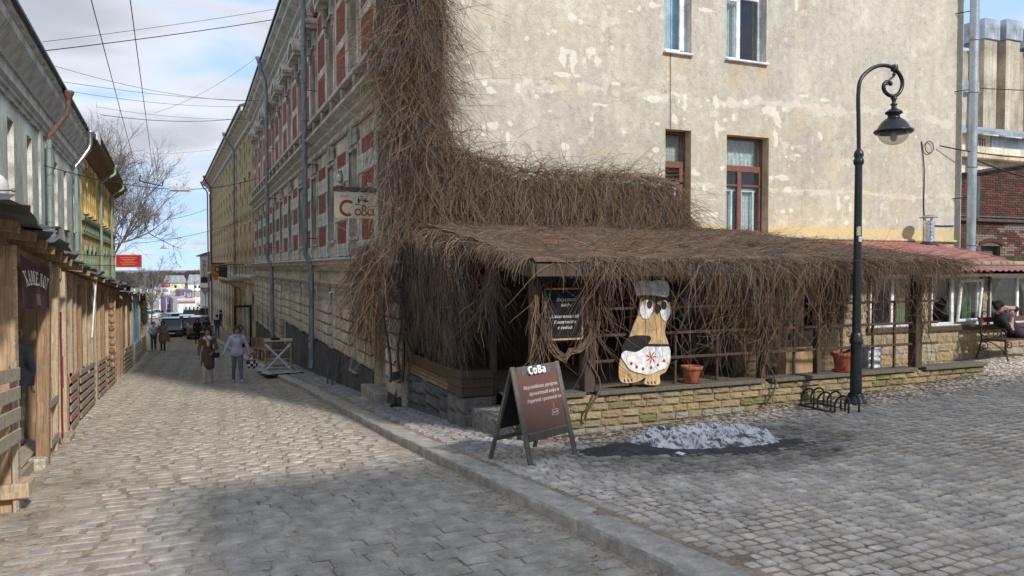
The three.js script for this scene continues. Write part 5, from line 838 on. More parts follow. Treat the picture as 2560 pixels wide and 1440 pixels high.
// ---------------------------------------------------------------- café boards, lamp, bench and other things on the square
import { FontLoader } from 'three/addons/loaders/FontLoader.js';
import { TextGeometry } from 'three/addons/geometries/TextGeometry.js';
const FONT = await new FontLoader().loadAsync('fonts/droid/droid_sans_bold.typeface.json');
function letters(s, size, depth) { const g = new TextGeometry(s, { font: FONT, size, depth, curveSegments: 5, bevelEnabled: false }); g.computeBoundingBox(); const b = g.boundingBox; return fin(g.translate(-(b.min.x + b.max.x) / 2, -(b.min.y + b.max.y) / 2, 0)); }
const printed = (t, o = {}) => new THREE.MeshStandardMaterial({ map: t, roughness: .7, ...o });
const face = (w, h, z = 0) => new THREE.PlaneGeometry(w, h).translate(0, 0, z);
{ // folding A-board
  const B = thing('menu_a_board', 'folding dark wood A board with brown menu panel standing on the pavement edge', 'menu board', [3.60, gp(3.60, -7.76) + .005, -7.76], R(24)), W = .84, Ht = 1.07, lean = .29;
  const up = (x, t, zo = 0) => [x, t * Ht, lean * (1 - t) + zo], back = (x, t) => [x, t * Ht, -lean * 1.15 * (1 - t)];
  for (const s of [-1, 1]) { mesh('front_stile', beam(up(s * (W / 2 - .035), 0), up(s * (W / 2 - .035), 1), .07, .028), M.greyWood, B); mesh('rear_leg', beam(back(s * (W / 2 - .04), 0), back(s * (W / 2 - .04), .985), .06, .028), M.greyWood, B); }
  const cross = (t, h, n) => mesh(n, beam(up(-W / 2 + .07, t, .001), up(W / 2 - .07, t, .001), .026, h), M.greyWood, B);
  cross(.945, .10, 'top_rail'); cross(.285, .09, 'bottom_rail'); mesh('rear_rail', beam(back(-W / 2 + .07, .22), back(W / 2 - .07, .22), .026, .05), M.greyWood, B);
  mesh('rear_panel', (() => { const g = cbx(W - .14, .66, .012, .002); g.rotateX(Math.atan2(lean * 1.15, Ht)); return g.translate(0, .62 * Ht, -lean * 1.15 * .38); })(), M.dark, B);
  const t = canv(512, 512, (c, w, h) => { c.fillStyle = '#6b4a40'; c.fillRect(0, 0, w, h); for (let i = 0; i < 400; i++) { c.fillStyle = `rgba(${i % 2 ? 40 : 150},${i % 2 ? 25 : 110},${i % 2 ? 20 : 95},.05)`; c.fillRect((i * 131) % w, (i * 57) % h, 120, 2); } c.fillStyle = '#e9d9cf'; c.font = 'italic 40px serif'; c.fillText('Вкуснейшие десерты', 60, 130); c.fillText('Ароматный кофе и', 110, 190); c.fillText('Горячий травяной чай', 75, 252); c.strokeStyle = '#e9d9cf'; c.lineWidth = 3; c.beginPath(); c.arc(390, 350, 30, 0, 3.14); c.stroke(); c.beginPath(); c.moveTo(360, 350); c.lineTo(420, 350); c.stroke(); c.beginPath(); c.arc(428, 362, 11, 0, 6.3); c.stroke(); c.beginPath(); c.ellipse(390, 388, 44, 12, 0, 0, 6.3); c.stroke(); c.beginPath(); c.moveTo(392, 335); c.bezierCurveTo(380, 315, 405, 305, 394, 285); c.stroke(); });
  const p = mesh('menu_panel', new THREE.BoxGeometry(W - .14, Ht * .60, .012), printed(t), B); p.position.set(0, Ht * .615, lean * .385 - .006); p.rotation.x = -Math.atan2(lean, Ht);
  const L = mesh('cut_out_letters', letters('CoBa', .09, .018), mat([.85, .85, .84], { t: null, rough: .4 }), B); L.position.set(-.02, Ht * .945, lean * .055 + .02); L.rotation.x = -Math.atan2(lean, Ht);
}
{ // chalkboard hung in the terrace front
  const B = thing('chalkboard', 'black chalkboard in a thin pine frame hung among vine shoots', 'chalkboard', [4.62, -.63, TF - .03]), W = .56, H = .68;
  const t = canv(512, 640, (c, w, h) => { c.fillStyle = '#15181a'; c.fillRect(0, 0, w, h); for (let i = 0; i < 200; i++) { c.fillStyle = `rgba(120,125,130,.03)`; c.fillRect((i * 71) % w, (i * 131) % h, 90, 14); } c.fillStyle = '#d9dcd8'; c.textAlign = 'center'; c.font = 'italic bold 62px serif'; c.fillText('Вкусный', 290, 150); c.fillText('кофе', 290, 220); c.font = 'italic bold 56px serif'; c.fillText('Алкогольный', 265, 370); c.fillText('Глинтвейн', 270, 445); c.fillText('с собой', 270, 520); });
  mesh('slate', new THREE.BoxGeometry(W - .03, H - .03, .012), printed(t, { roughness: .85 }), B);
  for (const s of [-1, 1]) { mesh('frame_side', bx(s * W / 2 - .012, -H / 2, -.012, s * W / 2 + .012, H / 2, .014), M.pine, B); mesh('frame_end', bx(-W / 2 + .012, s * H / 2 - .012, -.012, W / 2 - .012, s * H / 2 + .012, .014), M.pine, B); }
  mesh('hanger', [bar([-.2, H / 2, 0], [-.2, .60, -.02], .006, .006, 5), bar([.2, H / 2, 0], [.2, .60, -.02], .006, .006, 5)], M.iron, B);
}
{ // plywood owl in an apron
  const B = thing('owl_cutout', 'painted plywood owl with chef hat and dotted white apron standing on terrace sill', 'cutout figure'), z = TF + .015;
  const X = q => 5.90 + (1300 + q * .2638 - 1610) / 138, Y = q => -(640 + q * .2638 - 668) / 177, sh = a => { const s = new THREE.Shape(); const pts = a.map(([x, y]) => new THREE.Vector2(X(x), Y(y))); s.moveTo(pts[0].x, pts[0].y); s.splineThru([...pts.slice(1), pts[0]]); return s; }, shl = a => poly(a.map(([x, y]) => [X(x), Y(y)]));
  const put = (n, g, zz, d, m) => mesh(n, ext(g, d, 0, 20).translate(0, 0, z + zz), m, B), ellp = (x, y, a, b, rot = 0) => { const s = new THREE.Shape(); s.absellipse(X(x), Y(y), a * .2638 / 150, b * .2638 / 177, 0, Math.PI * 2, false, rot); return s; };
  const tan = mat([.56, .385, .20], { t: tWood, s: 1.5, rough: .6 }), wht = mat([.80, .80, .78], { t: tMottle, s: 3, rough: .5 }), blk = mat([.014, .013, .013], { t: null, rough: .5 }), red = mat([.50, .03, .025], { t: null, rough: .5 });
  put('body_board', sh([[1110, 470], [1130, 400], [1240, 375], [1350, 400], [1385, 520], [1345, 640], [1335, 740], [1365, 840], [1385, 980], [1345, 1100], [1290, 1140], [1285, 1220], [1160, 1210], [1165, 1150], [1090, 1185], [970, 1180], [938, 1100], [950, 960], [1010, 800], [1060, 650], [1095, 560]]), 0, .02, tan);
  put('brow_patch', sh([[1120, 430], [1150, 390], [1240, 378], [1345, 400], [1370, 440], [1290, 425], [1250, 450], [1200, 415]]), .02, .006, blk);
  put('chef_hat', sh([[1085, 370], [1070, 300], [1090, 245], [1150, 230], [1210, 238], [1270, 228], [1345, 245], [1360, 310], [1350, 385], [1230, 372]]), .022, .012, wht);
  put('eye', ellp(1165, 505, 60, 92, -.12), .027, .006, wht); put('eye', ellp(1328, 520, 46, 98, .08), .027, .006, wht);
  put('pupil', ellp(1190, 458, 24, 40), .033, .004, blk); put('pupil', ellp(1316, 468, 25, 42), .033, .004, blk);
  put('beak', sh([[1245, 450], [1285, 470], [1290, 510], [1260, 548], [1240, 500]]), .033, .006, blk);
  put('wing', sh([[1010, 760], [1080, 745], [1190, 755], [1205, 790], [1160, 860], [1090, 900], [1010, 905], [960, 880], [975, 810]]), .021, .008, blk);
  put('apron', sh([[1165, 850], [1260, 862], [1358, 868], [1375, 950], [1345, 1055], [1260, 1095], [1185, 1120], [1110, 1100], [1035, 1070], [985, 1000], [952, 930], [985, 885], [1080, 900]]), .030, .008, wht);
  put('waistband', shl([[1165, 828], [1362, 842], [1362, 862], [1165, 850]]), .040, .005, blk);
  for (let k = 0; k < 7; k++) { const a = k * .8976, s = new THREE.Shape(); const cx = X(1205), cy = Y(958), R1 = .095; s.moveTo(cx, cy); s.quadraticCurveTo(cx + R1 * .7 * Math.cos(a + .5), cy + R1 * .7 * Math.sin(a + .5), cx + R1 * Math.cos(a), cy + R1 * Math.sin(a)); s.quadraticCurveTo(cx + R1 * .5 * Math.cos(a - .1), cy + R1 * .5 * Math.sin(a - .1), cx, cy); put('flower_petal', s, .040, .003, red); }
  for (const [x, y] of [[1080, 1040], [1135, 1062], [1205, 1055], [1035, 1005], [1265, 1035], [1318, 998]]) put('dot', ellp(x, y, 12, 15), .040, .003, red);
  for (const x of [985, 1015, 1045, 1185, 1215, 1245]) put('claw_line', ellp(x, x < 1100 ? 1165 : 1200, 5, 16, .4), .021, .003, blk);
}
{ // street lamp with crook
  const L = thing('street_lamp', 'black cast iron street lamp with curled crook and glass bowl', 'street lamp', [9.09, gp(9.09, -8.24), -8.24]), y0 = gp(9.09, -8.24), m = M.ironPaint, Y = v => -(v - 668) / 168.8 - y0, X = u => (u - 2140) / 124.8;
  mesh('base', lathe([[.16, 0], [.16, .05], [.125, .08], [.115, .14], [.105, .16]], 20), m, L);
  mesh('lower_shaft', lathe([[.085, .12], [.078, Y(862)], [.094, Y(858)], [.097, Y(850)], [.08, Y(844)], [.085, Y(838)], [.062, Y(832)]], 20), m, L);
  mesh('upper_shaft', lathe([[.062, Y(834)], [.052, Y(415)], [.072, Y(410)], [.076, Y(402)], [.056, Y(396)], [.07, Y(390)], [.064, Y(382)], [.034, Y(374)]], 20), m, L);
  mesh('crook', tube([[0, Y(378), 0], [-.015, Y(300), 0], [-.025, Y(240), 0], [X(2142), Y(203), 0], [X(2163), Y(176), 0], [X(2192), Y(160), 0], [X(2224), Y(161), 0], [X(2245), Y(181), 0], [X(2249), Y(203), 0], [X(2240), Y(224), 0], [X(2224), Y(233), 0], [X(2206), Y(226), 0], [X(2200), Y(210), 0], [X(2209), Y(198), 0], [X(2219), Y(201), 0]], .029, 10, 90), m, L);
  mesh('scroll_leaf', [tube([[X(2226), Y(166), 0], [X(2228), Y(180), 0], [X(2216), Y(192), 0], [X(2208), Y(206), 0]], .016, 6), sph(X(2218), Y(202), 0, .035, 8), sph(X(2227), Y(178), 0, .028, 8), lathe([[.05, -.04], [.055, 0], [.045, .05]], 10).translate(X(2228), Y(162), 0)], m, L);
  const cx = X(2228), head = [[.018, Y(232)], [.05, Y(238)], [.03, Y(243)], [.03, Y(250)], [.055, Y(253)], [.035, Y(257)], [.04, Y(263)], [.12, Y(272)], [.125, Y(276)], [.085, Y(280)], [.085, Y(287)], [.10, Y(288)], [.16, Y(296)], [.20, Y(305)], [.225, Y(314)], [.275, Y(319)], [.280, Y(323)], [.255, Y(327)], [.21, Y(327)]];
  mesh('lamp_hood', lathe(head, 28).translate(cx, 0, 0), m, L);
  const bowl = []; for (let k = 0; k <= 10; k++) { const a = k / 10 * Math.PI / 2; bowl.push([.215 * Math.cos(a) + .0005, Y(327) - .175 * Math.sin(a)]); } mesh('glass_bowl', lathe(bowl, 28).translate(cx, 0, 0), new THREE.MeshPhysicalMaterial({ color: new THREE.Color(.82, .81, .78), roughness: .12, transmission: .85, thickness: 0, ior: 1.45, side: THREE.DoubleSide }), L);
  mesh('bulb', el(cx, Y(336), 0, .05, .07, .05), mat([.7, .7, .68], { t: null, rough: .3 }), L);
  mesh('sticker', [fin(new THREE.CylinderGeometry(.0585, .0585, .13, 8, 1, true, -1.1, 1.0), true).translate(0, Y(578), 0)], mat([.45, .43, .36], { t: tRough, s: 6, side: true }), L); mesh('sticker', [fin(new THREE.CylinderGeometry(.0590, .0590, .08, 8, 1, true, -.6, .9), true).translate(0, Y(598), 0)], mat([.5, .52, .55], { t: tRough, s: 6, side: true }), L);
}
{ // bicycle rack
  const B = thing('bicycle_rack', 'low black tube bicycle rack beside the lamp post', 'bicycle rack', [8.30, gp(8.3, -8.1), -8.08], R(-4)), m = M.ironPaint;
  for (const x of [0, .34]) mesh('base_rail', bx(x - .02, .005, -.52, x + .02, .03, .52), m, B);
  for (const x of [-.5, .5]) mesh('cross_bar', bx(.02, .007, x - .018, .32, .028, x + .018), m, B);
  for (let k = 0; k < 3; k++) for (const x of [.02, .20]) { const z = -.36 + k * .34, p = []; for (let q = 0; q <= 12; q++) { const a = Math.PI * q / 12; p.push([x + .05 * Math.sin(a), .15 + .12 * Math.sin(a), z - .13 * Math.cos(a)]); } mesh('hoop', tube([[x, .02, z - .13], [x, .09, z - .13], ...p, [x, .09, z + .13], [x, .02, z + .13]], .014, 7, 40), m, B); }
}
{ // heap of old snow in a spill of black grit
  const N = 230, Mz = 124, P = [], I = [], C = [], hh = (s, t) => { const rr = Math.hypot(s * (1 + .15 * t), t) + .55 * (fbm(s * 2.4 + 7, t * 2 + 3, 5) - .5), e = sm(1, .62, rr), rid = 1 - 2 * Math.abs(fbm(s * 3.1 + 11, t * 2.4 + 8, 4) - .5); return e > 0 ? e * (.075 + .11 * rid * rid * (.55 + .6 * fbm(s * 1.3 + 31, t + 6, 3)) + .12 * (fbm(s * 8, t * 6 + 50, 4) - .5) + .055 * (fbm(s * 22, t * 14 + 5, 3) - .5)) * (.8 + .2 * Math.cos(s * 2.1 + .5)) + .03 * e : -.04; };
  for (let j = 0; j <= Mz; j++) for (let i = 0; i <= N; i++) { const s = (i / N - .5) * 2.5, t = (j / Mz - .5) * 2.5, lx = s * .95, lz = t * .54, x = 5.62 + lx * .93 + lz * .2, z = -7.28 + lx * .36 + lz * .95; P.push(x + .03 * (vn(i * .32, j * .32) - .5), gp(x, z) + .015 + hh(s, t), z + .03 * (vn(i * .32 + 9, j * .32) - .5)); const Y = P[P.length - 2] * 1.3, a = fbm(x * 13 + Y * 9, z * 13 - Y * 11 + 90, 5), b = fbm(x * 42 + Y * 30, z * 42 + Y * 26 + 200, 3), c = fbm(x * 3 + 5, z * 3 + Y * 3 + 40, 4); let k = .86 + .24 * (b - .5); k = mix(k, .55, sm(.46, .62, c) * .6); k = mix(k, .06, sm(.535, .61, a * .7 + c * .3) * .9); k = mix(k, .07, sm(.56, .63, b) * .85); C.push(k, k * .96, k * .885); }
  for (let j = 0; j < Mz; j++) for (let i = 0; i < N; i++) { const a = j * (N + 1) + i; I.push(a, a + N + 1, a + 1, a + 1, a + N + 1, a + N + 2); }
  const mk = () => { const g = new THREE.BufferGeometry(); g.setAttribute('position', new THREE.Float32BufferAttribute(P, 3)); g.setAttribute('color', new THREE.Float32BufferAttribute(C, 3)); g.setIndex(I); g.computeVertexNormals(); return g; };
  single('snow_heap', 'dirty melting heap of old snow on the cobbles', 'snow heap', mk(), new THREE.MeshStandardMaterial({ vertexColors: true, roughness: .75 }));
  const N2 = 120, M2 = 70, P2 = [], I2 = [], hg = (s, t) => { const rr = Math.hypot(s, t) + .75 * (fbm(s * 2.2 + 70, t * 2 + 13, 5) - .5), e = sm(1.12, .55, rr); const cr = Math.abs(fbm(s * 1.9 + 3, t * 2.4 + 44, 4) - .5), lf = sm(-.3, -.6, s); return -.034 + .050 * e + e * .09 * fbm(s * 3 + 4, t * 3, 4) * lf + .022 * e * (fbm(s * 16, t * 9, 4) - .3) - e * .06 * sm(.014, 0, cr) * lf; };
  for (let j = 0; j <= M2; j++) for (let i = 0; i <= N2; i++) { const s = (i / N2 - .5) * 2.5, t = (j / M2 - .5) * 2.5, lx = s * 1.5, lz = t * .66, x = 5.55 + lx * .93 + lz * .25, z = -7.12 + lx * .36 + lz * .93; P2.push(x, gp(x, z) + .012 + hg(s, t), z); }
  for (let j = 0; j < M2; j++) for (let i = 0; i < N2; i++) { const a = j * (N2 + 1) + i; I2.push(a, a + N2 + 1, a + 1, a + 1, a + N2 + 1, a + N2 + 2); }
  const g = new THREE.BufferGeometry(); g.setAttribute('position', new THREE.Float32BufferAttribute(P2, 3)); g.setIndex(I2); g.computeVertexNormals();
  const o = single('grit_crust', 'black cracked crust of wet grit spread round the snow heap', 'grit', fin(g, true), mat([.05, .048, .048], { t: tSand, s: 1.2, b: bSand, bs: .03, rough: .7 }));
}
{ // litter of twigs, pebbles and paper on the square
  const r = rng(55), S = new Strands(); for (let i = 0; i < 900; i++) { const x = 4.3 + 8.5 * Math.pow(r(), 1.2), z = TF + .08 + 1.2 * Math.pow(r(), 2.2), a = r() * 6.28, y = gp(x, z) + .028; S.add(shoot(r, [x, y, z], [Math.cos(a), 0, Math.sin(a)], .08 + .22 * r(), 4, 0, .15, (x, yy, z) => [x, gp(x, z) + .022 + .012 * r(), Math.max(z, TF + .03)]), .0035, .002, vineCol(r, .3).map(v => v * .7)); }
  const t = mesh('twig_litter', S.geo(), mVine); t.userData.kind = 'stuff'; t.userData.label = 'fallen twigs scattered along the foot of the stone wall'; t.userData.category = 'twigs';
  const g = []; for (let i = 0; i < 260; i++) { const u = r(), x = u < .5 ? kerbX(-5) - .05 - .5 * r() * r() : 3.3 + 6 * r(), z = -3 - 7 * r(), b = x < 2.72 ? gs(x, z) : gp(x, z), s = .006 + .012 * r() * r(); g.push(fin(new THREE.IcosahedronGeometry(s, 0)).translate(x, b + .02 + s * .3, z)); }
  const p = mesh('loose_pebbles', g, M.granite2); p.userData.kind = 'stuff'; p.userData.label = 'loose pebbles and crumbs on the paving'; p.userData.category = 'pebbles';
  for (const [x, z, l] of [[4.95, -6.85, 'scrap of white paper lying before the snow heap'], [2.58, -8.9, 'small white litter scrap lying by the kerb']]) { const o = single('paper_scrap', l, 'litter', fin(new THREE.PlaneGeometry(.11, .06, 3, 2).rotateX(-1.4).rotateY(x)), mat([.75, .75, .73], { t: tMottle, s: 5, side: true })); o.position.set(x, (x < 2.72 ? gs(x, z) : gp(x, z)) + .045, z); }
  single('loose_stone', 'loose grey cobble at the right end of the grit', 'stone', fin(new THREE.IcosahedronGeometry(.05, 1).scale(1.2, .8, 1)).translate(6.35, gp(6.35, -6.0) + .045, -6.0), M.greyStone2);
  single('loose_stone', 'flat pale stone lying behind the A board legs', 'stone', fin(new THREE.IcosahedronGeometry(.09, 1).scale(1.5, .4, 1)).translate(4.25, gp(4.25, -8.0) + .04, -7.9), M.paleStone);
}
function flowerPot(name, label, x, y, z, s) { const P = thing(name, label, 'flower pot', [x, y, z]); mesh('pot', lathe([[.0, .01], [.10 * s, .01], [.135 * s, .20 * s], [.16 * s, .205 * s], [.165 * s, .25 * s], [.145 * s, .25 * s], [.13 * s, .21 * s], [0, .20 * s]], 20), M.terracotta, P); mesh('saucer', lathe([[0, 0], [.13 * s, 0], [.15 * s, .025], [.14 * s, .025], [.12 * s, .012]], 20), M.terracotta, P); }
flowerPot('terracotta_pot', 'round terracotta pot on the sill right of the owl', 6.76, SILL, TF - .10, 1.0);
flowerPot('terracotta_pot', 'larger terracotta pot half hidden by the lamp post', 9.78, SILL, TF - .12, 1.25);
{ // litter bin and sack inside the terrace
  const B = thing('white_bin', 'white slatted bin behind the terrace rail', 'bin', [11.0, -1.94, -9.75], R(10)); mesh('body', ext(poly([[-.16, 0], [.16, 0], [.19, .5], [-.19, .5]]), .3, .01).translate(0, 0, -.15), mat([.66, .69, .72], { s: 1, rough: .4 }), B); for (let k = 0; k < 4; k++) mesh('slat', bx(-.17, .06 + k * .11, .17, .17, .12 + k * .11, .185), mat([.74, .76, .78], { s: 1, rough: .4 }), B); mesh('lid', cb(-.2, .5, -.18, .2, .55, .19, .01), mat([.6, .63, .66], { s: 1 }), B);
  single('refuse_sack', 'black refuse sack beside the white bin', 'sack', el(10.62, -1.70, -9.75, .17, .27, .16, 16), mat([.012, .012, .013], { t: null, rough: .3 }));
  const C = thing('cardboard_box', 'flat cardboard box leaning in the terrace beside the stone pier', 'box', [9.75, -1.93, -10.1], R(4)); mesh('carton', cb(-.38, 0, -.1, .38, .52, .1, .006), M.cardboard, C); mesh('flap', bx(-.37, .522, -.1, .37, .53, .12), M.cardboard, C);
  const K = thing('wall_lantern', 'small black lantern hung under the terrace roof', 'lantern', [8.05, -.28, -9.5]); mesh('cage', lathe([[.03, .2], [.075, .15], [.075, .14], [.05, 0], [.04, -.02], [0, -.03]], 6), glass({ color: new THREE.Color(.5, .5, .48) }), K); mesh('cap', lathe([[.09, .14], [.03, .21], [0, .23]], 6), M.iron, K); mesh('stem', bar([0, .21, 0], [0, .42, 0], .01), M.iron, K);
}
// ---------------------------------------------------------------- bench
{
  const B = thing('park_bench', 'brown slatted park bench with black scrolled iron ends before the stone pavilion', 'bench', [14.95, gp(15.5, -10.2), -10.45]), Lb = 1.55, br = mat([.115, .04, .03], { t: tWood, s: 1.5, rough: .5 });
  for (let k = 0; k < 4; k++) mesh('seat_slat', cb(.02, .415, .10 + k * .115, Lb - .02, .445, .20 + k * .115, .006), br, B);
  for (let k = 0; k < 2; k++) { const s = mesh('back_slat', cb(.02, 0, -.015, Lb - .02, .105, .015, .006), br, B); s.position.set(0, .60 + k * .15, .035 - k * .03); s.rotation.x = -.14; }
  for (const x of [0, Lb]) {
    const e = new THREE.Group(); e.name = 'iron_end'; e.position.x = x; B.add(e); const m = M.ironPaint;
    mesh('rear_leg', tube([[0, 0, -.06], [0, .2, .01], [0, .42, .05], [0, .62, .03], [0, .88, -.03]], .017, 6), m, e); mesh('front_leg', tube([[0, 0, .62], [0, .2, .555], [0, .42, .55]], .017, 6), m, e); mesh('seat_bar', bar([0, .41, .04], [0, .41, .56], .015), m, e);
    mesh('armrest', tube([[0, .66, .03], [0, .67, .25], [0, .655, .48], [0, .60, .56], [0, .53, .55], [0, .52, .50]], .014, 6), m, e); mesh('arm_post', tube([[0, .42, .50], [0, .52, .46], [0, .66, .48]], .012, 6), m, e);
    const spiral = (cy, cz, r0, turns, dir, ph) => { const p = []; for (let q = 0; q <= 22; q++) { const t = q / 22, a = ph + dir * t * turns * 6.283, rr = r0 * (1 - .82 * t); p.push([0, cy + rr * Math.sin(a), cz + rr * Math.cos(a)]); } return tube(p, .010, 5, 44); };
    mesh('scroll', spiral(.55, .14, .09, 1.2, 1, 3.1), m, e); mesh('scroll', spiral(.54, .36, .09, 1.2, -1, 0), m, e); mesh('scroll', spiral(.27, .12, .10, 1.2, -1, 2.6), m, e); mesh('scroll', spiral(.33, .62, .08, 1.2, -1, 2.4), m, e); mesh('brace', tube([[0, .38, .06], [0, .36, .25], [0, .26, .45], [0, .12, .56]], .011, 5), m, e);
  }
  for (const x of [.12, Lb - .35]) { const p = []; for (let q = 0; q <= 14; q++) { const a = Math.PI * q / 14; p.push([x + .09 - .09 * Math.cos(a), .87 + .11 * Math.sin(a), -.03]); } mesh('back_scroll', tube([[x, .80, -.02], ...p, [x + .2, .80, -.02]], .010, 5, 40), M.ironPaint, B); }
}
// ---------------------------------------------------------------- hanging café sign with the owl figurine
{
  const S = thing('cafe_sign', 'cream hanging board sign lettered in red brown projecting from the house corner', 'sign', [0, 0, -16]);
  const t = canv(1024, 600, (c, w, h) => {
    c.fillStyle = '#efe3c2'; c.fillRect(0, 0, w, h); for (let i = 0; i < 300; i++) { c.fillStyle = `rgba(${i % 2 ? 150 : 250},${i % 2 ? 130 : 240},${i % 2 ? 90 : 210},.06)`; c.fillRect((i * 37) % w, (i * 91) % h, 14, 160); }
    c.fillStyle = '#8d8371'; c.font = 'italic 92px sans-serif'; c.fillText('Кафе', 120, 125); c.lineJoin = 'round'; c.fillStyle = '#a5462b'; c.strokeStyle = '#a5462b'; c.lineCap = 'round';
    c.lineWidth = 66; c.beginPath(); c.arc(300, 370, 160, -.95, -5.1, true); c.stroke(); c.lineWidth = 38; c.beginPath(); c.ellipse(545, 455, 62, 66, 0, 0, 6.3); c.stroke(); c.beginPath(); c.moveTo(640, 520); c.bezierCurveTo(640, 300, 690, 270, 720, 330); c.bezierCurveTo(740, 380, 690, 410, 650, 415); c.bezierCurveTo(760, 400, 780, 500, 700, 520); c.bezierCurveTo(670, 525, 650, 515, 645, 500); c.stroke(); c.beginPath(); c.ellipse(840, 455, 60, 64, 0, 0, 6.3); c.stroke(); c.beginPath(); c.moveTo(905, 395); c.bezierCurveTo(905, 470, 910, 510, 945, 530); c.stroke();
    c.fillStyle = '#1d1a17'; c.beginPath(); c.ellipse(640, 190, 100, 110, 0, 0, 6.3); c.fill(); c.fillStyle = '#f2eee4'; c.beginPath(); c.ellipse(610, 130, 40, 36, 0, 0, 6.3); c.fill(); c.beginPath(); c.ellipse(680, 130, 34, 34, 0, 0, 6.3); c.fill(); c.fillStyle = '#b99a52'; c.beginPath(); c.ellipse(635, 185, 60, 34, 0, 0, 6.3); c.fill(); c.fillStyle = '#eceae6'; c.beginPath(); c.ellipse(650, 245, 70, 42, 0, 0, 6.3); c.fill(); c.fillStyle = '#1d1a17'; c.beginPath(); c.arc(618, 132, 12, 0, 6.3); c.fill(); c.beginPath(); c.arc(676, 132, 12, 0, 6.3); c.fill(); c.fillRect(560, 270, -70, 26); c.fillRect(735, 180, 60, 40);
  });
  const p = mesh('board', new THREE.BoxGeometry(.92, .55, .05), [0, 0, 0, 0, 1, 1].map(k => k ? printed(t) : M.pineLight), S); p.position.set(3.25, 1.31, 0);
  mesh('top_beam', cb(2.77, 1.60, -.06, 3.76, 1.69, .06, .008), M.greyWood, S); mesh('hanger', [bar([2.95, 1.58, 0], [2.95, 1.61, 0], .012), bar([3.55, 1.58, 0], [3.55, 1.61, 0], .012)], M.iron, S);
  const O = thing('owl_figurine', 'small pale owl figurine perched on the café sign beam', 'figurine', [2.90, 1.69, -16]); mesh('body', el(0, .19, 0, .07, .12, .07, 16), mat([.50, .42, .24], { s: 4 }), O); mesh('head', el(0, .31, .01, .065, .06, .062, 14), mat([.58, .5, .33], { s: 4 }), O); mesh('wing', el(.055, .18, -.01, .03, .10, .055, 10), mat([.25, .2, .09], { s: 4 }), O); mesh('breast', el(-.02, .18, .035, .05, .09, .05, 12), mat([.66, .63, .56], { s: 4 }), O); mesh('perch', el(0, .035, 0, .085, .035, .06, 12), mat([.55, .55, .6], { t: null, rough: .3 }), O); mesh('eye', sph(-.025, .32, .065, .013, 8), M.dark, O); mesh('eye', sph(.025, .32, .065, .013, 8), M.dark, O); mesh('beak', lathe([[0, .025], [.01, .01], [0, -.01]], 6).rotateX(1.4).translate(0, .302, .07), M.pine, O);
  single('bird_ornament', 'tiny white bird ornament near the wall end of the sign beam', 'figurine', [el(3.55, 1.75, -16, .05, .045, .035, 10), sph(3.51, 1.79, -16, .025, 8), el(3.6, 1.735, -16, .04, .015, .02, 8)], M.frameWhite);
}
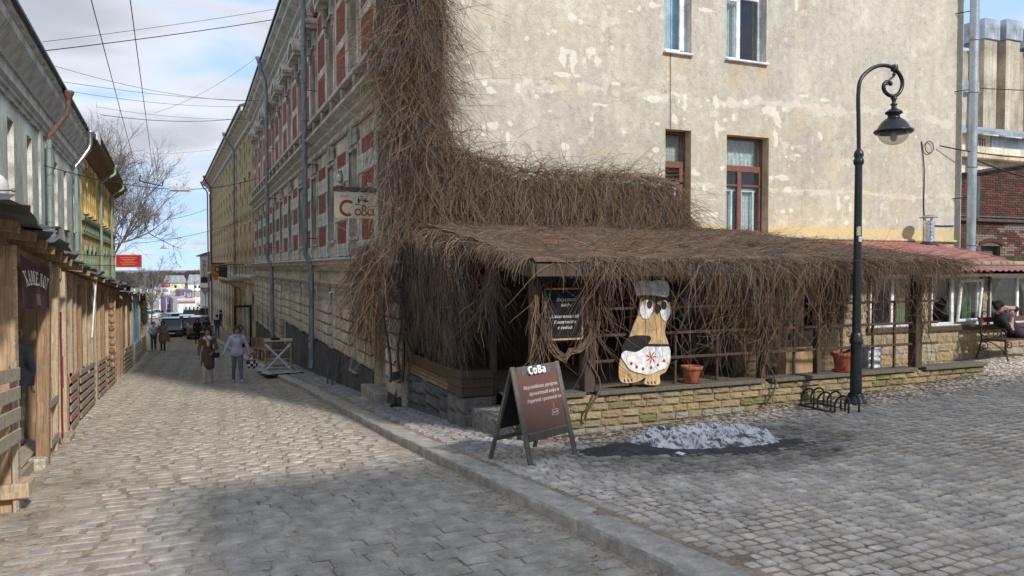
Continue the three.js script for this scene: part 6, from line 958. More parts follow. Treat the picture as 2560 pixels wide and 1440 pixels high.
// ---------------------------------------------------------------- things along the right pavement
{
  const F = thing('floodlight', 'silver floodlight on a bent pipe at the terrace corner', 'floodlight', [3.62, gp(3.62, -14.3), -14.3]); mesh('pipe', tube([[0, 0, 0], [.05, .3, .02], [.14, .55, .0], [.18, .78, -.02], [.10, .92, -.02], [.02, .85, -.02]], .03, 8), M.plinth, F); mesh('foot', cbx(.2, .05, .16, .01).translate(.02, .03, 0), M.iron, F);
  const h = new THREE.Group(); h.name = 'lamp_head'; h.position.set(-.04, .62, .12); h.rotation.set(-.5, .5, .3); F.add(h); mesh('housing', cbx(.34, .16, .12, .03), M.zinc, h); mesh('reflector', bx(-.15, -.06, .055, .15, .06, .066), M.chrome, h);
  const B = thing('small_menu_board', 'narrow black menu board leaning on the dark plinth', 'menu board', [3.52, gp(3.5, -20.6), -20.6], R(-78)); for (const s of [-1, 1]) mesh('frame_side', beam([s * .17, 0, .10], [s * .17, .92, -.06], .035, .03), M.greyWood, B); mesh('frame_end', beam([-.17, .88, -.052], [.17, .88, -.052], .03, .035), M.greyWood, B); mesh('frame_end', beam([-.17, .16, .072], [.17, .16, .072], .03, .035), M.greyWood, B); mesh('slate', (() => { const g = cbx(.31, .70, .012, .002); g.rotateX(-.172); return g.translate(0, .52, .009); })(), mat([.06, .065, .07], { t: tRough, s: 2 }), B);
  // work trestle
  const T = thing('work_trestle', 'raw timber work trestle braced with crossed laths on the pavement', 'trestle', [2.82, gp(3, -27.6), -27.6], R(-6)), hx = .42, hz = .42, Ht = 1.05;
  for (const sx of [-1, 1]) for (const sz of [-1, 1]) mesh('leg', beam([sx * hx, 0, sz * hz], [sx * hx, Ht, sz * hz], .06, .045), M.pineLight, T);
  for (let k = 0; k < 6; k++) mesh('top_plank', cb(-hx - .06, Ht, -hz - .05 + k * .16, hx + .06, Ht + .035, -hz + .10 + k * .16, .004), M.pineLight, T);
  for (const yy of [.10, .45, .76]) { for (const s of [-1, 1]) { mesh('rail', beam([-hx, yy, s * (hz + .035)], [hx, yy, s * (hz + .035)], .022, .06), M.pine, T); mesh('rail', beam([s * (hx + .04), yy - .06, -hz], [s * (hx + .04), yy - .06, hz], .022, .06), M.pine, T); } }
  for (const s of [-1, 1]) { mesh('brace', beam([-hx * s, .08, hz + .06 + .006 * s], [hx * s, .98, hz + .06 + .006 * s], .018, .07), M.frameWhite, T); mesh('brace', beam([hx + .07, .08, -hz * s], [hx + .07 + .02 * s, .98, hz * s], .018, .07), M.pine, T); }
  single('tool_bag', 'black tool bag lying on top of the timber trestle', 'bag', el(2.72, gp(3, -27.6) + Ht + .075, -27.5, .17, .055, .1), M.rubber);
  const W = 20, P = [], I = []; for (let j = 0; j <= W; j++) for (let i = 0; i <= W; i++) { const x = mix(2.15 + .08 * Math.sin(j), 3.45, i / W), z = mix(-25.3, -29.3, j / W) + .4 * (i / W - .5) * -1; P.push(x, gs(2.2, z) + KH + .03 + .035 * fbm(x * 5, z * 5, 3), z); } for (let j = 0; j < W; j++) for (let i = 0; i < W; i++) { const a = j * (W + 1) + i; I.push(a, a + 1, a + W + 1, a + 1, a + W + 2, a + W + 1); } const g = new THREE.BufferGeometry(); g.setAttribute('position', new THREE.Float32BufferAttribute(P, 3)); g.setIndex(I); g.computeVertexNormals();
  single('plastic_sheet', 'crumpled pale plastic sheet spread under the timber trestle', 'sheet', fin(g, true), mat([.44, .45, .45], { t: tMottle, s: 1.5, b: bMottle, bs: .03, rough: .25, side: true }));
  for (let k = 0; k < 3; k++) { const q = thing('log_stool', ['log stool with split back nearest the trestle', 'middle log stool of the three by the wall', 'farthest log stool beside the open glass door'][k], 'stool', [2.95 - .1 * k, gp(3, -33.6 - 1.1 * k), -33.6 - 1.1 * k], k * .5, 'log stools by the wall'); mesh('seat', lathe([[0, .42], [.2, .42], [.21, .5], [.2, .52], [0, .52]], 14), M.pine, q); for (let a = 0; a < 4; a++) mesh('leg', bar([.14 * Math.cos(a * 1.57), 0, .14 * Math.sin(a * 1.57)], [.12 * Math.cos(a * 1.57), .43, .12 * Math.sin(a * 1.57)], .045), M.pineDark, q); mesh('backrest', cb(-.18, .5, -.2, .18, .95, -.16, .02), M.pine, q); }
  const D = thing('open_glass_door', 'tall black framed glass door standing open over the pavement', 'door', [3.3, gp(3.3, -46.8), -46.8], R(8)); mesh('frame', [bx(-1.0, 0, -.03, -.88, 2.45, .03), bx(-.12, 0, -.03, 0, 2.45, .03), bx(-.88, 2.33, -.03, -.12, 2.45, .03), bx(-.88, 0, -.03, -.12, .2, .03)], M.iron, D); mesh('pane', bx(-.88, .2, -.006, -.12, 2.33, .006), M.pane, D); mesh('ring_handle', fin(new THREE.TorusGeometry(.2, .022, 6, 20), true).translate(-.72, 1.1, .06), M.iron, D);
  const N = single('red_notice', 'small red lettered notice pasted on the house wall', 'notice', new THREE.BoxGeometry(.012, .34, .26), printed(canv(128, 160, (c, w, h) => { c.fillStyle = '#c9b99a'; c.fillRect(0, 0, w, h); c.fillStyle = '#b03a2c'; for (let i = 0; i < 6; i++) c.fillRect(12, 10 + i * 25, 100 - (i % 3) * 14, 15); }))); N.position.set(XF - .105, -1.2, -20.15);
  const C = thing('security_camera', 'small white security camera under the storey cornice', 'camera', [XF - .14, -.72, -21.2]); mesh('arm', bar([.13, .08, 0], [0, .02, 0], .015), M.frameWhite, C); mesh('body', cbx(.07, .07, .2, .015).rotateY(.3).translate(-.02, 0, .05), M.frameWhite, C); mesh('lens', bar([-.03, 0, .145], [-.04, 0, .165], .025), M.dark, C);
}
{ // cloth banner with a shield, vertical bistro sign
  const t = canv(512, 720, (c, w, h) => { c.fillStyle = '#a98a57'; c.fillRect(0, 0, w, h); c.fillStyle = '#8e2f22'; c.fillRect(0, 0, w, 40); c.fillStyle = '#d58a35'; c.fillRect(0, 430, w, h); c.fillStyle = '#b9622b'; c.beginPath(); c.moveTo(0, 430); c.lineTo(w / 2, 500); c.lineTo(w, 430); c.lineTo(w, 470); c.lineTo(w / 2, 545); c.lineTo(0, 470); c.fill(); c.fillStyle = '#9c2a20'; c.beginPath(); c.moveTo(130, 120); c.lineTo(256, 150); c.lineTo(382, 120); c.lineTo(370, 290); c.lineTo(256, 400); c.lineTo(142, 290); c.fill(); c.strokeStyle = '#22314a'; c.lineWidth = 18; c.stroke(); c.fillStyle = '#ecd9a4'; c.font = 'bold 170px serif'; c.textAlign = 'center'; c.fillText('W', 256, 310); });
  const s = poly([[-.5, .7], [.5, .7], [.5, -.35], [.32, -.45], [.28, -.72], [0, -.60], [-.28, -.72], [-.32, -.45], [-.5, -.35]]), g = new THREE.ExtrudeGeometry(s, { depth: .02, bevelEnabled: false }), p = g.attributes.position, uv = g.attributes.uv; for (let i = 0; i < p.count; i++) uv.setXY(i, p.getX(i) + .5, (p.getY(i) + .72) / 1.42);
  const B = thing('shield_banner', 'tan cloth banner with a red shield and letter W over the pavement', 'banner', [2.02, -.38, -64.4]); mesh('cloth', g, printed(t), B); mesh('tail', bx(-.62, -.75, -.02, -.46, -.1, 0), mat([.05, .12, .2], { s: 2 }), B); mesh('tail', bx(.46, -.75, -.02, .62, -.1, 0), mat([.05, .12, .2], { s: 2 }), B); mesh('pole', bar([-.6, .72, .01], [1.35, .72, .01], .03), mat([.3, .08, .05], { s: 2 }), B);
  const t2 = canv(160, 560, (c, w, h) => { c.fillStyle = '#e3d7c8'; c.fillRect(0, 0, w, h); c.fillStyle = '#5c2338'; c.fillRect(0, 420, w, 140); c.fillStyle = '#33203c'; c.font = 'bold 92px serif'; c.textAlign = 'center'; [...'БИСТРО'].forEach((q, i) => c.fillText(q, w / 2, 86 + i * 91)); });
  const V2 = thing('bistro_sign', 'tall white and plum vertical sign spelling a bistro at the street end', 'sign', [1.54, -.48, -97.2]); mesh('panel', new THREE.BoxGeometry(.82, 2.8, .14), [0, 0, 0, 0, 1, 1].map(k => k ? printed(t2) : M.frameWhite), V2); mesh('side_strip', bx(.42, -1.4, -.1, .56, 1.4, .1), mat([.5, .42, .3], { s: 1 }), V2);
}
// ---------------------------------------------------------------- overhead cables and hung lamps
function cable(label, a, b, sag, r = .008) { const p = []; for (let k = 0; k <= 12; k++) { const t = k / 12; p.push([mix(a[0], b[0], t), mix(a[1], b[1], t) - sag * 4 * t * (1 - t), mix(a[2], b[2], t)]); } return single('overhead_cable', label, 'cable', tube(p, r, 4, 24), M.iron, 'overhead cables'); }
cable('topmost thin cable across the sky from the grey house', [-4.27, 7.2, -28.2], [3.6, 11.3, -34.6], .05); cable('second cable across the sky just below the topmost', [-4.2, 6.9, -28.1], [3.6, 10.8, -34.4], .05, .015);
cable('cable falling to the right below the two top cables', [-4.35, 7.0, -30.4], [3.4, 8.4, -40.1], .35); cable('upper of two nearly level cables behind the falling one', [-4.25, 6.9, -32.5], [3.3, 9.3, -44.5], .15); cable('lower of two nearly level cables behind the falling one', [-4.2, 7.0, -34.7], [3.2, 9.2, -45.7], .2);
cable('cable meeting the eaves of the yellow timber house', [-4.3, 8.1, -43.4], [3.3, 9.0, -48.6], .2); cable('cable just under the one at the timber house eaves', [-4.1, 7.7, -43.3], [2.9, 9.1, -49.1], .25, .015);
cable('steep cable from the gutter hopper down to the middle of the sky', [3.0, 10.0, -38.1], [-1.69, 8.2, -44.5], .3); cable('far level cable seen before the bare tree', [-5.0, 9.1, -68], [2.8, 9.4, -63.5], .2); cable('far cable slanting up to the ochre house', [-1.5, 4.2, -60.6], [2.9, 9.6, -75.2], .1); cable('lowest far cable above the street end', [-2.2, 4.4, -77.2], [2.0, 7.0, -96.8], .2, .02); cable('cable low over the street by the balcony', [-4.3, 1.9, -67.2], [3.3, 3.1, -52.8], .3, .015);
cable('support cable of the white hung lamp', [-4.6, 3.5, -30.2], [XF, 5.2, -46], .75, .016);
cable('left of two long cables running down the street overhead', [-.55, 3.3, 6], [-1.63, 3.15, -29.1], .05, .006); cable('right of two long cables running down the street overhead', [-.2, 3.3, 6], [-1.15, 3.10, -30], .02, .006);
cable('power cable from the gable corner to the right', [18.5, 3.25, ZG + .1], [24, 3.2, -12.5], .25, .018); cable('black service cable looping from the gable pipe', [19.5, 2.95, ZG + .3], [24, 2.5, -11.5], .5, .022); cable('thin cable crossing the tall blind wall', [24, 8.2, -24], [40, 8.4, -22], .3, .02);
{ const L = thing('hung_street_light', 'white trough street light hung on a cable over the road', 'street light', [-.33, 3.02, -31.75], R(-20)); mesh('housing', ext(poly([[-.36, -.07], [.36, -.07], [.33, .05], [.25, .09], [-.25, .09], [-.33, .05]]), .26, .01).translate(0, 0, -.13), mat([.66, .66, .64], { s: 2, rough: .4 }), L); mesh('diffuser', cb(-.31, -.1, -.11, .31, -.07, .11, .01), mat([.75, .75, .72], { t: null, rough: .2 }), L); mesh('hook', [bar([-.12, .09, 0], [-.12, .2, 0], .012), bar([.12, .09, 0], [.12, .2, 0], .012)], M.iron, L);
  const K = thing('cable_bracket', 'black angle bracket joining the long overhead cables', 'bracket', [-1.28, 3.05, -30.5]); mesh('arm', beam([-.38, .08, 0], [.36, -.08, 0], .03, .04), M.iron, K); mesh('end', bar([-.38, .06, 0], [-.36, .3, 0], .02), M.iron, K); mesh('end', bar([.36, -.09, 0], [.40, .12, 0], .02), M.iron, K);
  const F = thing('hung_street_light', 'small bell shaped lamp hung far down the street', 'street light', [-2.9, 2.2, -99]); mesh('shade', lathe([[.05, .4], [.12, .35], [.45, 0], [.42, 0]], 12), M.frameOld, F); mesh('stem', bar([0, .38, 0], [0, 1.2, 0], .02), M.iron, F); }
// ---------------------------------------------------------------- people: one skin over tapered bones
function net(bones, cell, k = .035) {
  let lo = [9e9, 9e9, 9e9], hi = [-9e9, -9e9, -9e9]; for (const b of bones) for (const [p, r] of [[b[0], b[2]], [b[1], b[3]]]) for (let i = 0; i < 3; i++) { lo[i] = Math.min(lo[i], p[i] - r - 3 * cell); hi[i] = Math.max(hi[i], p[i] + r + 3 * cell); }
  const n = [0, 1, 2].map(i => Math.ceil((hi[i] - lo[i]) / cell) + 1), [nx, ny, nz] = n, F = new Float32Array(nx * ny * nz);
  const pre = bones.map(([a, b, ra, rb, c]) => { const d = [b[0] - a[0], b[1] - a[1], b[2] - a[2]]; return [a, d, d[0] * d[0] + d[1] * d[1] + d[2] * d[2] || 1e-9, ra, rb, c]; });
  const sd = (q, x, y, z) => { const [a, d, l, ra, rb] = q, px = x - a[0], py = y - a[1], pz = z - a[2], t = clamp((px * d[0] + py * d[1] + pz * d[2]) / l); return Math.hypot(px - d[0] * t, py - d[1] * t, pz - d[2] * t) - mix(ra, rb, t); };
  for (let z = 0, i = 0; z < nz; z++) for (let y = 0; y < ny; y++) for (let x = 0; x < nx; x++, i++) { const X = lo[0] + x * cell, Y = lo[1] + y * cell, Z = lo[2] + z * cell; let m = 1e9; for (const q of pre) { const s = sd(q, X, Y, Z); if (s > m + k) continue; if (m > s + k) { m = s; continue; } const h = clamp(.5 + .5 * (m - s) / k); m = mix(m, s, h) - k * h * (1 - h); } F[i] = m; }
  const idx = new Int32Array(nx * ny * nz).fill(-1), P = [], C = [], I = [], S = [1, nx, nx * ny];
  for (let z = 0; z < nz - 1; z++) for (let y = 0; y < ny - 1; y++) for (let x = 0; x < nx - 1; x++) { const o = x + y * nx + z * nx * ny; let c = 0, sx = 0, sy = 0, sz = 0, mask = 0; for (let q = 0; q < 8; q++) if (F[o + (q & 1) + (q >> 1 & 1) * nx + (q >> 2) * nx * ny] < 0) mask |= 1 << q; if (!mask || mask === 255) continue;
    for (let e = 0; e < 3; e++) for (let q = 0; q < 8; q++) { if (q >> e & 1) continue; const q2 = q | 1 << e; if ((mask >> q & 1) === (mask >> q2 & 1)) continue; const f = i => F[o + (i & 1) + (i >> 1 & 1) * nx + (i >> 2) * nx * ny], t = f(q) / (f(q) - f(q2)); sx += (q & 1) + (e === 0 ? t : 0); sy += (q >> 1 & 1) + (e === 1 ? t : 0); sz += (q >> 2) + (e === 2 ? t : 0); c++; }
    idx[o] = P.length / 3; const X = lo[0] + (x + sx / c) * cell, Y = lo[1] + (y + sy / c) * cell, Z = lo[2] + (z + sz / c) * cell; P.push(X, Y, Z); let best = 1e9, col = [1, 1, 1]; for (const q of pre) { const s = sd(q, X, Y, Z); if (s < best) { best = s; col = q[5]; } } C.push(...col); }
  for (let z = 1; z < nz - 1; z++) for (let y = 1; y < ny - 1; y++) for (let x = 1; x < nx - 1; x++) { const o = x + y * nx + z * nx * ny, s = F[o] < 0; for (let e = 0; e < 3; e++) { if (s === F[o + S[e]] < 0) continue; const u = S[(e + 1) % 3], v = S[(e + 2) % 3], a = idx[o], b = idx[o - u], c = idx[o - u - v], d = idx[o - v]; if (s) I.push(a, b, c, a, c, d); else I.push(a, c, b, a, d, c); } }
  const g = new THREE.BufferGeometry(); g.setAttribute('position', new THREE.Float32BufferAttribute(P, 3)); g.setAttribute('color', new THREE.Float32BufferAttribute(C, 3)); g.setIndex(I); g.computeVertexNormals(); return g;
}
const sub = (a, b) => [a[0] - b[0], a[1] - b[1], a[2] - b[2]], add = (a, b, s = 1) => [a[0] + b[0] * s, a[1] + b[1] * s, a[2] + b[2] * s], unit = a => { const l = Math.hypot(...a) || 1; return a.map(v => v / l); }, crs = (a, b) => [a[1] * b[2] - a[2] * b[1], a[2] * b[0] - a[0] * b[2], a[0] * b[1] - a[1] * b[0]];
const SKIN = [.50, .30, .22], mCloth = new THREE.MeshStandardMaterial({ vertexColors: true, roughness: .85 });
function hand(w, dir, side, curl, c = SKIN) { const d = unit(dir), n = unit(crs(d, side)), s = unit(crs(n, d)), B = []; const k = add(w, d, .085); for (const o of [-.024, 0, .024]) B.push([add(add(w, d, .01), s, o * .6), add(k, s, o), .017, .015, c]); [[-.030, .055], [-.010, .066], [.010, .062], [.029, .048]].forEach(([o, l]) => { const a = add(k, s, o), b = add(add(a, d, l * .55), n, curl * .018), e = add(add(b, d, l * .5 * (1 - curl * .5)), n, curl * .032); B.push([a, b, .0095, .009, c], [b, e, .009, .008, c]); }); const t0 = add(add(w, d, .03), s, .03), t1 = add(add(t0, d, .03), s, .022), t2 = add(add(t1, d, .03), n, .012); B.push([t0, t1, .012, .011, c], [t1, t2, .010, .009, c]); return net(B, .007, .008); }
function headGeo(c = SKIN) { const dk = [.03, .02, .015], lip = [.36, .13, .11]; return net([[[0, .045, -.018], [0, .075, -.022], .086, .086, c], [[0, -.03, .02], [0, .03, .02], .062, .070, c], [[0, -.065, .045], [0, -.055, .05], .03, .03, c], [[0, .03, .088], [0, -.002, .104], .010, .014, c], [[-.086, .0, -.01], [-.086, .03, -.014], .014, .016, c], [[.086, .0, -.01], [.086, .03, -.014], .014, .016, c], [[-.032, .030, .079], [-.032, .030, .081], .011, .011, dk], [[.032, .030, .079], [.032, .030, .081], .011, .011, dk], [[-.045, .048, .078], [-.02, .050, .084], .006, .006, dk], [[.045, .048, .078], [.02, .050, .084], .006, .006, dk], [[-.018, -.033, .079], [.018, -.033, .079], .0075, .0075, lip]], .009, .012); }
function figure(label, pos, yaw, J, o) {
  const G = thing('person', label, 'person', pos, yaw), t = o.top, l = o.leg, sh = o.shoe || [.03, .03, .03], k = o.h || 1, B = [];
  const w = o.wide || 1;
  B.push([add(J.P, J.side, -.07), add(J.P, J.side, .07), .115 * w, .115 * w, o.hipTop ? t : l], [add(J.P, sub(J.C, J.P), .15), J.C, .125 * w, .145 * w, t], [J.SL, J.SR, .075, .075, t], [J.C, J.N, .11, .06, t], [J.N, add(J.N, sub(J.H, J.N), .5), .05, .05, o.scarf || SKIN]);
  for (const s of ['L', 'R']) { B.push([J['h' + s], J['k' + s], .088 * w, .062, l], [J['k' + s], J['a' + s], .060, .043, l], [add(J['a' + s], [0, -.035, 0]), J['t' + s], .045, .036, sh], [add(J['a' + s], [0, -.03, -.03]), add(J['a' + s], [0, -.03, 0]), .042, .042, sh], [J['S' + s], J['e' + s], .060 * w, .048, t], [J['e' + s], J['w' + s], o.bare ? .042 : .046, o.bare ? .03 : .036, o.bare ? SKIN : t]); }
  if (o.bare) for (const s of ['L', 'R']) B.push([add(J['S' + s], sub(J['e' + s], J['S' + s]), .72), J['e' + s], .050, .044, SKIN]);
  for (const q of o.extra || []) B.push(q);
  const parts = [net(B, .018, .05)];
  for (const s of ['L', 'R']) parts.push(hand(J['w' + s], o['hd' + s] || sub(J['w' + s], J['e' + s]), o['hs' + s] || (s === 'L' ? [0, 0, 1] : [0, 0, 1]), o['curl' + s] ?? .8));
  const hg = headGeo(); hg.rotateX(o.nod || 0); hg.rotateY(o.turn || 0); hg.translate(...J.H); parts.push(hg);
  mesh('body', mergeGeometries(parts.map(p => p.toNonIndexed()), false), mCloth, G);
  const hb = [[[0, .07, -.03], [0, .085, -.02], .090, .088, o.hair], [[-.05, .03, -.05], [.05, .03, -.05], .07, .07, o.hair], [[-.06, .085, .03], [.06, .085, .03], .035, .035, o.hair]]; if (o.longHair) for (const x of [-.075, .075]) hb.push([[x, .03, -.03], [x * 1.15, -.20, -.01], .04, .045, o.hair]); if (o.longHair) hb.push([[0, .03, -.07], [0, -.2, -.07], .07, .07, o.hair]); if (o.bun) hb.push([[0, .09, -.11], [0, .1, -.12], .045, .045, o.hair]);
  const hr = net(hb, .014, .03); hr.rotateX(o.nod || 0); hr.rotateY(o.turn || 0); hr.translate(...J.H); mesh('hair', hr, mCloth, G);
  G.scale.setScalar(k); return G;
}
function walk(s = .2, o = {}) { const a = o.arm ?? .6, J = { side: [1, 0, 0], P: [0, .93, 0], C: [0, 1.28, .01], N: [0, 1.43, .01], H: [0, 1.60, .025], SL: [-.175, 1.38, 0], SR: [.175, 1.38, 0], hL: [-.085, .90, 0], hR: [.085, .90, 0], kL: [-.095, .50, s * .55 + .03], kR: [.09, .50, -s * .25 + .04], aL: [-.095, .085, s], aR: [.09, .10 + Math.abs(s) * .15, -s * 1.1], eL: [-.25, 1.12, -s * a], eR: [.25, 1.12, s * a * .6], wL: [-.24, .88, -s * a + .08], wR: [.24, .88, s * a + .06] }; J.tL = [-.105, .04, s + .13]; J.tR = [.10, .045, -s * 1.1 + .13]; return Object.assign(J, o.J || {}); }
const coat = (c, y, r1, r0 = .15) => [[0, .98, 0], [0, y, .01], r0, r1, c];
{
  const br = [.135, .078, .045], cr = [.72, .68, .60];
  figure('woman in long brown coat and white scarf walking up the street', [.47, gs(.47, -25), -25], R(-8), walk(.12, { J: { eR: [.27, 1.13, .05], wR: [.17, 1.00, .20], eL: [-.25, 1.12, 0], wL: [-.26, .90, .10] } }), { h: .985, top: br, leg: [.55, .50, .42], hipTop: true, shoe: [.5, .46, .4], hair: [.03, .02, .015], scarf: cr, extra: [coat(br, .60, .165, .13), [[-.06, .95, 0], [-.085, .58, .02], .115, .115, br], [[.06, .95, 0], [.085, .58, .02], .115, .115, br], [[-.06, 1.44, .06], [.06, 1.44, .06], .055, .055, cr], [[.02, 1.40, .12], [.03, 1.22, .15], .04, .03, cr]], bun: true });
  const bag = thing('shoulder_bag', 'small black shoulder bag at the hip of the woman in brown', 'bag', [.70, gs(.5, -24.9) + .88, -24.82]); mesh('pouch', cbx(.2, .16, .08, .02), M.rubber, bag); mesh('strap', tube([[-.04, .08, 0], [-.2, .45, .05], [-.30, .60, 0]], .012, 5), M.rubber, bag);
  const lil = [.56, .55, .72], je = [.16, .19, .24];
  figure('woman in pale lilac jacket and grey jeans walking up the street', [1.30, gs(1.3, -24.6), -24.6], R(4), walk(-.16, { arm: .5, J: { eL: [-.31, 1.13, .02], wL: [-.40, .92, .06], eR: [.30, 1.13, 0], wR: [.34, .88, .04] } }), { h: 1.0, top: lil, leg: je, hipTop: true, shoe: [.45, .43, .42], hair: [.07, .03, .025], wide: 1.0, scarf: [.40, .47, .55], extra: [[[-.075, .98, 0], [.075, .98, 0], .125, .125, lil], [[-.09, 1.43, -.02], [.09, 1.43, -.02], .07, .07, lil], [[-.05, 1.45, .06], [.05, 1.45, .06], .05, .05, [.40, .47, .55]]] });
  const cb2 = thing('checkered_bag', 'black and white checkered bag carried by the woman in lilac', 'bag', [1.72, gs(1.3, -24.5) + .58, -24.5], .3); mesh('sack', fin(new THREE.SphereGeometry(.17, 14, 10).scale(1.1, 1.0, .6), true), printed(canv(128, 128, (c, w, h) => { for (let i = 0; i < 8; i++) for (let j = 0; j < 8; j++) { c.fillStyle = (i + j) & 1 ? '#151515' : '#e6e4e2'; c.fillRect(i * 16, j * 16, 16, 16); } c.fillStyle = '#c8384a'; c.fillRect(0, 104, 128, 8); })), cb2); cb2.children[0].material.map.repeat.set(1.5, 1.5); cb2.children[0].material.map.wrapS = cb2.children[0].material.map.wrapT = THREE.RepeatWrapping; mesh('handle', tube([[-.08, .14, 0], [-.03, .3, 0], [.03, .3, 0], [.08, .14, 0]], .012, 5), M.rubber, cb2);
  figure('person in blue denim jacket and jeans walking beside the stall fence', [-2.02, gs(-2, -48.6), -48.6], R(5), walk(.1, { J: { eL: [-.25, 1.14, .05], wL: [-.10, 1.05, .18], eR: [.25, 1.14, .05], wR: [.10, 1.08, .18] } }), { h: .97, top: [.20, .27, .33], leg: [.035, .055, .10], shoe: [.6, .6, .6], hair: [.02, .015, .012], scarf: [.35, .05, .05], extra: [[[-.08, 1.05, 0], [.08, 1.05, 0], .13, .13, [.20, .27, .33]]] });
  const sw = [.30, .22, .13]; figure('person wrapped in a beige shawl over black trousers by the stall fence', [-1.52, gs(-1.5, -48.4), -48.4], R(-5), walk(-.1, { J: { eL: [-.22, 1.15, .08], wL: [-.05, 1.12, .18], eR: [.22, 1.13, .06], wR: [.06, 1.08, .18] } }), { h: 1.0, top: sw, leg: [.012, .012, .013], shoe: [.06, .03, .02], hair: [.025, .02, .015], longHair: true, hipTop: true, scarf: sw, extra: [coat(sw, .66, .24, .2), [[-.1, 1.42, 0], [.1, 1.42, 0], .11, .11, sw], [[.2, 1.1, 0], [.32, .55, -.05], .12, .06, sw], [[0, 1.42, .05], [0, 1.2, .12], .08, .1, sw]] });
  figure('woman dressed all in black with long dark hair in mid street', [.40, gs(.4, -55.5), -55.5], R(-4), walk(.14), { h: .98, top: [.012, .012, .014], leg: [.014, .014, .016], hair: [.015, .01, .008], longHair: true, hipTop: true, extra: [[[-.07, 1.0, 0], [.07, 1.0, 0], .14, .14, [.012, .012, .014]]] });
  figure('person in navy top and blue jeans walking away behind the woman in black', [1.02, gs(1, -58.6), -58.6], R(170), walk(.12), { h: .97, top: [.02, .025, .05], leg: [.05, .08, .16], hair: [.04, .025, .015] });
  figure('person with white scarf and jeans standing on the pavement by the wall', [1.82, gp(1.8, -61.4), -61.4], R(150), walk(.06), { h: .98, top: [.03, .035, .06], leg: [.09, .13, .22], shoe: [.5, .5, .5], hair: [.04, .025, .015], scarf: [.65, .62, .58], extra: [[[-.08, 1.4, 0], [.08, 1.4, 0], .1, .1, [.6, .57, .53]]] });
  figure('man in grey trousers and dark vest stepping up by the ochre house', [2.30, gp(2.3, -67.5) + .15, -67.5], R(-60), walk(.2), { h: 1.02, top: [.03, .035, .05], leg: [.42, .42, .43], shoe: [.6, .6, .6], hair: [.015, .012, .01], scarf: [.55, .55, .55] });
  figure('worker in yellow high visibility jacket far down the street', [-3.0, gs(-3, -94), -94], R(120), walk(.1), { h: 1.02, top: [.62, .72, .05], leg: [.02, .02, .022], hair: [.03, .02, .015] });
  figure('man in grey hooded top and camouflage trousers inside the nearest stall', [-2.32, gs(-2.3, -12.4) + .17, -12.4], R(185), walk(.03), { h: .98, top: [.09, .10, .11], leg: [.075, .08, .045], hair: [.04, .025, .015], hipTop: true, wide: 1.15, extra: [[[-.09, 1.0, 0], [.09, 1.0, 0], .145, .145, [.09, .10, .11]], [[-.08, 1.43, -.06], [.08, 1.43, -.06], .07, .07, [.09, .10, .11]], [[-.1, .7, .02], [-.1, .68, .02], .075, .07, [.035, .045, .03]], [[.09, .55, .03], [.09, .5, .03], .066, .066, [.13, .12, .075]], [[-.1, .35, .04], [-.1, .3, .04], .058, .058, [.03, .035, .025]]] });
  // man lounging on the bench, phone to his ear
  const bp = [14.95, gp(15.5, -10.2), -10.45], bk = [.014, .014, .016], J = { side: unit([.6, .1, .6]), P: [.66, .545, .34], C: [.40, .80, .20], N: [.29, .93, .20], H: [.245, 1.045, .26], SL: [.20, .84, .33], SR: [.50, .90, .10], hL: [.62, .545, .42], hR: [.72, .545, .28], kL: [1.12, .55, .62], kR: [1.16, .62, .42], aL: [1.50, .20, .92], aR: [1.56, .26, .74], tL: [1.58, .22, 1.02], tR: [1.66, .30, .83], eL: [.31, .60, .45], wL: [.325, .87, .46], eR: [.75, 1.03, .24], wR: [.44, 1.08, .14] };
  figure('man in black shirt and dark jeans slouched on the bench with phone at his ear', bp, 0, J, { h: 1, top: bk, leg: [.03, .036, .045], shoe: [.02, .02, .02], hair: [.012, .010, .009], bare: true, wide: 1.12, turn: R(35), nod: R(8), bun: true, hdL: [-.15, 1, -.1], hsL: [0, 0, 1], curlL: 1, hdR: [-1, -.2, .1], hsR: [0, 1, 0], curlR: .6, hipTop: true });
  const ph = thing('mobile_phone', 'pale mobile phone held to the ear of the man on the bench', 'phone', [bp[0] + .285, bp[1] + 1.0, bp[2] + .40], R(35)); mesh('case', cbx(.075, .15, .012, .004).rotateZ(.35), mat([.45, .45, .52], { t: null, rough: .3 }), ph); mesh('camera_lens', bar([-.02, .045, .006], [-.02, .045, .009], .012), M.dark, ph);
}
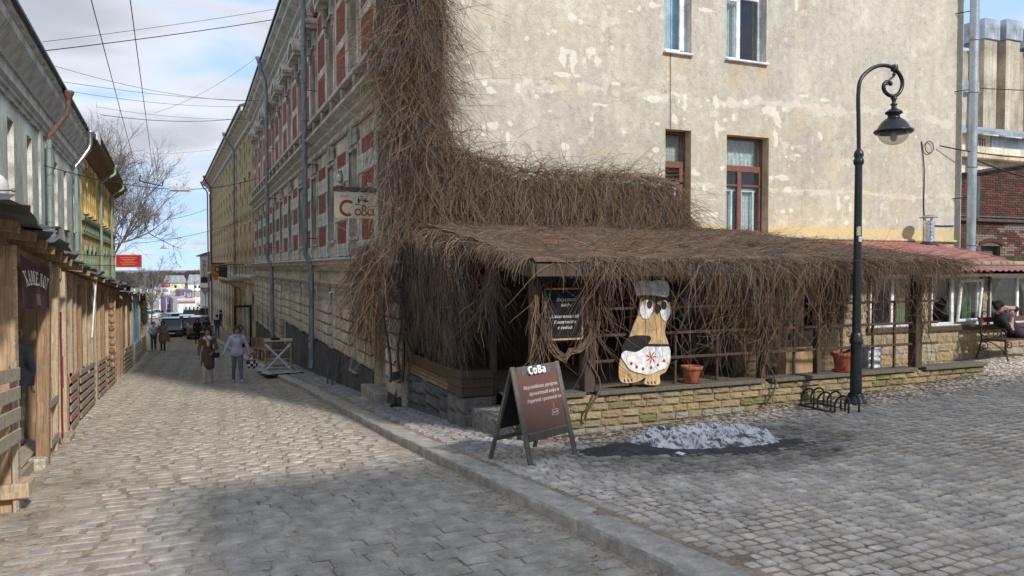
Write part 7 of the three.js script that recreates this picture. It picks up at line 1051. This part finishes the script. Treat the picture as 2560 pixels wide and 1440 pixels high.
// ---------------------------------------------------------------- vehicles
const tyreG = lathe([[.20, -.10], [.30, -.105], [.325, -.07], [.325, .07], [.30, .105], [.20, .10]], 20).rotateZ(Math.PI / 2), rimG = lathe([[0, .06], [.05, .065], [.08, .04], [.19, .05], [.205, .08], [.205, -.06], [0, -.06]], 16).rotateZ(Math.PI / 2);
const mGlassCar = mat([.03, .034, .038], { t: null, rough: .05 }), mTail = mat([.32, .012, .012], { t: null, rough: .2 }), mHead = mat([.75, .76, .76], { t: null, rough: .1 }), mPlate = mat([.75, .75, .73], { t: null, rough: .5 });
function vehicle(name, label, category, x, z, yaw, paint, o) { // front toward +z
  const { L = 4.3, W = 1.72, H = 1.45, belt = .86, hood = 1.0, boot = .6, ws = .55, rs = .35, gnd = .24 } = o, V0 = thing(name, label, category, [x, gs(x, z), z], yaw, 'vehicles in the lower street'), p = new THREE.MeshPhysicalMaterial({ color: new THREE.Color(...paint), roughness: .35, metalness: .1, clearcoat: .8, clearcoatRoughness: .08 }), f = L / 2, w = W / 2;
  const low = new THREE.Shape(); [[-f, gnd + .12], [-f + .06, gnd], [f - .08, gnd], [f, gnd + .1], [f, belt - .24], [f - .12, belt - .12], [f - hood, belt], [-f + boot, belt + .02], [-f + .06, belt - .02], [-f, belt - .15]].forEach(([a, b], i) => i ? low.lineTo(a, b) : low.moveTo(a, b));
  mesh('body', ext(low, W - .16, .08, 4).rotateY(-Math.PI / 2).translate(w - .08, 0, 0), p, V0);
  const gh = ext(poly([[f - hood - .02, belt], [f - hood - ws, H - .04], [-f + boot + rs, H - .02], [-f + boot - .02, belt]]), W - .2).rotateY(-Math.PI / 2).translate(w - .1, 0, 0), q = gh.attributes.position; for (let i = 0; i < q.count; i++) { const t = clamp((q.getY(i) - belt) / (H - belt)); q.setX(i, q.getX(i) * (1 - .16 * t)); } gh.computeVertexNormals(); mesh('glazing', gh, mGlassCar, V0);
  const tw = (w - .1) * .85; mesh('roof_panel', cb(-tw, H - .045, -f + boot + rs - .05, tw, H + .02, f - hood - ws + .06, .02), p, V0);
  for (const s of [-1, 1]) { for (const [a, b] of [[[f - hood - .02, belt], [f - hood - ws, H - .03]], [[-f + boot, belt], [-f + boot + rs, H - .02]], [[0, belt], [-.05, H - .03]]]) mesh('pillar', beam([s * (w - .105), a[1], a[0]], [s * (tw + .005), b[1], b[0]], .035, .07), p, V0);
    for (const zz of [f - .82, -f + .80]) { const wh = new THREE.Group(); wh.name = 'wheel'; wh.position.set(s * (w - .11), .325, zz); wh.rotation.y = s < 0 ? Math.PI : 0; V0.add(wh); mesh('tyre', tyreG, M.rubber, wh); mesh('rim', rimG, M.zinc, wh); }
    mesh('mirror', cbx(.16, .12, .08, .03).translate(s * (w + .05), belt + .06, f - hood - .2), p, V0); mesh('headlight', cb(s * (w - .12) - .17, belt - .34, f - .10, s * (w - .12) + .06, belt - .17, f + .035 - .02, .03), mHead, V0); mesh('tail_light', cb(s * (w - .07) - .10, belt - .26, -f - .03, s * (w - .07) + .04, belt + .02, -f + .08, .02), mTail, V0); }
  mesh('number_plate', bx(-.26, gnd + .22, -f - .085, .26, gnd + .33, -f - .07), mPlate, V0); mesh('number_plate', bx(-.26, gnd + .1, f + .07, .26, gnd + .21, f + .085), mPlate, V0); mesh('bumper', cb(-w + .1, gnd + .02, -f - .1, w - .1, gnd + .18, -f + .02, .03), o.dark ? M.rubber : p, V0); mesh('grille', cb(-.4, belt - .42, f + .02, .4, belt - .26, f + .09, .01), M.rubber, V0);
  return V0;
}
const BR = R(1.5);
vehicle('dark_hatchback', 'dark blue grey hatchback driving up toward the viewer', 'car', -1.5, -67.8, BR, [.06, .075, .09], { L: 4.0, W: 1.72, H: 1.48, boot: .25, hood: .95 });
{ const s = vehicle('tan_suv', 'dusty tan off road car parked nearest, seen from behind', 'car', .55, -63.6, BR + Math.PI * 0, [.20, .145, .085], { L: 4.1, W: 1.78, H: 1.72, belt: 1.05, boot: .12, rs: .18, gnd: .36, dark: true }); s.rotation.y = Math.PI + BR; s.rotation.y = Math.PI * 0 + BR + Math.PI; mesh('roof_rail', [bar([-.6, 1.78, -1.2], [-.6, 1.78, .6], .02), bar([.6, 1.78, -1.2], [.6, 1.78, .6], .02)], M.iron, s); }
for (const [n, l, c, x, z, p, o] of [['maroon_car', 'maroon saloon car parked in front of the tan off road car', 'car', .05, -70, [.08, .02, .022], { H: 1.48 }], ['white_car', 'white hatchback parked ahead of the maroon car', 'car', -.35, -76.5, [.55, .56, .57], { H: 1.5, boot: .3 }], ['black_suv', 'black off road car with lamps on its roof', 'car', .1, -84.5, [.02, .021, .023], { L: 4.8, W: 1.95, H: 1.95, belt: 1.12, boot: .15, rs: .2, gnd: .4 }], ['white_van', 'white van with roof box parked by the wall at the street foot', 'van', 1.6, -100, [.62, .63, .64], { L: 4.9, W: 1.95, H: 2.1, belt: 1.15, boot: .1, rs: .1, hood: .9, gnd: .3 }], ['silver_car', 'silver hatchback turning at the street foot', 'car', -1.56, -88, [.38, .41, .44], { H: 1.48, boot: .3 }], ['white_car', 'nearer of two white cars beyond the last stall', 'car', -7.0, -151, [.6, .61, .62], {}], ['white_car', 'farther of two white cars beyond the last stall', 'car', -6.3, -158, [.62, .63, .64], { boot: .3 }]]) { const v = vehicle(n, l, c, x, z, BR + (/two white|silver/.test(l) ? .35 : Math.PI), p, o); if (n === 'black_suv') for (const x2 of [-.55, -.2, .2, .55]) mesh('roof_lamp', [bar([x2, 2.06, .5], [x2, 2.06, .58], .09, .09, 10), bar([x2, 1.95, .54], [x2, 2.0, .54], .02)], M.rubber, v); if (n === 'white_van') mesh('roof_box', cb(-.45, 2.14, -1.4, .45, 2.42, .3, .08), M.frameWhite, v); }
function boxy(name, label, category, x, z, yaw, w, h, l, m, o = {}) { const B = thing(name, label, category, [x, gs(x, z), z], yaw, o.group), g = o.gap ?? .55; mesh('box', cb(-w / 2, g, -l / 2, w / 2, g + h, l / 2, .06), m, B); if (g > .2) for (const zz of [-l / 2 + .8, l / 2 - .8]) for (const s of [-1, 1]) { const wh = new THREE.Group(); wh.name = 'wheel'; wh.position.set(s * (w / 2 - .15), .4, zz); wh.scale.setScalar(1.2); V0n(wh, s); B.add(wh); } for (const [nm, a, b, c, d, mm] of o.panels || []) mesh(nm, bx(a, g + b, l / 2 + .005, c, g + d, l / 2 + .03), mm, B); for (const [nm, a, b, c, d, mm] of o.side || []) mesh(nm, bx(w / 2 + .005, g + b, a, w / 2 + .03, g + d, c), mm, B); return B; }
function V0n(wh, s) { wh.rotation.y = s < 0 ? Math.PI : 0; mesh('tyre', tyreG, M.rubber, wh); mesh('rim', rimG, M.zinc, wh); }
const pur = mat([.15, .11, .21], { s: .6, rough: .5 }), crm = mat([.68, .66, .60], { s: .5, rough: .5 }), pnk = mat([.60, .45, .45], { t: null, rough: .5 }), gry = mat([.34, .33, .34], { s: .5 }), yel = mat([.62, .48, .20], { s: .5 });
boxy('caravan', 'white caravan with a small window, the left of two', 'caravan', -7.7, -200, .3, 2.2, 2.3, 4, crm, { panels: [['window_panel', -.6, 1.0, .2, 1.7, mGlassCar]] }); boxy('caravan', 'white caravan with a big pale window, the right of two', 'caravan', -6.0, -184, .3, 2.2, 2.4, 4.5, M.frameWhite, { panels: [['window_panel', -.8, .7, .6, 1.9, gry]] });
boxy('purple_trailer', 'purple fairground trailer with pink bars', 'trailer', -3.7, -158, .1, 2.6, 3.4, 8, pur, { panels: [['pink_bar', -.95, .1, -.8, 3.3, pnk], ['pink_bar', -.8, .1, 1.2, .25, pnk], ['pink_bar', -.8, 1.2, -.2, 1.32, pnk], ['pink_bar', -.8, 2.2, -.2, 2.32, pnk]] }); boxy('purple_trailer', 'purple fairground trailer with a pink looped emblem behind the others', 'trailer', -1.4, -180, .1, 2.6, 4.6, 9, pur, { panels: [['pink_bar', -1.0, 3.2, -.2, 3.4, pnk], ['pink_bar', -.3, 3.4, -.1, 4.1, pnk], ['grey_hatch', .2, 3.0, 1.1, 4.0, gry]] }); boxy('grey_trailer', 'grey box trailer between the purple ones', 'trailer', -2.2, -152, .1, 2.2, 3.3, 7, gry);
boxy('white_kiosk', 'white kiosk with pink trimmed eaves at the street end', 'kiosk', -.76, -136, .05, 2.7, 3.4, 4, M.frameWhite, { gap: .1, panels: [['eaves_strip', -1.35, 3.1, 1.35, 3.4, pnk], ['maroon_band', -1.3, 2.75, 1.3, 3.05, mat([.30, .14, .15], { t: null })], ['door_panel', -.4, .1, .6, 2.1, crm]] }); { const y = boxy('yellow_kiosk', 'cream yellow kiosk with an open serving hatch', 'kiosk', 2.0, -140, .05, 3.4, 3.0, 3, yel, { gap: .1, panels: [['serving_hatch', -.9, 1.1, .9, 2.5, mat([.16, .08, .03], { t: null })], ['eaves_strip', -1.7, 2.7, 1.7, 3.0, crm]] }); mesh('roof', ext(poly([[-1.9, 3.1], [-1.5, 3.75], [1.9, 3.8], [1.9, 3.1]]), 3.2).translate(0, 0, -1.6), M.frameWhite, y); }  // white kiosk: dark maroon band paints in the shade below the pink eaves strip
{ // signs and poles at the street end
  const tri = (name, label, x, y, z, s, c1, c2) => { const T = thing(name, label, 'road sign', [x, y, z]); mesh('plate', ext(poly([[-s, s * .58], [s, s * .58], [0, -s * 1.16]]), .03), c1, T); mesh('centre', ext(poly([[-s * .72, s * .42], [s * .72, s * .42], [0, -s * .82]]), .01).translate(0, 0, .032), c2, T); mesh('pole', bar([0, s * .5, -.03], [0, gs(x, z) - y, -.03], .04), M.zinc, T); };
  tri('give_way_sign', 'give way sign beside the low house, red border round pale centre', 1.43, -2.45, -86.4, .46, mat([.16, .04, .035], { t: null }), mat([.42, .42, .42], { t: null })); tri('give_way_sign', 'small pale give way sign under the billboard', -5.0, -4.9, -140, .5, mat([.6, .45, .45], { t: null }), M.frameWhite);
  const B = thing('billboard', 'roadside billboard in white, red and blue above the trailers', 'billboard', [-5.0, -4.1, -160], R(-6)), t = canv(512, 400, (c, w, h) => { c.fillStyle = '#e6e4ea'; c.fillRect(0, 0, w, h); c.fillStyle = '#c23a3c'; c.fillRect(190, 0, w - 190, 150); c.fillStyle = '#3b3f7c'; c.beginPath(); c.moveTo(0, 0); c.lineTo(200, 0); c.lineTo(90, 190); c.lineTo(0, 100); c.fill(); c.fillStyle = '#c9808a'; c.fillRect(50, 230, 150, 80); c.fillStyle = '#8f8fc0'; c.fillRect(270, 230, 170, 100); c.fillStyle = '#e8d0d0'; c.fillRect(210, 60, 260, 24); }); mesh('hoarding', new THREE.BoxGeometry(2.75, 2.2, .25), [0, 0, 0, 0, 1, 1].map(k => k ? printed(t) : M.frameWhite), B); mesh('pole', bar([0, -1.1, -.1], [0, -3, -.1], .15), M.zinc, B);
  for (const [x, z, h, l] of [[-9.5, -190, 8.5, 'pale lamp pole left of the billboard'], [-5.5, -230, 8, 'thin lamp pole just right of the billboard'], [.8, -190, 6.8, 'dark thin pole before the harbour sheds']]) single('lamp_pole', l, 'pole', [bar([x, gs(x, z), z], [x, gs(x, z) + h, z], .09, .06, 6), bar([x, gs(x, z) + h, z], [x + .9, gs(x, z) + h + .15, z], .05)], x > 0 ? M.iron : M.zinc);
}
{ // harbour side: parapet with posts, sheds, woodland
  const E = thing('quay_parapet', 'grey quay parapet with short white posts at the far end', 'parapet'); mesh('wall', beam([-60, -8.6, -224], [30, -8.6, -196], .6, 5), M.granite2, E); for (let k = 0; k < 20; k++) { const t = .38 + k * .016; mesh('post', beam([mix(-60, 30, t), -6.1, mix(-224, -196, t) + .05], [mix(-60, 30, t), -5.4, mix(-224, -196, t) + .05], .3), M.frameWhite, E); }
  const A = thing('harbour_shed', 'pale yellow harbour shed with light blue roof', 'building', [-6, -10.4, -372]); mesh('wall', bx(-4.5, 0, -6, 3.8, 3.6, 6), mat([.72, .66, .42], { s: .2 }), A); mesh('roof', ext(poly([[-5, 3.4], [4.4, 3.4], [4.4, 3.7], [3.2, 6.6], [-4.2, 6.6], [-5, 3.7]]), 13).translate(0, 0, -6.5), M.zinc, A); mesh('window', bx(-.6, 1.2, 6, .3, 2.4, 6.08), M.dark, A);
  const Bq = thing('harbour_shed', 'long white harbour shed with a row of small windows', 'building', [7, -10.4, -368]); mesh('wall', bx(-8, 0, -6, 12, 3.2, 6), M.frameWhite, Bq); mesh('roof', ext(poly([[-8.5, 3.1], [12.5, 3.1], [12.5, 3.4], [11, 7], [-7.5, 7], [-8.5, 3.4]]), 13).translate(0, 0, -6.5), M.zinc, Bq); for (let k = 0; k < 8; k++) mesh('window', bx(-5.5 + k * 1.7, 1.2, 6, -4.6 + k * 1.7, 2.3, 6.08), M.dark, Bq);
  const r = rng(71), S = new Strands(), col = () => { const k = .7 + .5 * r(); return [.105 * k, .085 * k, .075 * k]; };
  for (let i = 0; i < 120; i++) { const a = r() * 6.28, d = [Math.cos(a) * .5, 1 + r(), Math.sin(a) * .5]; S.add(shoot(r, [0, 1.2 * r(), 0], d, 3.5 + 4 * r(), 4, -.05, .25), .22, .08, col()); }
  const im = new THREE.InstancedMesh(S.geo(), mVine, 1500), m4 = new THREE.Matrix4(), q4 = new THREE.Quaternion(); for (let i = 0; i < 1500; i++) { const z = -430 - 520 * r(), x = (r() - .55) * 560 * (-z / 600), s = (.75 + .5 * r()) * mix(.8, 1.15, (-z - 430) / 520); m4.compose(V(x, -11.6, z), q4.setFromAxisAngle(YV, r() * 6), V(s * 1.4, s * (.85 + .2 * Math.sin(x * .02)), s * 1.4)); im.setMatrixAt(i, m4); } im.name = 'woodland'; im.userData = { kind: 'stuff', label: 'far leafless woodland along the horizon', category: 'woodland' }; im.castShadow = im.receiveShadow = true; scene.add(im);
}
// ---------------------------------------------------------------- bare trees
function bareTree(label, x, z, H, spread, seed, detail) {
  const r = rng(seed), y = gs(x, z) - .1, T = thing('bare_tree', label, 'tree', [x, y, z], 0, 'bare trees'), trunk = new Strands(), crown = new Strands(), bark = k => [.22 * k, .18 * k, .155 * k];
  const grow = (p, d, len, rad, lv) => { const n = lv < 2 ? 7 : lv > 3 ? 3 : 5, pts = shoot(r, p, d, len, n, lv < 1 ? -.02 : lv > 3 ? .02 : -.03, lv < 1 ? .06 : .17); (lv < 1 ? trunk : crown).add(pts, rad, rad * .55, bark(.8 + .5 * r())); if (lv >= detail) return; const kids = lv === 0 ? 9 : lv === 1 ? 7 : lv === 2 ? 6 : 5; for (let k = 0; k < kids; k++) { const t = lv === 0 ? .3 + .7 * (k / kids) : .2 + .8 * r(), i = Math.min(n - 1, Math.floor(t * n)), a = pts[i], b = pts[i + 1], dd = unit(sub(b, a)), sid = unit([r() - .5, r() - .3, r() - .5]); const nd = unit(add(dd, sid, lv === 0 ? spread : .95)); grow(a, nd, len * (lv === 0 ? .62 - .02 * k : .58) * (.75 + .5 * r()), rad * (lv === 0 ? .42 : lv > 2 ? .6 : .46), lv + 1); } };
  grow([0, 0, 0], [.03, 1, 0], H * .72, H * .016, 0); mesh('trunk', trunk.geo(), mVine, T); mesh('crown', crown.geo(), mVine, T).userData.kind = 'stuff';
}
bareTree('big leafless tree rising behind the yellow timber house', -9.4, -86, 20, 1.1, 81, 5); bareTree('leafless tree behind the big one to the left', -15, -92, 17, 1.0, 82, 4); bareTree('smaller leafless tree low behind the last stall', -5.2, -118, 9, 1.2, 83, 4);
{ // fir boughs on the last stall
  const r = rng(91), S = new Strands(); for (let i = 0; i < 500; i++) { const z = -43.6 - 4.4 * r(), yy = roofY(z) - .2 - 1.2 * r(); S.add(shoot(r, [frontX(z) + .05, yy, z], [.5 * r(), -.2, r() - .5], .35, 4, .1, .2), .014, .006, [.03 + .02 * r(), .055 + .02 * r(), .025]); }
  const o = single('fir_boughs', 'dark green fir boughs hung on the front of the last stall', 'boughs', S.geo(), mVine); o.userData.kind = 'stuff';
}
// ---------------------------------------------------------------- behind the gable on the right
{
  const B = thing('brick_shed', 'old dark brick shed wall with flaking whitewash right of the gable', 'shed'), r = rng(95), Z = -17.0; const s = poly([[19.7, -2.5], [31, -2.5], [31, 4.3], [23.6, 3.05], [19.7, 2.6]]); s.holes.push(holeRect(24.35, -.1, 25.35, .72)); mesh('wall_core', ext(s, .4).translate(0, 0, Z - .42), mat([.14, .11, .09], { t: tRough, s: 1.5 }), B);
  const bk = [M.brickOld1 = mat([.115, .042, .032], { t: tRough, s: 3, b: bRough, bs: .01 }), mat([.08, .03, .025], { t: tRough, s: 3, b: bRough, bs: .01 }), mat([.14, .058, .042], { t: tRough, s: 3, b: bRough, bs: .01 }), mat([.22, .19, .16], { t: tRough, s: 3, b: bRough, bs: .01 }), mat([.055, .04, .035], { t: tRough, s: 3, b: bRough, bs: .01 })], bg = cbx(.245, .068, .06, .008); let n = 0; const rest = [[], [], [], [], []];
  for (let y = -.6, row = 0; y < 3.9; y += .079, row++) for (let x = 22.7 + (row & 1) * .13; x < 28.5; x += .258) { if (y > 3.05 + (x - 23.6) * .165 - .1) continue; if (x > 24.2 && x < 25.5 && y > -.2 && y < .78 + .1 * Math.sin((x - 24.35) * 3)) continue; const q = r(), wsh = fbm(x * 2 + 4, y * 3, 3), k = y < 1.5 && q < sm(.40, .60, wsh) * .75 ? 3 : q < .2 ? 4 : q < .5 ? 1 : q < .8 ? 0 : 2, px = x, py = y, pz = Z - .035 + .012 * r(); if (x > 23.5 && x < 26.5 && y > .2 && n < 300) { const m = mesh('brick', bg, bk[k], B); m.position.set(px, py, pz); n++; } else rest[k].push(at(bg, px, py, pz)); }
  rest.forEach((q, k) => { if (q.length) mesh('brick_field', q, bk[k], B).userData.kind = 'stuff'; });
  mesh('ledge', cb(22.5, 1.52, Z - .05, 29, 1.62, Z + .14, .015), mat([.09, .075, .06], { t: tRough, s: 2 }), B); mesh('ledge', cb(22.5, 1.66, Z - .05, 29, 1.72, Z + .09, .01), mat([.12, .10, .085], { t: tRough, s: 2 }), B); mesh('coping', beam([23.4, 3.06, Z - .1], [31, 4.32, Z - .1], .6, .07), mat([.06, .05, .045], { t: tRough, s: 2 }), B); mesh('window_arch', ext((() => { const a = new THREE.Shape(); a.moveTo(24.25, .72); a.quadraticCurveTo(24.85, 1.0, 25.45, .72); a.lineTo(25.45, .84); a.quadraticCurveTo(24.85, 1.12, 24.25, .84); a.closePath(); return a; })(), .08).translate(0, 0, Z - .05), bk[1], B); mesh('window_board', bx(24.36, -.1, Z - .3, 25.34, .72, Z - .25), M.greyWood, B); mesh('drain', bar([23.9, 3.0, Z + .12], [23.9, 1.6, Z + .12], .1), M.plinth, B);
  const C = thing('cream_annex', 'low cream house with zinc roof edge and small brown window above the shed', 'building'); mesh('wall', bx(26, -2, -27, 45, 5.35, -22.6), mat([.66, .60, .47], { t: tStain, s: .3 }), C); mesh('cornice', cb(26, 4.75, -22.6, 45, 5.0, -22.2, .02), mat([.6, .5, .34], { t: tStain, s: .4 }), C); mesh('roof', ext(poly([[-22.3, 6.0], [-27, 7.4], [-27, 7.2], [-22.3, 5.85]]), 19).rotateY(-Math.PI / 2).translate(45, 0, 0), M.zinc, C); mesh('attic_wall', bx(26, 5.0, -27, 45, 5.95, -22.9), mat([.70, .62, .46], { t: tStain, s: .3 }), C); mesh('window', [bx(32.3, 5.25, -22.92, 32.9, 5.75, -22.86)], mat([.20, .08, .05], { s: 3 }), C); for (let k = 0; k < 3; k++) mesh('glazing_bar', bx(32.42 + k * .17, 5.28, -22.86, 32.46 + k * .17, 5.72, -22.84), crm, C); mesh('blue_sheet', bx(33.3, 5.1, -22.9, 36, 5.93, -22.84), M.zinc, C); mesh('downpipe', [bar([31.0, 3, -22.3], [31.0, 5.9, -22.3], .1), bar([31.0, 5.9, -22.3], [30.9, 7.6, -22.2], .1)], M.zinc, C); mesh('gutter_box', cb(29.8, 7.4, -22.6, 31.1, 7.9, -21.9, .02), M.zinc, C);
  const D = thing('tall_blind_wall', 'tall tan blind wall with buttress strips and zinc capped chimneys', 'building', [0, 0, -32]); const tan = mat([.47, .41, .32], { t: tStain, s: .18, b: bMottle, bs: .01 }); mesh('wall', ext(poly([[38, -2], [62, -2], [62, 14.8], [55, 14.4], [47, 13.6], [38, 12.8]]), 6).translate(0, 0, -6), tan, D); for (const [x, w, y1] of [[44.6, 1.15, 13.9], [46.6, 1.3, 14.1], [49.9, 1.5, 14.2], [52.6, 1.4, 14.5]]) { mesh('buttress', bx(x, 4, 0, x + w, y1, .85), tan, D); mesh('buttress_base', cb(x - .12, 6.2, .02, x + w + .12, 8.2, 1.0, .03), mat([.6, .56, .46], { t: tStain, s: .3 }), D); mesh('chimney_cap', cb(x - .1, y1 + .002, -.9, x + w + .15, y1 + 1.25, .95, .03), M.zinc, D); } mesh('gutter_pipe', bar([44.9, 5, .5], [44.9, 13, .5], .11), M.rust, D); mesh('flashing', bx(43, 5.9, .02, 60, 6.6, 1.2), M.zinc, D); for (let k = 0; k < 14; k++) mesh('bared_brick', cbx(.26, .12, .03, .01).translate(50.4 + .3 * ((k * 7) % 3) - .02 * k, 12.5 - k * .17, .012), M.brickPanel, D);
}
renderer.render(scene, camera);
